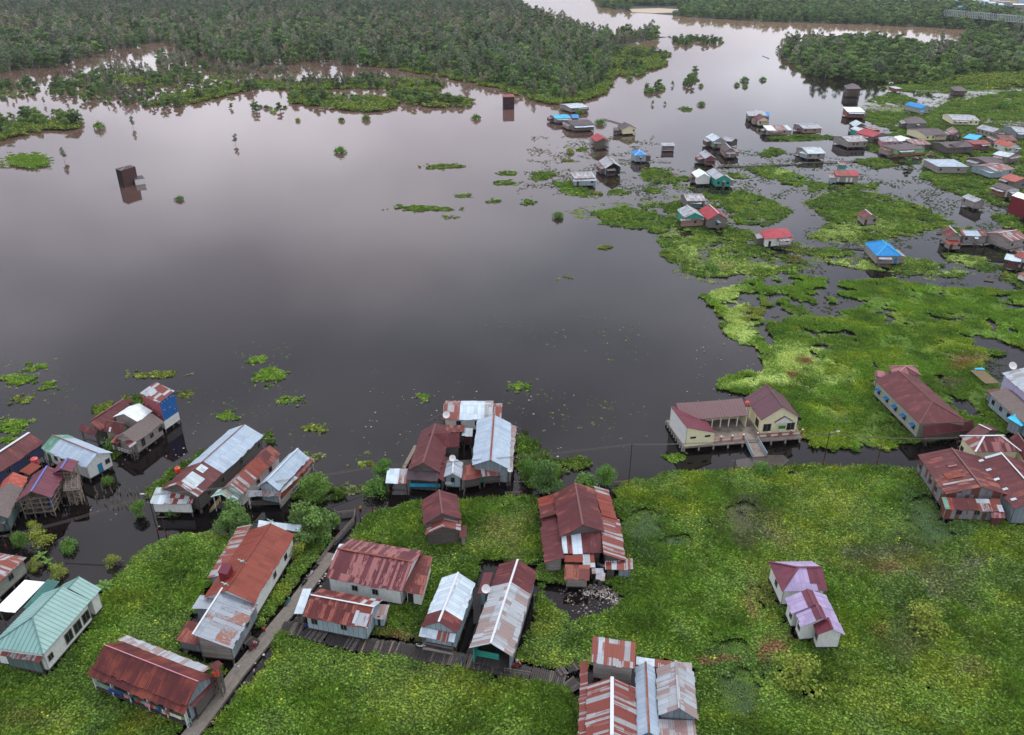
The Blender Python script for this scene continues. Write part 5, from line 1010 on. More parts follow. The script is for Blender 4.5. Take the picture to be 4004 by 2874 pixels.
def trunk_mesh(name, h, r, mat, limbs=()):
    mb = MB(); mb.tube((0, 0, -1.2), (0, 0, h * .6), r, r * .7, mat, 7, False); mb.tube((0, 0, h * .6), (.1, 0, h), r * .7, r * .3, mat, 6)
    for (x, y, z, z0) in limbs: mb.tube((0, 0, z0), (x, y, z), r * .45, r * .15, mat, 5)
    me = bpy.data.meshes.new(name); me.from_pydata(mb.v, [], mb.f); me.materials.append(M(mat)); return me
def blobs_round(k, R, h, zs, seed):
    rn = random.Random(seed); out = []
    for i in range(k):
        a = i * 2.4 + rn.uniform(-.8, .8); q = rn.uniform(.25, .97); rr = R * rn.uniform(.45, .95) * math.sqrt((i + .3) / k) * (1.2 - .5 * q); s = rn.uniform(.24, .56) * R
        out.append((math.cos(a) * rr, math.sin(a) * rr, h * q - s * .5, s, s, s * .8))
    return out
PROTO = {}
def tree_kind(key, R, h, zs, k, n, size, leaf, tr, r, seed, flat=.9, limbs=True, mode='round'):
    rn = random.Random(seed)
    if mode == 'slim':
        B = [(rn.uniform(-.5, .5) * R, rn.uniform(-.5, .5) * R, h * (.3 + .66 * i / k), R * rn.uniform(.4, .7) * (1.1 - .5 * i / k), R * rn.uniform(.4, .7) * (1.1 - .5 * i / k), R * .55) for i in range(k)]
    elif mode == 'dome':
        B = [(math.cos(i * 2.4) * R * .7 * math.sqrt(i / k), math.sin(i * 2.4) * R * .7 * math.sqrt(i / k), h * .35 * (1.2 - i / k), R * .42, R * .42, h * .55) for i in range(k)]; B = [(b[0], b[1], b[2], b[3] * rn.uniform(.6, 1.15), b[4] * rn.uniform(.6, 1.15), b[5] * rn.uniform(.7, 1.25)) for b in B]
    else: B = blobs_round(k, R, h, zs, seed)
    lm = [(b[0] * 1.15, b[1] * 1.15, b[2] + R * .25, h * rn.uniform(.2, .45)) for b in B[:9]] if limbs else []
    PROTO[key] = (crown_mesh('crown_' + key, leaf, B, n, size, flat=flat), trunk_mesh('trunk_' + key, h * .8, r, tr, lm))
tree_kind('broad', 4.2, 8.5, .55, 11, 1050, .82, 'leafd', 'bark', .25, 1)
tree_kind('broadb', 3.6, 7.5, .6, 9, 900, .8, 'leafg', 'bark', .22, 2)
tree_kind('slim', 2.3, 11, 1, 9, 480, .72, 'leafgy', 'barkl', .16, 3, mode='slim')
tree_kind('slimb', 2.0, 9, 1, 8, 420, .7, 'leafgy', 'barkl', .14, 4, mode='slim')
tree_kind('shrub', 2.6, 2.6, 1, 10, 620, .52, 'leafg', 'bark', .12, 5, mode='dome', limbs=False)
tree_kind('shruby', 2.2, 2.2, 1, 9, 520, .5, 'leafy', 'bark', .1, 6, mode='dome', limbs=False)
tree_kind('near', 3.4, 7.0, .8, 14, 4200, .36, 'leafd', 'bark', .2, 7)
tree_kind('nearb', 3.0, 6.5, .9, 12, 3600, .32, 'leafg', 'bark', .2, 8)
tree_kind('sparse', 2.4, 4.2, .8, 14, 1100, .3, 'leafy', 'bark', .08, 9)
tree_kind('bushn', 1.8, 1.9, 1, 10, 1500, .22, 'leafg', 'bark', .06, 10, mode='dome', limbs=False)
tree_kind('bare', 3.4, 9, .8, 9, 500, .6, 'leafbr', 'barkl', .25, 12)

def place_tree(kind, x, y, s=1.0, sz=None, rz=None, name='tree', label=None, cat='tree', group=None):
    c, t = PROTO[kind]; r = empty(name, (x, y, 0), label, cat, group); r.rotation_euler.z = random.uniform(0, 6.28) if rz is None else rz; r.scale = (s * random.uniform(.85, 1.2), s * random.uniform(.85, 1.2), (sz or s) * random.uniform(.85, 1.15))
    for nm, me in (('crown', c), ('trunk', t)):
        o = bpy.data.objects.new(nm, me); COL.objects.link(o); o.parent = r
    return r

# clump prototypes for scattering
HID = {}
def hidden(name, me):
    o = bpy.data.objects.new(name, me); HID[name] = o; return o
def clump_leafy(name, n, R, size, lift, seed):
    k = n; a = RNG.uniform(0, 6.28, k); r = R * np.sqrt(RNG.random(k)); z = lift * RNG.uniform(.3, 1, k) * (1 - .5 * (r / R) ** 2)
    c = np.stack([r * np.cos(a), r * np.sin(a), z], 1); nr = np.stack([np.cos(a) * .45, np.sin(a) * .45, np.ones(k)], 1) + rand_unit(k) * .45; nr /= np.linalg.norm(nr, axis=1)[:, None]
    V, F = quads(c, nr, RNG.uniform(.7, 1.3, k) * size, 1.1); return hidden(name, mesh_raw(name, V, F, ['leaf'], RNG.uniform(.5, 1.5, k)))
def clump_grass(name, n, R, h, w, seed, lean=.5):
    k = n; a = RNG.uniform(0, 6.28, k); r = R * np.sqrt(RNG.random(k)); b = np.stack([r * np.cos(a), r * np.sin(a), np.zeros(k)], 1)
    d = np.stack([np.cos(a) * lean, np.sin(a) * lean, np.zeros(k)], 1) + RNG.normal(size=(k, 3)) * .3; d[:, 2] = 1; L = h * RNG.uniform(.6, 1.2, k)[:, None]; tip = b + d * L * .8
    s = np.cross(d, rand_unit(k)); s /= np.linalg.norm(s, axis=1)[:, None]; s *= w / 2; mid = (b + tip) / 2 + np.array((0, 0, .12)) * L
    V = np.stack([b - s, b + s, mid + s * 1.3, tip, mid - s * 1.3], 1).reshape(-1, 3); F = np.arange(5 * k).reshape(-1, 5)
    return hidden(name, mesh_raw(name, V, F, ['leaf'], RNG.uniform(.5, 1.5, k)))
clump_leafy('clump_a', 20, .5, .3, .36, 1); clump_leafy('clump_b', 18, .5, .22, .32, 2); clump_grass('clump_c', 22, .45, .65, .1, 3, .9); clump_grass('clump_d', 20, .5, .42, .13, 4, 1.3)
clump_leafy('clump_e', 14, .6, .3, .12, 5)       # flat floating weed
clump_leafy('clump_f', 22, 1.1, .6, .8, 6); clump_grass('clump_g', 24, 1.0, .9, .22, 7, .7)   # coarse, for the far mats

def scatter(name, x, y, z, scale, cols, kindi, protos, label=None, cat=None, kind='stuff', rot=None):
    n = len(x); me = bpy.data.meshes.new(name); me.vertices.add(n)
    me.vertices.foreach_set('co', np.stack([x, y, z], 1).astype(np.float32).ravel())
    a = me.attributes.new('size', 'FLOAT', 'POINT'); a.data.foreach_set('value', scale.astype(np.float32))
    a = me.attributes.new('which', 'INT', 'POINT'); a.data.foreach_set('value', kindi.astype(np.int32))
    a = me.attributes.new('turn', 'FLOAT', 'POINT'); a.data.foreach_set('value', (RNG.uniform(0, 6.28, n) if rot is None else rot).astype(np.float32))
    a = me.attributes.new('hue', 'FLOAT_COLOR', 'POINT'); a.data.foreach_set('color', np.concatenate([np.clip(cols, 0, 1), np.ones((n, 1))], 1).astype(np.float32).ravel())
    o = bpy.data.objects.new(name, me); COL.objects.link(o); tag(o, label, cat, kind=kind)
    g = bpy.data.node_groups.new(name, 'GeometryNodeTree'); g.interface.new_socket('Geometry', in_out='INPUT', socket_type='NodeSocketGeometry'); g.interface.new_socket('Geometry', in_out='OUTPUT', socket_type='NodeSocketGeometry')
    gi = g.nodes.new('NodeGroupInput'); go = g.nodes.new('NodeGroupOutput'); jn = g.nodes.new('GeometryNodeJoinGeometry')
    def attr(nm, t):
        q = g.nodes.new('GeometryNodeInputNamedAttribute'); q.data_type = t; q.inputs[0].default_value = nm; return q.outputs[0]
    for i, pn in enumerate(protos):
        oi = g.nodes.new('GeometryNodeObjectInfo'); oi.inputs[0].default_value = HID[pn]; oi.inputs['As Instance'].default_value = True
        ip = g.nodes.new('GeometryNodeInstanceOnPoints'); cmp_ = g.nodes.new('FunctionNodeCompare'); cmp_.data_type = 'INT'; cmp_.operation = 'EQUAL'
        g.links.new(attr('which', 'INT'), cmp_.inputs[2]); cmp_.inputs[3].default_value = i
        cx = g.nodes.new('ShaderNodeCombineXYZ'); g.links.new(attr('turn', 'FLOAT'), cx.inputs[2])
        er = g.nodes.new('FunctionNodeEulerToRotation'); g.links.new(cx.outputs[0], er.inputs[0])
        g.links.new(gi.outputs[0], ip.inputs['Points']); g.links.new(cmp_.outputs[0], ip.inputs['Selection']); g.links.new(oi.outputs['Geometry'], ip.inputs['Instance'])
        g.links.new(attr('size', 'FLOAT'), ip.inputs['Scale']); g.links.new(er.outputs[0], ip.inputs['Rotation']); g.links.new(ip.outputs[0], jn.inputs[0])
    g.links.new(jn.outputs[0], go.inputs[0]); md = o.modifiers.new('scatter', 'NODES'); md.node_group = g; return o

def solid(name, x, y, z, scale, cols, kindi, protos):
    VV, FF, TT, HH = [], [], [], []; nv = 0; Q = {}
    for i, pn in enumerate(protos):
        me = HID[pn].data; V = np.empty(len(me.vertices) * 3, np.float32); me.vertices.foreach_get('co', V); V = V.reshape(-1, 3); k = len(me.polygons[0].vertices); F = np.empty(len(me.loops), np.int32); me.loops.foreach_get('vertex_index', F)
        T = np.empty(len(me.polygons), np.float32); me.attributes['tone'].data.foreach_get('value', T); Q[i] = (V, F.reshape(-1, k), T)
    me = bpy.data.meshes.new(name); faces = []; 
    for j in range(len(x)):
        V, F, T = Q[int(kindi[j])]; a = random.uniform(0, 6.28); c_, s_ = math.cos(a), math.sin(a); W_ = V * scale[j]
        W_ = np.stack([W_[:, 0] * c_ - W_[:, 1] * s_ + x[j], W_[:, 0] * s_ + W_[:, 1] * c_ + y[j], W_[:, 2] + z[j]], 1)
        VV.append(W_); faces += (F + nv).tolist(); nv += len(V); TT.append(T); HH.append(np.repeat([cols[j]], len(F), 0))
    V = np.concatenate(VV); o0 = np.array((x.mean(), y.mean(), 0)); me.from_pydata((V - o0).tolist(), [], faces); me.materials.append(M('leafs'))
    c = np.concatenate(HH) * np.concatenate(TT)[:, None]; c = np.concatenate([np.clip(c, 0, 1), np.ones((len(c), 1))], 1).astype(np.float32)
    n_ = np.array([len(f) for f in faces]); at2 = me.attributes.new('hue', 'FLOAT_COLOR', 'CORNER'); at2.data.foreach_set('color', np.repeat(c, n_, 0).ravel())
    o = bpy.data.objects.new(name, me); COL.objects.link(o); o.location = o0; return o
def leafs(key):
    N = NT(key); a = N.n('ShaderNodeAttribute', attribute_type='GEOMETRY', attribute_name='hue'); N.l(a.outputs['Color'], N.b.inputs['Base Color']); N.b.inputs['Roughness'].default_value = .6; N.b.inputs['Specular IOR Level'].default_value = .25; return N.m
DEFS['leafs'] = leafs
# footprints of everything built so far: nothing grows through a floor
FOOT = []
for ob in list(COL.objects):
    if ob.parent is None and 'C' in ob: pass
for ob in list(bpy.data.objects):
    if ob.type == 'MESH' and ob.name.split('.')[0] in ('floor', 'platform') and ob.parent is not None:
        og = ob.parent.location; V = [(v.co[0] + og[0], v.co[1] + og[1]) for v in ob.data.vertices[:4]]; FOOT.append(V)
def clear(x, y, pad=0.0):
    keep = np.ones(len(x), bool)
    for V in FOOT:
        A = np.array(V); c = A.mean(0); R = np.hypot(*(A - c).T).max() + 1
        near = np.where(keep & (np.hypot(x - c[0], y - c[1]) < R))[0]
        if len(near): keep[near[inside(x[near], y[near], [tuple(c + (p - c) * (1 + pad)) for p in A])]] = False
    return keep

CORR = [('C', [(500, 925), (650, 940), (800, 985), (1010, 1035), (1250, 1062), (1500, 1110)], 1.9), ('E', [(170, 965), (480, 1020), (800, 1080), (1000, 1125), (1290, 1185), (1385, 1270)], 1.9), ('O', [(395, 1660), (455, 1585), (525, 1490), (600, 1400), (640, 1352), (690, 1285), (735, 1225)], 2.0), ('O', [(420, 1640), (480, 1575), (545, 1490), (575, 1450)], 1.9), ('P', [(1240, 1330), (1760, 760)], 1.2)]
def corridor(x, y):
    k = np.ones(len(x), bool)
    for reg, pts, w_ in CORR:
        P = [at(reg, p, .3)[:2] for p in pts]; wob = w_ + (fbm(x / 2.5, y / 2.5, 12) - .5) * 1.2
        for (ax, ay), (bx, by) in zip(P[:-1], P[1:]):
            dx, dy = bx - ax, by - ay; t = np.clip(((x - ax) * dx + (y - ay) * dy) / (dx * dx + dy * dy), 0, 1); k &= np.hypot(x - ax - t * dx, y - ay - t * dy) > wob
    return k
FIELD_A = [[(-40, 1440), (0, 1475), (60, 1480), (120, 1440), (215, 1335), (240, 1300), (330, 1210), (400, 1188), (470, 1182), (515, 1195), (440, 1330), (400, 1420), (400, 1450), (470, 1480), (500, 1490), (440, 1560), (405, 1600), (395, 1680), (-40, 1680)],
 [(565, 1385), (600, 1330), (650, 1250), (680, 1205), (722, 1210), (700, 1260), (650, 1320), (610, 1370), (580, 1395)]]
FIELD_B = [[(780, 1200), (810, 1150), (860, 1130), (940, 1112), (1020, 1112), (1100, 1102), (1190, 1108), (1200, 1130), (1198, 1240), (1170, 1250), (1060, 1240), (1050, 1290), (960, 1335), (930, 1310), (960, 1240), (880, 1215), (790, 1205)],
 [(855, 1345), (955, 1335), (930, 1425), (870, 1420), (815, 1405)], [(735, 1290), (780, 1310), (940, 1340), (930, 1350), (850, 1335), (740, 1300)]]
FIELD_C = [[(640, 1405), (720, 1400), (790, 1420), (830, 1435), (930, 1450), (1000, 1470), (1060, 1480), (1100, 1490), (1200, 1510), (1260, 1525), (1280, 1540), (1280, 1690), (440, 1690), (500, 1560), (560, 1500), (580, 1440), (610, 1410)]]
FIELD_D = [[(1366, 1082), (1400, 1068), (1500, 1052), (1600, 1050), (1680, 1045), (1760, 1052), (1850, 1040), (1960, 1035), (2020, 1045), (2070, 1080), (2090, 1130), (2130, 1155), (2330, 1155), (2330, 1690), (1540, 1690), (1540, 1480), (1400, 1455), (1290, 1480), (1200, 1482), (1140, 1472), (1150, 1440), (1190, 1360), (1200, 1290), (1180, 1280), (1190, 1250), (1240, 1262), (1300, 1285), (1385, 1285), (1380, 1200), (1366, 1120)]]
HOLES_N = [[(1195, 1290), (1250, 1296), (1330, 1288), (1378, 1315), (1385, 1335), (1340, 1365), (1270, 1378), (1235, 1352), (1205, 1330)], [(1045, 1290), (1075, 1330), (1035, 1455), (1015, 1450)], [(1165, 1355), (1190, 1365), (1150, 1450), (1130, 1440)],
 [(1765, 1530), (1780, 1520), (1815, 1530), (1810, 1550), (1770, 1552)], [(1640, 1300), (1680, 1330), (1700, 1360), (1690, 1355), (1640, 1310)], [(1630, 1125), (1645, 1135), (1650, 1160), (1640, 1150)], [(2080, 1130), (2090, 1145), (2180, 1165), (2100, 1160)],
 [(1735, 1400), (1790, 1395), (1800, 1425), (1750, 1420)], [(1700, 1310), (1740, 1375), (1730, 1385), (1695, 1320)], [(560, 1500), (590, 1480), (600, 1450), (560, 1470), (520, 1550)]]
LOW = [(2060, 1150, 60, 60), (1640, 1530, 45, 60), (1500, 1200, 35, 16), (1640, 1140, 35, 40), (1420, 1160, 40, 40), (1620, 1430, 45, 20)]   # flat weed instead of tall growth
x, y = sample(FIELD_A + FIELD_B + FIELD_C + FIELD_D, 8.5, 5).T
px, py = proj(x, y, .2); keep = clear(x, y, .03) & corridor(x, y)
for hpoly in HOLES_N: keep &= ~inside(px + (fbm(x, y, 31) - .5) * 26, py + (fbm(x, y, 32) - .5) * 16, hpoly)
keep &= fbm(x / 2.2, y / 2.2, 40) > .2
x, y, px, py = x[keep], y[keep], px[keep], py[keep]
low = np.zeros(len(x), bool)
for sx, sy, rx, ry in LOW: low |= np.hypot((px - sx) / rx + (fbm(x / 4, y / 4, 50) - .5) * 1.4, (py - sy) / ry + (fbm(x / 4, y / 4, 51) - .5) * 1.4) < 1
hgt = .15 + .75 * fbm(x / 9, y / 9, 60) ** 1.5 + .16 * fbm(x / 1.5, y / 1.5, 61)
broad = fbm(x / 7, y / 7, 70) + RNG.uniform(-.24, .24, len(x)); kd = np.where(broad > .52, 0, np.where(broad > .44, 1, np.where(RNG.random(len(x)) < .5, 2, 3))); kd = np.where(low, 4, kd)
cc = vcol(x, y) * np.where((kd == 2) | (kd == 3), 1.5, .84)[:, None]; yel = RNG.random(len(x)) < .004; cc[yel] = (.42, .5, .06)
scatter('marsh_grass', x, y, np.where(low, .05, hgt), RNG.uniform(.7, 1.35, len(x)) * np.where(low, .9, 1), cc, kd, ['clump_a', 'clump_b', 'clump_c', 'clump_d', 'clump_e'], 'thick green water weeds and grass between the near houses', 'grass')

# flat raft of stems and roots under the near growth: hides the water only where plants stand thick
def raft(name, x, y, cell, z, amp, label, mat='raftm'):
    ix, iy = np.floor(x / cell).astype(int), np.floor(y / cell).astype(int); key, cnt = np.unique(np.stack([ix, iy], 1), axis=0, return_counts=True); key = key[cnt >= max(1, np.median(cnt) * .35)]
    K = set(map(tuple, key.tolist())); vid = {}; V = []; F = []
    def vv(i, j):
        if (i, j) not in vid: vid[(i, j)] = len(V); V.append((i, j))
        return vid[(i, j)]
    for i, j in key.tolist(): F.append((vv(i, j), vv(i + 1, j), vv(i + 1, j + 1), vv(i, j + 1)))
    V = np.array(V, float); X = V[:, 0] * cell + (fbm(V[:, 0] * .9, V[:, 1] * .9, 5) - .5) * cell * .8; Y = V[:, 1] * cell + (fbm(V[:, 0] * .9, V[:, 1] * .9, 6) - .5) * cell * .8
    Z = z + amp * fbm(X / 9, Y / 9, 60) ** 1.5
    me = mesh_raw(name, np.stack([X, Y, Z], 1), F, [mat]); c = vcol(X, Y) * (.55 if cell < 1 else .85) + np.array((.012, .012, .006))
    a = me.color_attributes.new('hue', 'FLOAT_COLOR', 'POINT'); a.data.foreach_set('color', np.concatenate([c, np.ones((len(c), 1))], 1).astype(np.float32).ravel())
    o = bpy.data.objects.new(name, me); COL.objects.link(o); return tag(o, label, 'plants', kind='stuff')
def raftmat(key):
    N = NT(key); a = N.n('ShaderNodeAttribute', attribute_type='GEOMETRY', attribute_name='hue'); g = N.n('ShaderNodeTexCoord').outputs['Object']
    c = N.mix(N.ramp(N.noise(g, 2.2, 4, .7), .35, .65), a.outputs['Color'], (.015, .022, .01, 1)); N.l(c, N.b.inputs['Base Color']); N.b.inputs['Roughness'].default_value = 1; N.b.inputs['Specular IOR Level'].default_value = .1; return N.m
DEFS['raftm'] = raftmat
raft('plant_mat', x[~low], y[~low], .8, .05, .65, 'dark tangled layer of stems under the near weeds')

# middle and far mats
MATS_M = [[(1590, 862), (1585, 845), (1640, 830), (1700, 825), (1690, 780), (1640, 760), (1610, 740), (1590, 690), (1550, 655), (1600, 640), (1640, 625), (1760, 612), (1850, 620), (1950, 618), (2060, 635), (2180, 640), (2330, 650), (2330, 960), (2150, 950), (2060, 975), (1960, 990), (1850, 995), (1790, 980), (1770, 960), (1775, 925), (1700, 880), (1640, 872)]]
HOLES_M = [[(1640, 640), (1690, 648), (1685, 690), (1625, 668)], [(1730, 662), (1830, 668), (1880, 700), (1800, 700)], [(2085, 868), (2150, 885), (2185, 925), (2120, 915)], [(2190, 790), (2330, 760), (2330, 830), (2200, 850), (2170, 810)], [(2110, 735), (2180, 745), (2268, 770), (2268, 790), (2160, 770)], [(1805, 635), (1850, 640), (1840, 655), (1810, 650)], [(2160, 700), (2230, 720), (2200, 735)], [(1850, 880), (1880, 895), (1870, 905)], [(1710, 770), (1740, 775), (1730, 790)], [(2060, 820), (2110, 840), (2090, 860)]]
MATS_F = [
 [(1270, 477), (1350, 460), (1420, 455), (1510, 445), (1560, 470), (1620, 500), (1680, 520), (1760, 535), (1780, 570), (1770, 600), (1700, 605), (1600, 610), (1560, 612), (1500, 600), (1470, 560), (1465, 530), (1440, 510), (1340, 497)],
 [(1600, 440), (1640, 420), (1700, 440), (1755, 470), (1700, 500), (1640, 495), (1610, 470)], [(1650, 372), (1720, 365), (1790, 400), (1850, 410), (1800, 422), (1740, 405), (1690, 388)],
 [(1785, 450), (1830, 430), (1900, 420), (1990, 440), (2060, 470), (2100, 490), (2060, 510), (1990, 520), (1930, 535), (1860, 530), (1795, 525), (1840, 490)],
 [(1780, 555), (1860, 548), (1920, 565), (2000, 570), (2060, 580), (2130, 600), (2160, 612), (2060, 612), (1960, 600), (1880, 590), (1800, 575)], [(2085, 562), (2150, 570), (2230, 590), (2200, 600), (2110, 582)],
 [(1230, 405), (1270, 395), (1300, 422), (1330, 427), (1290, 434), (1250, 425)], [(1890, 252), (1960, 240), (2060, 250), (2100, 225), (2330, 190), (2330, 480), (2220, 430), (2180, 420), (2130, 400), (2060, 380), (2050, 352), (1980, 347), (1930, 332), (1960, 305), (1990, 290), (1930, 270)],
 [(1920, 225), (1970, 205), (2030, 220), (2020, 233)], [(2050, 360), (2120, 380), (2180, 420), (2240, 455), (2150, 442), (2080, 412), (2040, 390)], [(1680, 342), (1710, 326), (1740, 335), (1700, 347)], [(1700, 300), (1760, 298), (1830, 300), (1865, 306), (1760, 312), (1710, 308)],
 [(1540, 375), (1600, 372), (1640, 400), (1600, 442), (1560, 425)] if False else [(1560, 430), (1595, 425), (1605, 440), (1575, 445)], [(1855, 305), (1900, 300), (1940, 322), (1890, 325)], [(1860, 412), (1920, 405), (1945, 410), (1900, 420)], [(2220, 590), (2268, 600), (2268, 640), (2230, 625)], [(1890, 355), (1950, 350), (1990, 365), (1940, 372)], [(1600, 385), (1640, 378), (1660, 392), (1625, 398)],
 [(1420, 380), (1470, 376), (1530, 395), (1470, 408), (1430, 400)], [(1490, 403), (1530, 415), (1500, 420)], [(2200, 470), (2268, 480), (2268, 520), (2220, 500)], [(2090, 490), (2150, 505), (2200, 530), (2160, 530), (2100, 512)], [(1170, 395), (1230, 378), (1240, 385), (1190, 400)], [(1960, 190), (2060, 185), (2268, 170), (2330, 165), (2330, 185), (2200, 195), (2080, 205), (1990, 200)], [(2180, 770), (2180, 771), (2181, 771)]]
ISLETS = [(62, 358, 43, 13, 'gr'), (36, 838, 36, 14, 'gr'), (75, 812, 20, 7, 'gr'), (100, 853, 22, 9, 'gr'), (50, 884, 24, 8, 'ol'), (25, 945, 35, 14, 'gr'), (345, 828, 58, 7, 'ol'), (573, 798, 20, 8, 'gr'), (597, 831, 36, 14, 'gr'), (497, 921, 24, 10, 'gr'), (640, 886, 24, 9, 'gr'), (940, 880, 13, 7, 'gr'), (1152, 855, 20, 9, 'gr'),
 (945, 461, 66, 6, 'md'), (985, 368, 42, 4, 'md'), (1170, 448, 18, 6, 'md'), (1205, 386, 26, 7, 'md'), (1120, 404, 24, 5, 'md'), (1030, 433, 17, 4, 'md'), (1340, 546, 12, 4, 'ol'), (1252, 612, 10, 5, 'gr'), (1095, 445, 15, 4, 'md'), (1518, 242, 13, 4, 'dk'),
 (695, 945, 26, 8, 'ol'), (770, 1085, 46, 12, 'gy'), (1490, 1013, 26, 11, 'gr'), (10, 975, 30, 8, 'gr'), (690, 1010, 25, 8, 'gy'), (805, 1028, 22, 5, 'ol'), (410, 872, 20, 5, 'ol'), (225, 910, 20, 9, 'ol'), (590, 968, 14, 9, 'gr'), (995, 480, 14, 4, 'ol'), (1365, 425, 22, 6, 'md'), (1450, 420, 20, 7, 'md'), (1580, 455, 10, 5, 'md'), (1290, 330, 10, 6, 'md'), (1260, 355, 16, 3, 'ol'), (1125, 383, 20, 4, 'md'), (1450, 375, 12, 5, 'md')]
STRIPS = [[(1145, 968), (1170, 960), (1190, 985), (1230, 1020), (1290, 1012), (1318, 1030), (1240, 1050), (1180, 1080), (1150, 1055)], [(315, 1090), (400, 1030), (450, 992), (470, 1000), (400, 1050), (340, 1108)], [(645, 1110), (680, 1060), (735, 1070), (760, 1100), (700, 1120)], [(1380, 1072), (1500, 1052), (1600, 1042), (1700, 1035), (1760, 1035), (1700, 1050), (1560, 1060)], [(1700, 1040), (1760, 1030), (1850, 1035), (1850, 1042), (1720, 1050)], [(250, 990), (300, 960), (285, 1000), (250, 1020)],
 [(205, 900), (250, 890), (250, 915), (215, 918)], [(270, 880), (330, 872), (320, 895), (280, 900)], [(590, 960), (600, 955), (610, 985), (590, 985)], [(1900, 930), (2268, 940), (2268, 955), (2000, 980)]]
for i, (ex, ey, rx, ry, c) in enumerate(ISLETS):
    lab = ['bright', 'small'][i % 2]
    tall_ = i == 0
    poly = [(ex + rx * math.cos(q) * random.uniform(.75, 1.15), ey + ry * math.sin(q) * random.uniform(.75, 1.15)) for q in [j * math.pi / 7 for j in range(14)]]
    near = ey > 700; q = sample([poly], 16 if near else 5, 9, i); x, y = q.T
    k_ = (fbm(x / 1.4, y / 1.4, 200 + i) > .4) | tall_; x, y = x[k_], y[k_]
    q = sample([[(ex + (p_[0] - ex) * 1.5, ey + (p_[1] - ey) * 1.5) for p_ in poly]], 1.2 if near else .5, 12, i + 50); k_ = fbm(q[:, 0] / 1.5, q[:, 1] / 1.5, i) > .5; x = np.append(x, q[k_, 0]); y = np.append(y, q[k_, 1])
    if len(x) < 3: continue
    tall = i == 0
    kd = RNG.choice([0, 1, 2, 2] if near else ([2, 2, 2, 0] if not tall else [2, 2]), len(x))
    cc = np.tile(G[c], (len(x), 1)) * RNG.uniform(.75, 1.35, (len(x), 1)); lim = RNG.random(len(x)) < .2; cc[lim] = G['lm']
    ISL = solid('floating_plants', x, y, np.full(len(x), .04) + (.5 if tall else 0), RNG.uniform(.5, 1., len(x)) * (1.9 if tall else (1 if near else 1.25)), cc, kd, ['clump_e', 'clump_b', 'clump_d'])
    ISL['isl'] = i
x, y = sample(STRIPS, 9, 6, 7).T; k = clear(x, y); x, y = x[k], y[k]
k = fbm(x / 1.6, y / 1.6, 3) > .38; x, y = x[k], y[k]
scatter('water_weed', x, y, np.full(len(x), .05) + .35 * fbm(x / 5, y / 5, 2), RNG.uniform(.7, 1.2, len(x)), vcol(x, y), RNG.choice([0, 1, 2], len(x)), ['clump_a', 'clump_b', 'clump_c'], 'loose green weed along the flooded lane and house walls', 'plants')
x, y = sample(MATS_M, 4.5, 9, 2).T; px, py = proj(x, y, .2); k = clear(x, y)
for hp in HOLES_M: k &= ~inside(px + (fbm(x / 2, y / 2, 31) - .5) * 40, py + (fbm(x / 2, y / 2, 32) - .5) * 18, hp)
thin = fbm(x / 5, y / 5, 44); edge = np.clip((px - 1640) / 300, 0, 1) * .0
k &= (thin > .33) | (py > 900) | ((py > 780) & (thin > .24)); k &= (fbm(x / 1.3, y / 1.3, 45) > .18)
k &= ~((px > 1690) & (px < 1900) & (py < 770) & (thin < .47)); x, y, px, py = x[k], y[k], px[k], py[k]
broad = fbm(x / 6, y / 6, 70); kd = np.where(broad > .6, 1, np.where(RNG.random(len(x)) < .6, 2, 3)); ccM = vcol(x, y) * np.where(kd >= 2, 1.75, 1.15)[:, None]
scatter('marsh_plants', x, y, .05 + .5 * fbm(x / 5, y / 5, 62) ** 1.4, RNG.uniform(.8, 1.4, len(x)), ccM, kd, ['clump_a', 'clump_b', 'clump_c', 'clump_d'], 'wide green marsh of floating grass behind the cream hall', 'grass')
kk = fbm(x / 3, y / 3, 45) > .42; raft('plant_mat', x[kk], y[kk], 1.1, .03, .35, 'dark root layer under the wide marsh')
x, y = sample(MATS_F, 2.2, 11, 4).T; px, py = proj(x, y, .2); k = clear(x, y); k &= (fbm(x / 6, y / 6, 47) > .42) & (fbm(x / 2, y / 2, 48) > .3); k &= ~((px > 2050) & (py > 345) & (py < 380) & (px < 2130)); x, y, px, py = x[k], y[k], px[k], py[k]
n0 = len(x); fr = []
for poly in MATS_F:
    cx_, cy_ = np.mean([p[0] for p in poly]), np.mean([p[1] for p in poly]); fr.append([(cx_ + (p[0] - cx_) * 1.1, cy_ + (p[1] - cy_) * 1.16) for p in poly])
x2, y2 = sample(fr, 1.0, 14, 91).T; k = clear(x2, y2) & (fbm(x2 / 4, y2 / 4, 92) > .48); x2, y2 = x2[k], y2[k]; c2 = np.array([G['lm'], G['ol'], G['gr']])[RNG.integers(0, 3, len(x2))] * .85
x, y = np.append(x, x2), np.append(y, y2); kd = np.append(RNG.choice([0, 1, 2, 2], n0), np.full(len(x2), 2)); zz = np.append(.02 + .25 * fbm(x[:n0] / 6, y[:n0] / 6, 63), np.full(len(x2), .02)); cc = np.concatenate([vcol(x[:n0], y[:n0]) * 1.05, c2]); sc = np.where(kd == 2, RNG.uniform(1.2, 2.4, len(x)), RNG.uniform(.6, 1.0, len(x))); sc[n0:] *= .6
scatter('far_marsh_plants', x, y, zz, sc, cc, kd, ['clump_f', 'clump_g', 'clump_e'], 'green floating mats around the far stilt houses', 'grass')
kk = (fbm(x / 6, y / 6, 47) > .49) & (np.arange(len(x)) < n0); raft('plant_mat', x[kk], y[kk], 1.8, .03, .2, 'dark root layer under the far floating mats')

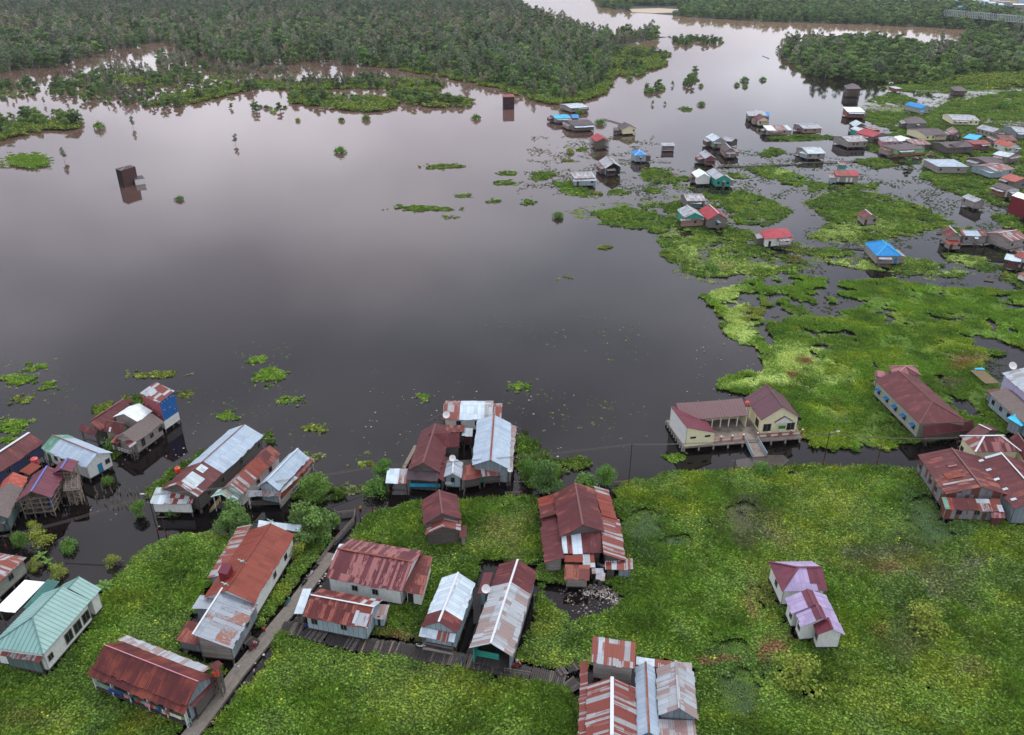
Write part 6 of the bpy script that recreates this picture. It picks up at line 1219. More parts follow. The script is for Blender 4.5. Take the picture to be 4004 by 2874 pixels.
MATS_S = [[(1000, 172), (1130, 140), (1345, 108), (1367, 165), (1340, 205), (1292, 224), (1220, 231), (1130, 203), (1030, 183)], [(800, 140), (1000, 150), (1130, 165), (1130, 198), (1030, 180), (900, 156)], [(855, 170), (900, 176), (990, 190), (985, 200), (900, 204), (850, 198)], [(640, 208), (720, 205), (800, 213), (872, 222), (882, 238), (820, 248), (700, 236), (648, 227)], [(555, 181), (700, 178), (830, 190), (720, 199), (620, 196)], [(1345, 112), (1410, 104), (1484, 122), (1474, 144), (1400, 170), (1358, 164)], [(0, 280), (90, 262), (180, 272), (170, 286), (60, 296), (0, 310)], [(330, 232), (430, 228), (560, 196), (600, 184), (480, 195), (380, 215)], [(250, 178), (400, 168), (420, 175), (280, 188)], [(860, 208), (960, 212), (1042, 222), (1042, 235), (940, 238)], [(1955, 168), (2150, 160), (2330, 150), (2330, 195), (2180, 190), (2060, 188)]]
x, y = sample(MATS_S, .6, 16, 14).T; k = (fbm(x / 14, y / 14, 15) > .42) & (fbm(x / 5, y / 5, 18) > .36); x, y = x[k], y[k]
cc = np.array(G['md']) * (1 - fbm(x / 20, y / 20, 16)[:, None]) + np.array(G['ol']) * fbm(x / 20, y / 20, 16)[:, None]; cc = cc * RNG.uniform(.7, 1.3, (len(x), 1))
scatter('shore_plants', x, y, .2 + .9 * fbm(x / 8, y / 8, 17), RNG.uniform(1.3, 2.6, len(x)), cc, RNG.choice([0, 0, 1], len(x)), ['clump_f', 'clump_g'], 'low green scrub along the forest shore', 'scrub')
# thin reeds standing in the shallow water round the far houses
REED = [[(1400, 370), (1560, 340), (1700, 330), (2268, 400), (2268, 640), (1950, 620), (1780, 600), (1780, 450), (1600, 500), (1420, 440)], [(1620, 640), (1900, 650), (2268, 700), (2268, 880), (2000, 850), (1700, 760)], [(1950, 190), (2268, 180), (2268, 300), (1960, 300)], [(1180, 300), (1450, 300), (1450, 440), (1150, 430)]]
x, y = sample(REED, .45, 20, 55).T; k = clear(x, y) & (fbm(x / 9, y / 9, 66) > .52); x, y = x[k], y[k]
cc = np.array([G['gy'], G['ol'], G['dk'], G['md']])[RNG.integers(0, 4, len(x))] * RNG.uniform(.6, 1.1, (len(x), 1))
scatter('reeds', x, y, np.full(len(x), .0), RNG.uniform(.25, .7, len(x)), cc * 1.3, np.zeros(len(x)), ['clump_c'], 'thin scattered reeds standing in the shallow channels', 'reeds')

for poly, lab in (([(112, 914), (150, 898), (190, 889), (170, 907), (142, 922)], 'brown raft of dead leaves, arrowhead-shaped'), ([(612, 858), (626, 853), (630, 862), (618, 868)], 'small brown leaf raft below the brightest oval mat'), ([(822, 818), (838, 816), (838, 824), (824, 825)], 'small brown leaf raft in the middle lake'), ([(1008, 843), (1020, 841), (1022, 848), (1010, 849)], 'tiny brown leaf raft above the striped cluster roof')):
    x, y = sample([poly], 16, 3, 77).T
    if len(x) < 3: continue
    o = solid('leaf_raft', x, y, np.full(len(x), -.06), RNG.uniform(.5, .8, len(x)), np.array((.13, .085, .06)) * RNG.uniform(.6, 1.3, (len(x), 1)), np.zeros(len(x)), ['clump_e']); tag(o, lab, 'leaf raft', 'rafts of dead leaves')
# ------------------------------------------------------------------ forest
FOR_L = [(-60, -60), (1060, -60), (1120, -5), (1180, 30), (1260, 55), (1330, 80), (1400, 77), (1480, 82), (1420, 90), (1360, 108), (1345, 130), (1355, 165), (1335, 195), (1290, 218), (1220, 226), (1130, 198), (1030, 178), (960, 168), (900, 153), (800, 148), (680, 138), (600, 150), (560, 150), (480, 140), (420, 118), (340, 96), (250, 116), (190, 130), (130, 150), (60, 155), (-60, 175)]
BELTS = [[(150, 178), (230, 150), (340, 155), (450, 162), (560, 172), (640, 200), (560, 198), (480, 212), (420, 232), (350, 246), (330, 236), (250, 230), (170, 225), (150, 205)], [(560, 182), (640, 180), (740, 182), (820, 168), (900, 182), (985, 192), (980, 198), (860, 200), (740, 194), (640, 200)],
 [(-40, 275), (60, 250), (120, 255), (180, 268), (170, 282), (90, 288), (30, 298), (-40, 322)], [(640, 208), (720, 205), (800, 215), (870, 222), (880, 236), (820, 246), (700, 234), (650, 225)], [(860, 208), (960, 212), (1040, 220), (1045, 235), (960, 236), (880, 228)],
 [(1345, 112), (1400, 107), (1480, 122), (1470, 142), (1400, 165), (1360, 160)], [(350, 120), (420, 125), (470, 150), (400, 165), (350, 150)], [(420, 132), (560, 155), (640, 160), (600, 172), (480, 168)], [(-40, 195), (60, 180), (110, 200), (60, 215), (-40, 225)], [(90, 190), (150, 180), (170, 210), (120, 215)], [(555, 239), (640, 236), (638, 248), (560, 250)], [(480, 92), (620, 120), (560, 140), (470, 125)], [(1480, 80), (1600, 88), (1600, 98), (1500, 100)], [(1420, 196), (1480, 192), (1475, 204), (1425, 206)], [(1505, 178), (1540, 160), (1555, 185), (1520, 192)]]
FOR_R = [(1722, 112), (1745, 95), (1800, 92), (1950, 92), (2060, 110), (2120, 105), (2145, 78), (2200, 80), (2330, 95), (2330, 160), (2200, 163), (2100, 176), (2060, 186), (1960, 172), (1900, 176), (1800, 170), (1790, 152), (1735, 130)]
FOR_N = [(1300, -30), (2400, -30), (2400, 78), (2120, 64), (1900, 54), (1700, 48), (1560, 40), (1480, 33), (1400, 26), (1330, 16)]
NOGO = [[(1390, 14), (1500, 14), (1510, 34), (1400, 30)], [(2010, -2), (2268, 20), (2330, 30), (2330, 42), (2250, 32), (2100, 6), (2000, 2)], [(1860, -40), (2300, -40), (2330, 24), (2200, 16), (2050, 9), (1880, 12)], [(1685, -30), (1790, -30), (1790, 12), (1685, 12)], [(1930, 2), (2080, 2), (2080, -12), (1930, -12)]]
def land(name, poly, z, label=None):
    P = [at('O', p, z) for p in poly]; mb = MB(); mb.face(P, 'forestfloor'); o = mb.build(name); o['kind'] = 'structure'; return o
DEFS['forestfloor'] = rough_mat('2c3424', '1c2418', .3, bump=.2)
def shrink(poly, k=.97):
    A = np.array(poly, float); return [tuple(p) for p in A]
land('land', FOR_L[:19] + [(700, 125), (600, 130), (480, 118), (380, 90), (250, 108), (130, 140), (-60, 165)], .12); land('land', FOR_R, .15); land('land', [(1300, -30), (1800, -60), (2600, -60), (2600, 92), (2400, 78)] + FOR_N[3:], .18)
tx, ty, tk, ts = [], [], [], []
def grow(poly, dens, kinds, s0, s1, wob=8, seed=0, gap=0.0, nogo=()):
    x, y = sample([poly], dens, wob, seed).T; px, py = proj(x, y, 0)
    k = np.ones(len(x), bool) if gap == 0 else fbm(x / 22, y / 22, seed + 3) > gap
    for g in nogo: k &= ~inside(px, py, g)
    x, y = x[k], y[k]
    zone = fbm(x / 60, y / 60, 77) + RNG.uniform(-.18, .18, len(x))
    ks = np.array(kinds)[np.clip((zone * 1.6 - .3) * len(kinds), 0, len(kinds) - 1).astype(int)]
    tx.append(x); ty.append(y); tk.append(ks); ts.append(s0 + (s1 - s0) * RNG.random(len(x)) ** 2)
# 0 broad 1 broadb 2 slim 3 slimb 4 shrub 5 shruby
grow(FOR_L, .0105, [2, 0, 3, 1, 2, 0], .8, 2.1, 5, 1)
grow([(1000, 170), (1130, 150), (1345, 120), (1355, 165), (1335, 195), (1290, 220), (1220, 228), (1130, 200)], .05, [4, 5, 4, 5], .9, 1.5, 4, 2)
grow([(800, 130), (1130, 160), (1130, 195), (1030, 178), (900, 153)], .03, [4, 5, 4, 1], .9, 1.4, 4, 3)
for i, b in enumerate(BELTS): grow(b, (.016 if i == 0 else .026), [2, 3, 4, 2, 4, 0, 1] if i < 2 or i in (6, 7, 11) else [4, 5, 4, 5, 0, 1], .6, 1.1, 8, 20 + i, .36)
for i, b in enumerate(BELTS[:6]): grow(b, .03, [4, 5], .5, 1.0, 5, 40 + i, .35)
grow([(-40, 195), (350, 130), (560, 160), (700, 180), (480, 225), (150, 240), (-40, 290)], .0045, [2, 3, 4, 3], .35, .75, 8, 60, .45)
grow(FOR_R, .015, [0, 1, 0, 1, 2], .8, 1.9, 4, 5); grow([(1730, 125), (1800, 165), (1960, 170), (2100, 176), (2200, 163), (2330, 150), (2330, 165), (2060, 188), (1900, 180), (1790, 168)], .03, [4, 5, 1], .8, 1.3, 4, 6)
grow(FOR_N, .0075, [0, 1, 0, 0], 1.0, 2.2, 3, 7, 0, NOGO)
X, Y, K, S = map(np.concatenate, (tx, ty, tk, ts)); fl = clear(X, Y); X, Y, K, S = X[fl], Y[fl], K[fl], S[fl]
pass
KN = ['broad', 'broadb', 'slim', 'slimb', 'shrub', 'shruby']
d = np.hypot(X, Y); big = np.array([8.5, 7.5, 11, 9, 2.8, 2.4])[K] * S / d; order = np.argsort(-big); ind = order[:300]; rest = order[300:]
LABK = {'broad': 'dark round-crowned tree of the flooded forest', 'broadb': 'mid green round-crowned tree of the flooded forest', 'slim': 'tall slim grey-green tree with pale trunk in the flooded forest', 'slimb': 'slim grey-green tree with pale trunk in the flooded forest', 'shrub': 'low green bush at the flooded forest edge', 'shruby': 'low yellow-green bush at the flooded forest edge'}
for i in ind:
    kn = KN[K[i]]; bush = kn.startswith('shrub')
    place_tree(kn, X[i], Y[i], S[i], name='bush' if bush else 'tree', label=LABK[kn], cat='bush' if bush else 'tree', group={'broad': 'dark round-crowned forest trees', 'broadb': 'mid green forest trees', 'slim': 'tall slim forest trees', 'slimb': 'slim forest trees', 'shrub': 'green forest edge bushes', 'shruby': 'yellow-green forest edge bushes'}[kn])
# the rest of the wood: one object
def hue_leaf_copy(key):
    c, t = PROTO[key]; me = c.copy(); me.materials[0] = M('leaf'); n = len(me.polygons)
    # join crown and trunk in one prototype
    import bmesh
    bm = bmesh.new(); bm.from_mesh(me); bm2 = bmesh.new(); bm2.from_mesh(t)
    tl = bm.faces.layers.float.get('tone'); vmap = {v: bm.verts.new(v.co) for v in bm2.verts}
    for f in bm2.faces:
        nf = bm.faces.new([vmap[v] for v in f.verts]); nf.material_index = 1
    bm.to_mesh(me); me.materials.append(t.materials[0]); bm.free(); bm2.free(); return me
for kn in KN: hidden('wood_' + kn, hue_leaf_copy(kn))
HB = np.array([(.095, .165, .05), (.14, .225, .055), (.2, .205, .14), (.185, .2, .12), (.12, .22, .05), (.2, .27, .06)])
x, y, k, s = X[rest], Y[rest], K[rest], S[rest]; px, py = proj(x, y, 5)
c = HB[k] * np.where(RNG.random(len(k)) < .16, .5, 1)[:, None] * RNG.uniform(.6, 1.5, (len(k), 1)) * (.95 + .6 * fbm(x / 35, y / 35, 95))[:, None]; far_ = np.clip((60 - py) / 60, 0, 1)[:, None] * (px < 1200)[:, None]; c = c * (1 - far_ * .6) + np.array((.045, .1, .05)) * far_ * .6  # far left crowns pulled to blue-green: haze tint put into the leaf colour
brn_ = (fbm(x / 50, y / 50, 90) > .55) & (k >= 2) & (k < 4); c[brn_] = c[brn_] * np.array((1.1, .97, .92))
scatter('flooded_forest', x, y, np.full(len(x), .0), s, c, k, ['wood_' + q for q in KN], 'dense flooded forest stretching to the top of the photo', 'forest')

# lone trees and bushes in the water (overview position, kind, scale, label)
LONE = [((295, 283), 'slim', .7, 'lone slender tree in the lake above the brown tower'), ((143, 357), 'slimb', .75, 'lone thin tree in the lake beside the long reed patch'), ((522, 320), 'slimb', .75, 'lone narrow tree in the middle of the lake'), ((512, 240), 'broadb', .55, 'dark green oval tree standing in the upper lake'),
 ((753, 338), 'shrub', 1.5, 'round green bush alone in the middle lake'), ((1055, 264), 'shrub', 1.25, 'round green bush left of the slim dark tower'), ((660, 268), 'shruby', 1.1, 'small yellow-green bush with a tail of weeds'), ((757, 268), 'shrub', 1.0, 'bush with a long reflection, upper middle of the lake'), ((812, 266), 'shrub', 1.3, 'wide low bush right of the one with the long reflection'), ((220, 285), 'shrub', 1.8, 'large round bush with a reed fringe, upper left'), ((160, 278), 'shrub', 1.7, 'dark domed bush left of the reed-fringed one'),
 ((398, 443), 'bushn', 1.2, 'tiny green shrub right of the dark brown box tower'), ((1237, 482), 'bushn', 1.6, 'tiny dark bush left of the big green mat'), ((1263, 338), 'shruby', 1.2, 'round olive bush left of the pink-roofed frame house'), ((1445, 232), 'broadb', .38, 'small round tree left of its narrower twin, centre channel'), ((1473, 232), 'broadb', .33, 'narrower of the two small trees in the centre channel'), ((1553, 233), 'bushn', 1.8, 'tiny round bush farthest right in the centre channel'),
 ((1440, 205), 'shrub', 1.8, 'dense bush at the left end of the channel islets'), ((1465, 198), 'shrub', 1.6, 'dense bush second from the left of the channel islets'), ((1490, 190), 'broadb', .5, 'bushy tree on the middle channel islet'), ((1532, 188), 'broadb', .85, 'tall leafy tree on the right channel islet'), ((1552, 192), 'shrub', 1.0, 'low bush at the right end of the channel islets'), ((1415, 165), 'shrub', 2.2, 'wide bright bush near the forest point'), ((1395, 178), 'shrub', 1.3, 'small bush below the forest point'), ((1632, 190), 'shrub', 1.2, 'leftmost bush of the four right of centre channel'), ((1650, 180), 'shrub', 1.6, 'widest bush of the four right of centre channel'), ((1650, 193), 'shrub', 1.1, 'lowest bush of the four right of centre channel'), ((1690, 178), 'shrub', 1.2, 'bush with a stub trunk, rightmost of the four'),
 ((1330, 275), 'bushn', 2.2, 'bush behind the brown-roofed lake house'), ((1285, 252), 'shrub', 1.5, 'bush right of the cyan-roofed lake house'), ((1352, 384), 'nearb', .7, 'leafy bush growing under the front of the grey gable'), ((1575, 600), 'shrub', 1.1, 'dark bush on the lower edge of the big green mat'), ((2222, 240), 'shrub', 2.0, 'dark round bush in the far right meadow'), ((2012, 372), 'broad', .62, 'dark spreading tree with reflection below the grey hip roof'), ((2085, 335), 'broadb', .75, 'green tree beside the brown double gable house'), ((2225, 350), 'broad', .6, 'dark tree by the salmon gable house'), ((2190, 118), 'bare', 1.6, 'bare brownish tree among dark crowns, top right'), ((2170, 105), 'broad', 1.7, 'largest dark crown left of the bare tree'), ((2235, 110), 'broad', 1.7, 'largest dark crown right of the bare tree'), ((2130, 110), 'broad', 1.4, 'dark tree at the river end of the right wood'),
 ((525, 1178), 'near', .95, 'dense round tree behind the orange-rust roof'), ((690, 1190), 'near', 1.25, 'large dark tree between orange-rust roof and concrete path'), ((700, 1110), 'nearb', 1.05, 'lighter leafy tree behind the large dark one'), ((660, 1235), 'sparse', .95, 'thin shrub tree beside the flooded strip of the orange-rust house'), ((740, 1165), 'nearb', .5, 'small tree at the bend of the wooden fence'), ((715, 1200), 'bushn', 1.3, 'shrub between the large dark tree and the path'), ((1205, 1095), 'near', 1.15, 'broad tree at the top left corner of the biggest rusty house'), ((1170, 1060), 'nearb', .7, 'low leafy tree by the green floating weeds'), ((1340, 1075), 'nearb', .85, 'tall bushy tree behind the biggest rusty house'), ((1300, 1080), 'bushn', 1.8, 'bush right of the broad corner tree'), ((850, 1060), 'nearb', .7, 'tall leafy shrub left of the maroon cluster house'), ((835, 1090), 'bushn', 1.6, 'lower shrub left of the maroon cluster house'), ((310, 1142), 'nearb', .5, 'green shrub by the porch of the long zinc-roofed house'), ((385, 1135), 'bushn', 1.1, 'small bright bush in front of the white porch wall'),
 ((135, 1050), 'sparse', .5, 'shrub in the water below the unfinished house') if False else ((78, 1172), 'sparse', .55, 'yellowish shrub in the water below the scaffolding'), ((2050, 1395), 'sparse', 1.6, 'bright bush rising from the right weeds'), ((1760, 1515), 'sparse', 1.4, 'loose pale bush by the small dark pool'), ((1690, 1048), 'bushn', 1.4, 'small bush at the edge of the flooded lane'), ((555, 1055), 'bushn', .8, 'small bush at the back of the orange-walled house') if False else ((50, 1215), 'nearb', .55, 'feathery shrub left of the banana plants'), ((95, 1205), 'sparse', .9, 'wide sparse tree above the banana plants'), ((152, 1215), 'bushn', 1.1, 'small round bush alone in the dark canal'), ((250, 1250), 'sparse', .65, 'yellow-green shrub rising from the canal'), ((78, 1260), 'sparse', .55, 'yellow shrub left of the banana plants'), ((1965, 1030), 'bushn', 1.2, 'bush at the left corner of the wide maroon house') if False else ((240, 1070), 'bushn', .9, 'bush under the steps of the blue-door house'), ((255, 995), 'bushn', 1.5, 'bush behind the white house with blue door'), ((2215, 1120), 'bushn', .9, 'bush by the small red shed at the right edge')]
for (p, kn, s, lab) in LONE:
    x_, y_, _ = at('O', p, 0); b = kn in ('shrub', 'shruby', 'bushn'); place_tree(kn, x_, y_, s, name='bush' if b else 'tree', label=lab, cat='bush' if b else 'tree')

# palms and banana plants
def fronds(name, reg, p, h, n, L, w, leaf, label, cat, droop=.55, r=.12):
    x, y, _ = at(reg, p, 0); t = thing(name, (x, y, 0), label, cat); mb = MB(); mb.tube((x, y, -1), (x + .1, y, h), r, r * .8, 'bark', 7); mb.build('trunk', t)
    for i in range(n):
        a = i * 2.4; el = .9 - .9 * i / n; V = []; F = []; prev = None
        for k in range(7):
            q = k / 6; rr = L * q; z = h + L * (math.sin(el) * q - droop * q * q); ww = w * math.sin(math.pi * min(1, q * .85 + .12)); ca, sa = math.cos(a), math.sin(a)
            V += [(x + ca * rr * math.cos(el) - sa * ww / 2, y + sa * rr * math.cos(el) + ca * ww / 2, z - ww * .25), (x + ca * rr * math.cos(el), y + sa * rr * math.cos(el), z), (x + ca * rr * math.cos(el) + sa * ww / 2, y + sa * rr * math.cos(el) - ca * ww / 2, z - ww * .25)]
            if k: b = 3 * k; F += [(b - 3, b - 2, b + 1, b), (b - 2, b - 1, b + 2, b + 1)]
        V = np.array(V) - np.array((x, y, 0)); me = mesh_raw('frond', V, F, [leaf], RNG.uniform(.6, 1.4, len(F))); o = bpy.data.objects.new('frond', me); COL.objects.link(o); o.parent = t
x_, y_, _ = at('V', (610, 440), 0); place_tree('sparse', x_, y_, .75, name='tree', label='feathery pale shrub tree right of the banana plants', cat='tree')
fronds('palm', 'V', (1080, 600), 1.0, 14, 2.4, .6, 'leafp', 'young palm at the field edge right of the green ribbed roof', 'palm')
fronds('banana_plant', 'V', (440, 300), 1.4, 8, 1.5, .55, 'leafp', 'taller banana plant behind the rusty grey hip roof', 'banana plant', .4)
fronds('banana_plant', 'V', (500, 340), .9, 7, 1.3, .55, 'leafg', 'lower banana plant nearest the feathery shrub tree', 'banana plant', .4)
# ------------------------------------------------------------------ water, sky, ground
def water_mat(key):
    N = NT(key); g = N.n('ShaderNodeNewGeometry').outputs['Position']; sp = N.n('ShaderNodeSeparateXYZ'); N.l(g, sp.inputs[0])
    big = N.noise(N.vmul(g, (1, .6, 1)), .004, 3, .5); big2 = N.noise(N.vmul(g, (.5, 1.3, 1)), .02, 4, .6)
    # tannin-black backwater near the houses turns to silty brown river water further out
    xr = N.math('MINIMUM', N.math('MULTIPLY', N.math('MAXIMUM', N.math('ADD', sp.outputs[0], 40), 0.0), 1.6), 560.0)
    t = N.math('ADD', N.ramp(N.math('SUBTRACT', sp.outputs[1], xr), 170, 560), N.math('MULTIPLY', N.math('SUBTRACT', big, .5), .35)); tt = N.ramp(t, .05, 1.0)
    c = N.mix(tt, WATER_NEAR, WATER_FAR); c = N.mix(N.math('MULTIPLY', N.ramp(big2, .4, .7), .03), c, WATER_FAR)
    c = N.mix(N.ramp(N.math('ADD', sp.outputs[1], N.math('MULTIPLY', N.math('SUBTRACT', big2, .5), 300)), 980, 1300), c, (.34, .22, .155, 1))  # far river browner again: silt plus the trees' brown reflection put into the colour
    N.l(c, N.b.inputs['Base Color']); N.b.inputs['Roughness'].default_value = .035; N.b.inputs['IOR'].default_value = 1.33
    w1 = N.noise(N.vmul(g, (1, 1.6, 1)), 1.1, 3, .5); w2 = N.noise(N.vmul(g, (1, 1.6, 1)), .25, 3, .5)
    ds = N.ramp(N.noise(g, .015, 2), .35, .7)
    bp = N.n('ShaderNodeBump'); bp.inputs['Distance'].default_value = .012; bp.inputs['Strength'].default_value = .5
    N.l(N.math('MULTIPLY', N.math('ADD', w1, N.math('MULTIPLY', w2, 2.0)), N.math('ADD', ds, .3)), bp.inputs['Height']); N.l(bp.outputs[0], N.b.inputs['Normal']); return N.m
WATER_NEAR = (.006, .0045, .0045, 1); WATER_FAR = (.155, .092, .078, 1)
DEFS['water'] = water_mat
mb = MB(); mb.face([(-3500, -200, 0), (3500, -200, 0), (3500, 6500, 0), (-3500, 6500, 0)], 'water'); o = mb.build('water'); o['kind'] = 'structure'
DEFS['bed'] = plain('2c2620', 1.0)
mb = MB(); mb.face([(-3700, -280, -3.9), (3700, -280, -3.9), (3700, 6800, -3.9), (-3700, 6800, -3.9)], 'bed'); o = mb.build('ground'); o['kind'] = 'structure'
mb = MB(); mb.face([(-3600, 3400, .3), (3600, 3400, .3), (3600, 6600, .3), (-3600, 6600, .3)], 'forestfloor'); o = mb.build('land'); o['kind'] = 'structure'
# submerged concrete road that just breaks the surface by the hall
DEFS['mudroad'] = rough_mat('4a4038', '1c1614', .35, bump=.2, rough=.25)
P = [at('H', p, .006) for p in ((1060, 1130), (1250, 1097), (1430, 1072), (1600, 1075), (1660, 1130), (1560, 1225), (1300, 1275), (1120, 1300))]
mb = MB(); mb.face(P, 'mudroad'); o = mb.build('road'); o['kind'] = 'structure'
P = [at('H', p, .12) for p in ((1300, 1270), (1300, 1250), (1460, 1238), (1465, 1262))]; mb = MB(); mb.hexa([(x, y, -.3) for x, y, z in P], P, 'conc'); o = mb.build('kerb_strip'); o['kind'] = 'structure'
# concrete path
def strip(name, pts, w, z, m, th=.5):
    mb = MB(); P = [A3(at('O', p, z)) for p in pts]; Lf = []; Rt = []
    for i, p in enumerate(P):
        d = P[min(i + 1, len(P) - 1)] - P[max(i - 1, 0)]; d[2] = 0; d /= np.linalg.norm(d); n = A3((-d[1], d[0], 0)); ww = w[i] if isinstance(w, (list, tuple)) else w; Lf.append(p + n * ww / 2); Rt.append(p - n * ww / 2)
    for i in range(len(P) - 1):
        mb.hexa([Rt[i] - A3((0, 0, th)), Rt[i + 1] - A3((0, 0, th)), Lf[i + 1] - A3((0, 0, th)), Lf[i] - A3((0, 0, th))], [Rt[i], Rt[i + 1], Lf[i + 1], Lf[i]], m)
    return mb.build(name), P, Lf, Rt
o, P, Lf, Rt = strip('path', [(395, 1660), (455, 1585), (525, 1490), (600, 1400), (640, 1352), (690, 1285), (735, 1225)], 2.5, .55, 'conc'); o['kind'] = 'structure'
# plank walk
def plankwalk(name, reg, pts, w, z, label, seed=1, step=.32):
    rn = random.Random(seed); P = [A3(at(reg, p, z)) for p in pts]; x0 = P[0]; t = thing(name, (x0[0], x0[1], 0), label, 'boardwalk'); mb = MB()
    for i in range(len(P) - 1):
        d = P[i + 1] - P[i]; L = np.linalg.norm(d); d = d / L; n = A3((-d[1], d[0], 0)); a = math.atan2(d[1], d[0])
        for k in range(int(L / step)):
            c = P[i] + d * (k + .5) * step; m = rn.choice(['plankd', 'plankd', 'woodd', 'plankd', 'timber' if rn.random() < .25 else 'plankd'])
            mb.box(c + n * rn.uniform(-.08, .08) + A3((0, 0, rn.uniform(-.015, .015))), (step * .85, w * rn.uniform(.94, 1.06), .05), m, a + rn.uniform(-.03, .03))
        s = MB(); s.bar(P[i] + n * w * .35 - A3((0, 0, .13)), P[i + 1] + n * w * .35 - A3((0, 0, .13)), .14, 'post'); s.bar(P[i] - n * w * .35 - A3((0, 0, .13)), P[i + 1] - n * w * .35 - A3((0, 0, .13)), .14, 'post'); s.build('beam', t)
        for k in range(max(1, int(L / 4))):
            for sd in (-1, 1):
                c = P[i] + d * (k + .5) * L / max(1, int(L / 4)) + n * sd * w * .4; s = MB(); s.bar((c[0], c[1], -1.4), (c[0], c[1], z - .05), .14, 'post'); s.build('post', t)
    mb.build('planks', t); return t
bw = plankwalk('boardwalk', 'C', [(500, 925), (650, 940), (800, 985), (1010, 1035), (1250, 1062), (1500, 1110)], 3.0, .75, 'dark wet plank walk running right from the concrete path', 1)
bw2 = plankwalk('boardwalk', 'E', [(170, 965), (480, 1020), (800, 1080), (1000, 1125), (1290, 1185), (1385, 1270)], 2.9, .75, 'dark wet plank walk in front of the two long gable houses', 2)
railing(bw2, 'E', (785, 1115), (1000, 1150), .75, 1.0, 'post', 3)
plankwalk('boardwalk', 'B', [(1990, 820), (2100, 880)], 1.9, .9, 'short plank bridge from grey zinc house to the concrete path', 3)
plankwalk('boardwalk', 'E', [(1215, 1120), (1300, 1085), (1395, 1050)], 1.6, .9, 'tangle of pale planks leading to the tall bottom house', 4)
plankwalk('boardwalk', 'C', [(455, 0 + 900), (470, 905)], .6, .9, 'x', 5) if False else None
# far walkways across the channel
def farwalk(pts, w, label, seed):
    t = plankwalk('boardwalk', 'O', pts, w, .5, label, seed, .8); return t
farwalk([(1590, 368), (1650, 368), (1720, 365), (1780, 360), (1850, 358), (1930, 356)], 1.4, 'long thin walkway crossing the channel between stilt houses', 6)
farwalk([(1385, 278), (1370, 272), (1335, 262)], 1.2, 'short walkway from the brown-roofed lake house to the cream gable', 7)
farwalk([(2075, 515), (2150, 516), (2200, 522)], 1.2, 'walkway between the houses in the right channel', 8)
farwalk([(1780, 548), (1830, 550), (1890, 548), (1915, 550)], 1.2, 'debris-covered walkway left of the larger blue hip roof', 9)
# wooden fence along the path end
t = thing('fence', at('C', (740, 515), 0), 'old low wooden fence bending round the path end', 'fence')
for (p, q) in (((740, 515), (850, 370)), ((850, 370), (980, 225)), ((980, 225), (985, 170)), ((985, 180), (820, 200))): railing(t, 'C', p, q, .4, .9, 'timber', 7, panel='woodl')
t = thing('fence', at('A', (1745, 1590), 0), 'short pole fence at the lower edge of the dark canal', 'fence'); railing(t, 'A', (1745, 1590), (1970, 1605), .1, .9, 'post', 3)
t = thing('fence', at('F', (1020, 190), 0), 'low plank barrier behind the biggest rusty house', 'fence'); railing(t, 'F', (1018, 190), (1155, 178), .2, .6, 'timber', 4, panel='woodl')
t = thing('fence', at('D', (1340, 1005), 0), 'low pole barrier standing in the flooded lane', 'fence'); railing(t, 'D', (1340, 1005), (1490, 1000), .1, .5, 'timber', 4)
# stakes in the water
for i, (sx, sy) in enumerate([(845, 1180), (870, 1215), (900, 1150), (912, 1180), (945, 1200), (985, 1175), (1000, 1205), (1045, 1185), (1062, 1200), (1065, 1180), (1110, 1165), (1125, 1205), (1148, 1185), (1165, 1195), (1190, 1200), (1220, 1180), (1232, 1215), (1250, 1250), (855, 1260), (862, 1240), (935, 1262), (930, 1290), (945, 1310), (990, 1265), (995, 1300), (1000, 1330), (1035, 1265), (1045, 1315), (1060, 1270), (1078, 1315), (1115, 1310), (1135, 1330), (1162, 1255), (1170, 1290), (1190, 1235), (1215, 1170)]):
    x, y, _ = at('A', (sx, sy), 0); h_ = random.uniform(.7, 1.3); s = MB(); s.tube((x, y, -1), (x + random.uniform(-.12, .12), y + random.uniform(-.1, .1), h_), .09, .07, 'lumber', 6); o = s.build('stake', org=(x, y, 0)); tag(o, 'pale wooden stake standing in dark water beside the scaffolding', 'stake', 'stakes in the water by the scaffolding')
# ------------------------------------------------------------------ poles and wires
def pole(reg, base, top, label, arm=True, lamp=None, m='pole', r=.12, red=True):
    x, y, _ = at(reg, base, 0); h_ = max(3, min(11, height_for(reg, base, top))); t = thing('utility_pole' if not lamp else 'street_lamp', (x, y, 0), label, 'utility pole' if not lamp else 'street lamp')
    s = MB(); s.tube((x, y, -1), (x, y, h_), r, r * .7, m, 8); s.build('pole', t)
    if red: s = MB(); s.tube((x, y, .9), (x, y, 1.5), r * 1.15, r * 1.12, 'redp', 8); s.build('painted_band', t)
    if arm: s = MB(); s.bar((x - .8, y, h_ - .3), (x + .8, y, h_ - .3), .09, 'post'); s.build('crossarm', t)
    if lamp:
        lx, lz = lamp; s = MB(); s.bar((x, y, h_ - .1), (x + lx, y - .3, h_ - .1 + lz), .07, 'steel'); s.build('arm', t); s = MB(); c = A3((x + lx, y - .3, h_ - .1 + lz)); s.tube(c - A3((.35, 0, 0)), c + A3((.35, 0, 0)), .1, .16, 'whitep', 8); s.build('lamp_head', t)
    return (x, y, h_ - .3)
T = {}
T['a'] = pole('D', (135, 1195), (128, 1015), 'short dark pole with red band below the maroon cluster house')
T['b'] = pole('O', (1392, 1078), (1388, 968), 'tall pole right of the weeds, near the cream hall ramp', lamp=None)
T['c'] = pole('O', (1822, 1032), (1832, 958), 'street lamp pole with curved arm right of the cream hall', lamp=(1.6, .6))
T['d'] = pole('I', (278, 1010), (325, 845), 'dark pole with red and white band in the flooded lane')
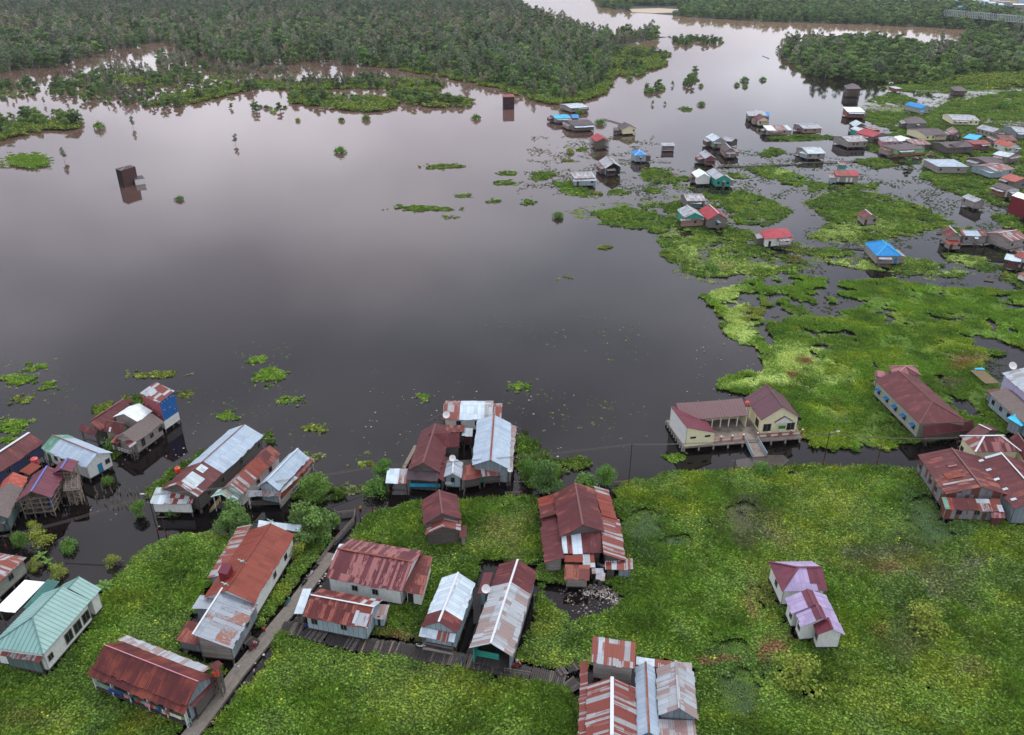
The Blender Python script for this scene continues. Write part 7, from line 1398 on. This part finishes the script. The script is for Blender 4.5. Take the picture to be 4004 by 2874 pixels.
T['e'] = pole('S', (372, 1000), (395, 890), 'pole with a small white box beside the striped hip roof')
T['f'] = pole('D', (1482, 1025), (1485, 880), 'dark pole at the left of the broad corner tree')
T['g'] = pole('H', (1040, 1300), (1063, 1125), 'thin red-footed pole beside the submerged road')
T['h'] = pole('A', (1480, 1600), (1432, 1400), 'pole with red foot in the dark canal below the zinc porches')
T['i'] = pole('A', (1400, 1560), (1300, 1200), 'street lamp leaning over the stakes and the canal', lamp=(-.9, .2))
T['j'] = pole('V', (75, 185), (5, 30), 'dark pole by the rusty grey hip roof at the left edge')
T['k'] = pole('D', (250, 850), (250, 730), 'white street lamp beside the zinc lean-to of the cluster', lamp=(.2, -.6), red=False, m='steel')
T['l'] = pole('C', (1022, 255), (1012, 190), 'pale short pole at the water edge by the fence', red=False, arm=False)
T['m'] = pole('E', (440, 1085), (462, 990), 'blue-painted post at the plank walk, left one', arm=False, red=False, m='bluep', r=.08); T['n'] = pole('E', (828, 1130), (838, 1060), 'blue-painted post at the plank walk, right one', arm=False, red=False, m='bluep', r=.08)
def wire(p, q, label, sag=.6, n=3, sp=.35):
    p, q = A3(p), A3(q); t = thing('power_line', tuple(p), label, 'power line')
    for k in range(n):
        s = MB(); pts = []
        for i in range(13):
            u_ = i / 12; c = p + (q - p) * u_; c[2] -= sag * 4 * u_ * (1 - u_); c = c + A3(((k - (n - 1) / 2) * sp, 0, -.12 * k)); pts.append(c)
        for i in range(12): s.tube(pts[i], pts[i + 1], .035, .035, 'post', 4, False)
        s.build('wire', t)
wire(T['k'], T['b'], 'three thin wires over the central cluster roofs'); wire(T['b'], T['c'], 'wires passing the front of the cream hall'); wire(T['i'], T['k'], 'wires over the zinc porches and the canal'); wire(T['c'], T['e'], 'wires over the front of the long maroon hip roof'); wire(T['j'], T['i'], 'wires over the left canal')
# ------------------------------------------------------------------ boats, motorcycles, people
def canoe(reg, p, q, label, m='boatg', w=.75):
    a, b = A3(at(reg, p, 0)), A3(at(reg, q, 0)); t = thing('canoe', tuple(a), label, 'canoe'); d = b - a; L = np.linalg.norm(d); d /= L; n = A3((-d[1], d[0], 0)); mb = MB(); S = []
    for i in range(13):
        u_ = i / 12; ww = w / 2 * math.sin(math.pi * u_) ** .6 + .03; lift = .28 * abs(u_ * 2 - 1) ** 3; c = a + d * L * u_
        S.append([c + n * ww + A3((0, 0, .32 + lift)), c + n * ww * .6 + A3((0, 0, -.05 + lift)), c - n * ww * .6 + A3((0, 0, -.05 + lift)), c - n * ww + A3((0, 0, .32 + lift)),
                  c - n * ww * .85 + A3((0, 0, .32 + lift)), c - n * ww * .5 + A3((0, 0, .03 + lift)), c + n * ww * .5 + A3((0, 0, .03 + lift)), c + n * ww * .85 + A3((0, 0, .32 + lift))])
    for i in range(12):
        for k in range(8): j = (k + 1) % 8; mb.face([S[i][k], S[i][j], S[i + 1][j], S[i + 1][k]], m if k in (0, 1, 2) else ('yellowp' if k in (3, 7) else 'timber'))
    mb.build('hull', t)
    for u_ in (.3, .6): s = MB(); c = a + d * L * u_ + A3((0, 0, .27)); s.bar(c - n * w * .42, c + n * w * .42, .18, 'timber', .04); s.build('seat', t)
canoe('P', (160, 1430), (315, 1215), 'long green and yellow canoe moored at the mint porch')
canoe('N', (1825, 1262), (1935, 1278), 'brown dugout canoe in the channel at the right', 'timber', .7)
canoe('a', (165, 450), (222, 472), 'narrow green canoe out in the river bend', 'boatg', .9)
def motorbike(reg, p, ang, z, m, label):
    x, y, _ = at(reg, p, z); t = thing('motorcycle', (x, y, z), label, 'motorcycle', 'motorcycles by the path and plank walk'); ca, sa = math.cos(ang), math.sin(ang)
    L = lambda u_, v_, w_: A3((x + ca * u_ - sa * v_, y + sa * u_ + ca * v_, z + w_))
    for u_ in (-.62, .62):
        s = MB(); N_ = 14
        for i in range(N_):
            a0_, a1_ = 2 * math.pi * i / N_, 2 * math.pi * (i + 1) / N_; s.bar(L(u_ + .28 * math.cos(a0_), 0, .3 + .28 * math.sin(a0_)), L(u_ + .28 * math.cos(a1_), 0, .3 + .28 * math.sin(a1_)), .09, 'black')
        w_ = s.build('wheel', t); s = MB(); s.tube(L(u_, -.05, .3), L(u_, .05, .3), .16, .16, 'chrome', 10); s.build('hub', w_, org=t['org'])
    s = MB(); s.bar(L(-.55, 0, .55), L(-.05, 0, .42), .22, m, .25); s.bar(L(-.05, 0, .42), L(.35, 0, .5), .2, m, .15); s.bar(L(.32, 0, .42), L(.5, 0, .95), .28, m, .1); s.bar(L(-.75, 0, .72), L(-.45, 0, .6), .2, m, .1); s.bar(L(.45, 0, .62), L(.85, 0, .58), .14, m, .05); s.build('body', t)
    s = MB(); s.bar(L(-.62, 0, .78), L(.1, 0, .72), .26, 'black', .1); s.build('seat', t); s = MB(); s.bar(L(.48, -.32, 1.02), L(.48, .32, 1.02), .05, 'chrome'); s.bar(L(.62, 0, .3), L(.47, 0, 1.0), .07, 'chrome'); s.build('handlebar', t)
    s = MB(); s.tube(L(.56, 0, .88), L(.64, 0, .87), .09, .08, 'whitep', 8); s.build('headlight', t)
    s = MB(); s.bar(L(-.9, .14, .36), L(-.2, .14, .3), .08, 'chrome'); s.build('exhaust', t)
for (r_, p, a_, z, m, lab) in (('C', (728, 545), 1.1, .3, 'black', 'black motorcycle highest up the left edge of the path'), ('C', (690, 592), 1.0, .3, 'whitep', 'pale motorcycle second down the left edge of the path'), ('C', (655, 645), 1.2, .3, 'black', 'dark motorcycle third down the left edge of the path'), ('C', (545, 770), 1.3, .4, 'tarp', 'teal motorcycle alone on the left edge of the path'),
    ('C', (685, 925), .1, .8, 'bluep', 'blue motorcycle on the plank walk before the light blue house'), ('C', (322, 1062), .9, .55, 'redp', 'red motorcycle on the path by the short plank bridge'), ('E', (95, 910), -.2, .8, 'whitep', 'white scooter on the plank walk by the maroon-banded gable house'), ('E', (880, 1072), .3, .8, 'redp', 'red and white motorcycle parked on the plank walk near the teal veranda')):
    motorbike(r_, p, a_, z, m, lab)

def person(reg, p, z, ang, label, top_m, leg_m, arms=.15, stride=.25, hgt=1.65, wade=0.0):
    x, y, _ = at(reg, p, z); t = thing('person', (x, y, z), label, 'person'); s_ = hgt / 1.75; ca, sa = math.cos(ang), math.sin(ang)
    J = dict(pel=(0, 0, .95), ch=(0, 0, 1.3), nk=(0, 0, 1.48), hd=(.02, 0, 1.64), sl=(0, .19, 1.42), sr=(0, -.19, 1.42), el=(arms * .5, .27, 1.15), er=(-arms * .4, -.27, 1.15), hl=(arms * 1.4 + .08, .25, .9), hr=(-arms * .5 + .1, -.26, .9),
             pl=(0, .1, .9), pr=(0, -.1, .9), kl=(stride * .6, .1, .5), kr=(-stride * .3, -.1, .5), al=(stride, .1, .08), ar=(-stride, -.1, .1), tl=(stride + .16, .1, .03), tr=(-stride + .15, -.1, .03))
    E = [('pel', 'ch'), ('ch', 'nk'), ('nk', 'hd'), ('ch', 'sl'), ('sl', 'el'), ('el', 'hl'), ('ch', 'sr'), ('sr', 'er'), ('er', 'hr'), ('pel', 'pl'), ('pl', 'kl'), ('kl', 'al'), ('al', 'tl'), ('pel', 'pr'), ('pr', 'kr'), ('kr', 'ar'), ('ar', 'tr')]
    Rr = dict(pel=.14, ch=.15, nk=.055, hd=.1, sl=.065, sr=.065, el=.045, er=.045, hl=.035, hr=.035, pl=.09, pr=.09, kl=.06, kr=.06, al=.042, ar=.042, tl=.035, tr=.035)
    names = list(J); V = [((J[k][0] * ca - J[k][1] * sa) * s_, (J[k][0] * sa + J[k][1] * ca) * s_, J[k][2] * s_) for k in names]
    for side, hk in ((1, 'hl'), (-1, 'hr')):        # five fingers
        b = V[names.index(hk)]; hi = names.index(hk)
        for f in range(5):
            V.append((b[0] + (f - 2) * .014 + (.03 if f == 0 else 0), b[1] + .012 * (f - 2), b[2] - (.05 if f == 0 else .085 - .008 * abs(f - 2)))); names.append('f'); E.append((hk, len(V) - 1))
    edges = [(names.index(a_) if isinstance(a_, str) else a_, names.index(b_) if isinstance(b_, str) else b_) for a_, b_ in E]
    me = bpy.data.meshes.new('body'); me.from_pydata(V, edges, []); me.materials.append(M('skin')); o = bpy.data.objects.new('body', me); COL.objects.link(o); o.parent = t
    md = o.modifiers.new('skin', 'SKIN'); 
    for i, nm in enumerate(names):
        r_ = Rr.get(nm, .009) * s_; me.skin_vertices[0].data[i].radius = (r_, r_)
    me.skin_vertices[0].data[0].use_root = True; o.modifiers.new('smooth', 'SUBSURF').levels = 1
    g = lambda k: A3(V[names.index(k)]) + A3((x, y, z)); mb = MB()
    mb.tube(g('pel') - A3((0, 0, .06)), g('ch') + A3((0, 0, .08)), .19 * s_, .2 * s_, top_m, 12); mb.tube(g('ch') + A3((0, 0, .08)), g('nk') - A3((0, 0, .02)), .2 * s_, .08 * s_, top_m, 12)
    for a_, b_ in (('sl', 'el'), ('sr', 'er')): mb.tube(g(a_), g(a_) + (g(b_) - g(a_)) * .9, .085 * s_, .065 * s_, top_m, 8)
    mb.build('shirt', t); mb = MB(); mb.tube(g('pel') - A3((0, 0, .08)), g('pel') + A3((0, 0, .04)), .17 * s_, .18 * s_, leg_m, 10)
    for a_, b_ in (('pl', 'kl'), ('pr', 'kr')): mb.tube(g(a_), g(b_) - A3((0, 0, .08)), .115 * s_, .085 * s_, leg_m, 8)
    mb.build('trousers', t); mb = MB(); hd = g('hd')
    for i in range(5):
        a0_, a1_ = i * math.pi / 10, (i + 1) * math.pi / 10; mb.tube(hd + A3((-.015, 0, .02 + .115 * math.sin(a0_))) * 1, hd + A3((-.015, 0, .02 + .115 * math.sin(a1_))), .118 * math.cos(a0_) * s_, .118 * math.cos(a1_) * s_ + .001, 'black', 10)
    mb.build('hair', t)
person('C', (392, 965), .55, 2.2, 'person in red shirt standing on the path near the short plank bridge', 'redp', 'black', stride=.12)
person('C', (330, 1052), .55, -1.9, 'person in pink shirt beside the red motorcycle on the path', 'wpink', 'black', stride=.1, hgt=1.6)
person('C', (226, 1205), .55, -2.2, 'child in pale clothes walking down the concrete path', 'whitep', 'whitep', stride=.22, hgt=1.3)
person('D', (1256, 925), -.75, -1.5, 'person in pale shirt wading past the green fence', 'whitep', 'black', stride=.2)
person('E', (885, 1055), .76, .4, 'person in white shirt beside the red and white motorcycle', 'whitep', 'redp', stride=.1)
person('C', (1020, 168), -.7, -1.0, 'person in yellow shirt wading beyond the wooden fence', 'yellowp', 'redp', stride=.2)
# ------------------------------------------------------------------ rubbish, loose timber
def litter(name, reg, poly, n, z, label, seed, smin=.08, smax=.35, cat='rubbish', pal=('rub1', 'rub2', 'rub3', 'rub2', 'rub1')):
    rn = random.Random(seed); P = [at(reg, p, z) for p in poly]; xs = [p[0] for p in P]; ys = [p[1] for p in P]; mb = MB(); k = 0
    while k < n:
        x, y = rn.uniform(min(xs), max(xs)), rn.uniform(min(ys), max(ys))
        if not inside(np.array([x]), np.array([y]), [(p[0], p[1]) for p in P])[0]: continue
        s = rn.uniform(smin, smax); mb.box((x, y, z + s * .15), (s, s * rn.uniform(.3, 1.2), s * rn.uniform(.15, .5)), rn.choice(pal), rn.uniform(0, 3)); k += 1
    o = mb.build(name); tag(o, label, cat, kind='stuff'); return o
litter('rubbish', 'F', [(740, 1040), (800, 990), (930, 990), (1010, 1020), (1090, 1110), (1110, 1150), (1060, 1190), (980, 1120), (860, 1080), (780, 1075)], 420, .05, 'rubbish floating before the biggest rusty house', 1)
litter('rubbish', 'F', [(560, 1020), (760, 1060), (1000, 1110), (1050, 1180), (900, 1250), (700, 1230), (640, 1130)], 160, .02, 'brown debris on the pond', 2, pal=('lumber', 'woodd', 'plankd', 'rub2'))
litter('rubbish', 'F', [(440, 860), (520, 880), (540, 960), (470, 960)], 120, .1, 'rubbish at the corner of the biggest rusty house', 3)
litter('rubbish', 'M', [(520, 405), (680, 395), (1090, 415), (1080, 450), (880, 455), (560, 425)], 300, .3, 'long bank of white rubbish left of the blue gable', 4, .4, 1.1)
litter('rubbish', 'M', [(1820, 545), (2268, 545), (2268, 600), (2100, 600), (1960, 575), (1830, 565)], 330, .3, 'rubbish bank at the right edge of the village', 5, .4, 1.1)
litter('rubbish', 'M', [(1060, 205), (1340, 210), (1330, 228), (1080, 222)], 120, .3, 'pale rubbish line at the far channel', 6, .4, 1.0)
litter('rubbish', 'M', [(720, 910), (900, 925), (1150, 935), (1260, 870), (1400, 860), (1480, 880), (1300, 900), (1100, 960), (760, 940)], 260, .4, 'brown and white rubbish around the mint green house', 7, .3, .9, pal=('rub1', 'rub2', 'rub3', 'lumber', 'wbrick'))
litter('rubbish', 'L', [(560, 875), (900, 860), (1320, 840), (1600, 850), (1600, 865), (1000, 885), (560, 895)], 160, .6, 'white scraps on the long walkway', 8, .3, .8)
litter('rubbish', 'N', [(1940, 880), (2100, 880), (2268, 930), (2268, 960), (2080, 930)], 160, .4, 'white rubbish between the houses at the right edge', 9, .3, .9)
litter('rubbish', 'K', [(1570, 1110), (1640, 1050), (1760, 1050), (1860, 1160), (1800, 1160), (1700, 1070)], 200, .2, 'pinkish dead reeds on a far mat', 10, .3, .8, pal=('rub3', 'lumber', 'rub2'))
litter('floating_bits', 'O', [(1120, 850), (1180, 840), (1280, 900), (1290, 990), (1200, 960), (1090, 900)], 260, .01, 'scattered green weed bits east of the cluster', 11, .2, .8, 'plants', ('leafbit', 'leafbit', 'leafbit2')) if 0 else None
litter('driftwood', 'D', [(230, 1160), (380, 1100), (400, 1140), (300, 1190)], 1, .1, 'x', 12) if 0 else None
t = thing('timber_pile', at('D', (320, 1150), 0), 'loose pile of pale boards at the top of the weeds', 'timber pile')
s = MB()
for i in range(16): a_ = (235 + i * 3, 1170 - i * 2.2); s.bar(at('D', a_, .3 + .02 * i), at('D', (a_[0] + 140, a_[1] - 48 + (i % 4) * 9), .35 + .02 * i), .16, 'timber', .05)
s.build('boards', t)
x = RNG.uniform(0, 1, 900); polys_ = [[(1090, 850), (1180, 835), (1290, 880), (1290, 960), (1180, 950), (1100, 900)], [(1060, 700), (1180, 690), (1260, 760), (1170, 780), (1080, 740)], [(520, 760), (620, 745), (660, 860), (640, 930), (540, 900)], [(620, 920), (760, 940), (850, 1000), (700, 1040), (600, 960)], [(0, 800), (160, 790), (150, 880), (60, 960), (0, 960)], [(1300, 700), (1420, 720), (1440, 800), (1300, 790)], [(420, 850), (560, 900), (560, 960), (440, 900)], [(1300, 880), (1470, 890), (1440, 1000), (1300, 960)]]
x, y = sample(polys_, .35, 30, 99).T; k = fbm(x / 3, y / 3, 91) > .5; x, y = x[k], y[k]
scatter('floating_scraps', x, y, np.full(len(x), .02), RNG.uniform(.2, .75, len(x)), np.array([G['ol'], G['gr'], G['gb'], G['lm']])[RNG.integers(0, 4, len(x))] * .9, np.zeros(len(x)), ['clump_e'], 'scraps of weed drifting on the open dark water', 'plants')
# washing on the veranda and white scraps on the water
def clothes(reg, p, q, z, n, label, seed):
    rn_ = random.Random(seed); a, b = A3(at(reg, p, z)), A3(at(reg, q, z)); t = thing('clothes_line', tuple(a), label, 'clothes line'); d = (b - a) / n; u_ = d / np.linalg.norm(d); s = MB(); s.bar(a, b, .03, 'post'); s.build('line', t)
    for i in range(n):
        c = a + d * (i + .5) + A3((0, 0, -.04)); w_, h_ = rn_.uniform(.25, .45), rn_.uniform(.5, .9); s = MB(); s.bar(c - A3((0, 0, h_ / 2)) - u_ * w_, c - A3((0, 0, h_ / 2)) + u_ * w_, .04, rn_.choice(['wpink', 'whitep', 'redp', 'tarp', 'wcream', 'black', 'bluep']), h_); s.build('cloth', t)
clothes('B', (890, 1240), (1140, 1335), 2.7, 12, 'washing hung along the green veranda rail, left part', 1); clothes('B', (1190, 1355), (1480, 1475), 2.7, 13, 'washing hung along the green veranda rail, right part', 2)
clothes('T', (300, 590), (430, 760), 2.4, 6, 'washing on the side wall of the wide maroon house', 3); clothes('F', (890, 815), (940, 830), 2.2, 4, 'red and pale washing between sheds of the biggest rusty house', 4); clothes('R', (560, 1090), (620, 1115), 2.2, 4, 'small line of washing by the sprawling maroon roofs', 5)
litter('rubbish', 'O', [(300, 900), (460, 930), (420, 1180), (200, 1180), (60, 1060)], 90, .02, 'white scraps drifting in the left canal', 31, .1, .35); litter('rubbish', 'O', [(820, 860), (1300, 860), (1300, 1040), (1150, 1060), (800, 1000)], 120, .02, 'white scraps drifting round the central cluster', 32, .1, .4)
litter('rubbish', 'O', [(430, 1590), (520, 1470), (640, 1350), (740, 1230), (760, 1240), (560, 1500), (470, 1610)], 170, .35, 'litter along the concrete path', 33, .1, .4); litter('rubbish', 'O', [(1480, 920), (1560, 700), (1700, 820), (1690, 880)], 60, .03, 'specks on the dark water by the marsh', 34, .1, .4)
litter('rubbish', 'O', [(1040, 900), (1160, 950), (1180, 1060), (1140, 1070)], 90, .2, 'scraps caught in the weeds beside the zinc gable house', 35, .12, .4); litter('rubbish', 'O', [(640, 1400), (1270, 1500), (1270, 1530), (640, 1420)], 50, .6, 'litter along the plank walk', 36, .1, .35)
# labels of the floating plant islands
ILAB = {0: 'long tall reed island beside the lone thin tree', 1: 'big bright mat at the left shore of the lake', 2: 'thin mat above the big bright mat at left', 3: 'bright mat right of the big left mat', 4: 'olive brown mat below the big left mat', 5: 'bright mat at the left edge above the blue-walled house', 6: 'long curved olive mat above the red and blue tower', 7: 'upper bright mat right of the long curved mat', 8: 'brightest oval mat in the lower left lake', 9: 'green mat nearest the long zinc roof', 10: 'green mat with white speck below the brightest oval mat', 11: 'small lone mat above the maroon cluster house', 12: 'round mat above the striped cluster roof', 13: 'longest thin mat in the middle lake', 14: 'line of weeds left of the far houses', 15: 'green mat right of the tiny one in the middle lake', 16: 'leaf-shaped mat left of the striped zinc house', 17: 'broad mat left of the leaf-shaped one', 18: 'small thin mat left of the longest mat end', 19: 'dull olive mat alone below the big green one', 20: 'small bright mat in the centre of the lake', 21: 'thin mat just left of the green leaf mat', 22: 'dark mat in the upper channel right of the small trees', 23: 'pale mat right of the zinc lean-to roofs', 24: 'grey-green mat by the path fence', 25: 'shaggy mat at the left corner of the cream hall', 26: 'green mat touching the left edge above the blue wall', 27: 'grey-green mat behind the zinc lean-to roofs', 28: 'small pale mat above the left lane shrubs', 29: 'small mat right of the long curved mat', 30: 'weed mat behind the sprawling maroon roofs', 31: 'mat at the far end of the very long zinc roof', 32: 'small scrap mat under the longest thin mat', 33: 'mat in front of the striped lake house', 34: 'mat between lake houses and the big green mat', 35: 'mat below the teal-walled house', 36: 'mat left of the pinkish frame house', 37: 'thin mat right of the round olive bush', 38: 'thin mat above the broad leaf mats', 39: 'mat behind the grey gable with a bush'}
for ob in list(COL.objects):
    if 'isl' in ob: i = ob['isl']; del ob['isl']; tag(ob, ILAB[i], 'floating plants', 'islands of floating plants'); ob.name = 'floating_plants'
# ------------------------------------------------------------------ truss bridge and town far away
zb = 13.0; b0_, b1_ = A3(at('W', (860, 268), zb)), A3(at('W', (2700, 440), zb)); d = b1_ - b0_; L = np.linalg.norm(d); d /= L; n = A3((-d[1], d[0], 0)); t = thing('truss_bridge', (b0_[0], b0_[1], 0), 'grey steel truss bridge beyond the right wood', 'bridge'); Ht = 8.5; Wb = 8
s = MB(); s.hexa([b0_ - n * Wb / 2 - A3((0, 0, 1)), b1_ - n * Wb / 2 - A3((0, 0, 1)), b1_ + n * Wb / 2 - A3((0, 0, 1)), b0_ + n * Wb / 2 - A3((0, 0, 1))], [b0_ - n * Wb / 2, b1_ - n * Wb / 2, b1_ + n * Wb / 2, b0_ + n * Wb / 2], 'plankd'); s.build('deck', t)
ns = 4; Ls = L / ns
for k in range(ns):
    for sd in (-1, 1):
        s = MB(); o_ = b0_ + d * (k * Ls + 1.2) + n * sd * Wb / 2; Lk = Ls - 2.4; m_ = 9; up = A3((0, 0, Ht)); st_ = Lk / (m_ + 1)
        s.bar(o_ + d * st_ * .5 + up, o_ + d * (Lk - st_ * .5) + up, .55, 'steel'); s.bar(o_, o_ + d * Lk, .45, 'steel')
        for i in range(m_ + 1):
            s.bar(o_ + d * st_ * i, o_ + d * st_ * (i + .5) + up, .38, 'steel'); s.bar(o_ + d * st_ * (i + .5) + up, o_ + d * st_ * (i + 1), .38, 'steel')
        s.build('truss', t)
    c = b0_ + d * (k + 1) * Ls; s = MB(); s.hexa([c - n * 3 - d * 1.2 - A3((0, 0, zb + 1)), c + n * 3 - d * 1.2 - A3((0, 0, zb + 1)), c + n * 3 + d * 1.2 - A3((0, 0, zb + 1)), c - n * 3 + d * 1.2 - A3((0, 0, zb + 1))], [c - n * 3 - d * 1.2 - A3((0, 0, 1)), c + n * 3 - d * 1.2 - A3((0, 0, 1)), c + n * 3 + d * 1.2 - A3((0, 0, 1)), c - n * 3 + d * 1.2 - A3((0, 0, 1))], 'wconc'); s.build('pier', t)
rn = random.Random(5)
TOWN = [((rn.uniform(1880, 2268)), rn.uniform(-8, 8)) for _ in range(90)] + [((rn.uniform(2100, 2268)), rn.uniform(6, 30)) for _ in range(26)] + [(rn.uniform(1690, 1780), rn.uniform(-6, 4)) for _ in range(10)]
for i, p in enumerate(TOWN):
    x, y, _ = at('O', p, 0); c = rn.choice(['zinc', 'white', 'cyan', 'blue', 'redt', 'brn', 'zincw', 'oldz']); w_, l_, h_ = rn.uniform(8, 14), rn.uniform(10, 28), rn.uniform(4, 9); a_ = rn.uniform(-.5, .5)
    t = thing('town_house', (x, y, 0), 'tiny distant town house across the river, ' + {'zinc': 'grey', 'white': 'white', 'cyan': 'pale blue', 'blue': 'blue', 'redt': 'red', 'brn': 'brown', 'zincw': 'light grey', 'oldz': 'brownish grey'}[c] + ' roof', 'house', {'zinc': 'grey', 'white': 'white', 'cyan': 'pale blue', 'blue': 'blue', 'redt': 'red', 'brn': 'brown', 'zincw': 'light grey', 'oldz': 'brownish grey'}[c] + '-roofed town houses')
    s = MB(); s.box((x, y, h_ / 2), (l_, w_, h_), rn.choice(['wwhite', 'wcream', 'woodl', 'wlblue']), a_); s.build('wall', t)
    ca, sa = math.cos(a_), math.sin(a_); q = lambda u_, v_, z_: A3((x + ca * u_ - sa * v_, y + sa * u_ + ca * v_, z_)); s = MB(); l2, w2 = l_ / 2 + .6, w_ / 2 + .6
    s.face([q(-l2, -w2, h_), q(l2, -w2, h_), q(l2, 0, h_ + 2.2), q(-l2, 0, h_ + 2.2)], c); s.face([q(l2, w2, h_), q(-l2, w2, h_), q(-l2, 0, h_ + 2.2), q(l2, 0, h_ + 2.2)], c); s.face([q(-l2, w2, h_), q(-l2, -w2, h_), q(-l2, 0, h_ + 2.2)], c); s.face([q(l2, -w2, h_), q(l2, w2, h_), q(l2, 0, h_ + 2.2)], c); s.build('roof', t)
DEFS['sand'] = rough_mat('c8b8a0', 'a89880', .5, bump=.1)
P = [at('Z', p, .4) for p in ((1150, 72), (1400, 66), (1570, 75), (1570, 100), (1350, 106), (1180, 98))]; mb = MB(); mb.face(P, 'sand'); o = mb.build('sand_bank'); o['kind'] = 'structure'
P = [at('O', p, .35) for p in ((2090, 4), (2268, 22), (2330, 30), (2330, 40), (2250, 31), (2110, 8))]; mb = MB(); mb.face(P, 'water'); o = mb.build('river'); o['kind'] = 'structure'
# ------------------------------------------------------------------ light, sky, camera look
w = bpy.data.worlds.new('World'); SC.world = w; w.use_nodes = True; nt = w.node_tree; bg = nt.nodes['Background']
sky = nt.nodes.new('ShaderNodeTexSky'); sky.sky_type = 'NISHITA'; sky.sun_disc = False; sky.sun_elevation = math.radians(55); sky.sun_rotation = math.radians(-35); sky.dust_density = 3
tc = nt.nodes.new('ShaderNodeTexCoord'); mp = nt.nodes.new('ShaderNodeMapping'); mp.inputs['Scale'].default_value = (1, 1, 2.2); nt.links.new(tc.outputs['Generated'], mp.inputs[0])
nz = nt.nodes.new('ShaderNodeTexNoise'); nz.inputs['Scale'].default_value = 2.2; nz.inputs['Detail'].default_value = 5; nz.inputs['Roughness'].default_value = .5; nt.links.new(mp.outputs[0], nz.inputs['Vector'])
cr = nt.nodes.new('ShaderNodeValToRGB'); cr.color_ramp.elements[0].position = .4; cr.color_ramp.elements[0].color = (4.5, 4.65, 5.5, 1); cr.color_ramp.elements[1].position = .62; cr.color_ramp.elements[1].color = (8.4, 8.4, 9.3, 1); nt.links.new(nz.outputs[0], cr.inputs[0])
mx = nt.nodes.new('ShaderNodeMix'); mx.data_type = 'RGBA'; mx.inputs[0].default_value = .85; nt.links.new(sky.outputs[0], mx.inputs[6]); nt.links.new(cr.outputs[0], mx.inputs[7]); nt.links.new(mx.outputs[2], bg.inputs[0]); bg.inputs[1].default_value = .11
sl = bpy.data.lights.new('sun', 'SUN'); sl.energy = 1.0; sl.angle = math.radians(22); sl.color = (1, .96, .9); so = bpy.data.objects.new('sun', sl); COL.objects.link(so)
so.rotation_euler = (math.radians(35), 0, math.radians(-35 + 180)); so.location = (0, 0, 150)
SC.view_settings.view_transform = 'Standard'; SC.view_settings.look = 'None'; SC.view_settings.exposure = 0.65; SC.view_settings.gamma = 1
SC.cycles.max_bounces = 5; SC.cycles.diffuse_bounces = 2; SC.cycles.glossy_bounces = 3; SC.cycles.transmission_bounces = 2; SC.cycles.use_adaptive_sampling = True; SC.cycles.adaptive_threshold = .02
SC.cycles.use_denoising = True
# the damp air over the swamp
DEFS['air'] = None
vm = bpy.data.materials.new('air'); vm.use_nodes = True; vt = vm.node_tree; vt.nodes.remove(vt.nodes['Principled BSDF']); vp = vt.nodes.new('ShaderNodeVolumePrincipled'); vp.inputs['Color'].default_value = (.86, .92, 1, 1); vp.inputs['Density'].default_value = .00004; vp.inputs['Anisotropy'].default_value = .2
vt.links.new(vp.outputs[0], vt.nodes['Material Output'].inputs['Volume'])
mb = MB(); hb = [(-3800, -300, -5), (3800, -300, -5), (3800, 6900, -5), (-3800, 6900, -5)]; hx = [(x, y, 104) for x, y, z in hb]
for f in ([hb[3], hb[2], hb[1], hb[0]], hx, *[[hb[i], hb[(i + 1) % 4], hx[(i + 1) % 4], hx[i]] for i in range(4)]): mb.v += f; n_ = len(mb.v); mb.f.append((n_ - 4, n_ - 3, n_ - 2, n_ - 1))
me = bpy.data.meshes.new('haze'); me.from_pydata(mb.v, [], mb.f); me.materials.append(vm); o = bpy.data.objects.new('haze', me); COL.objects.link(o); o['kind'] = 'stuff'
SC.cycles.volume_bounces = 0
# drop helper properties
for ob in bpy.data.objects:
    for k_ in ('org', 'C'):
        if k_ in ob: del ob[k_]
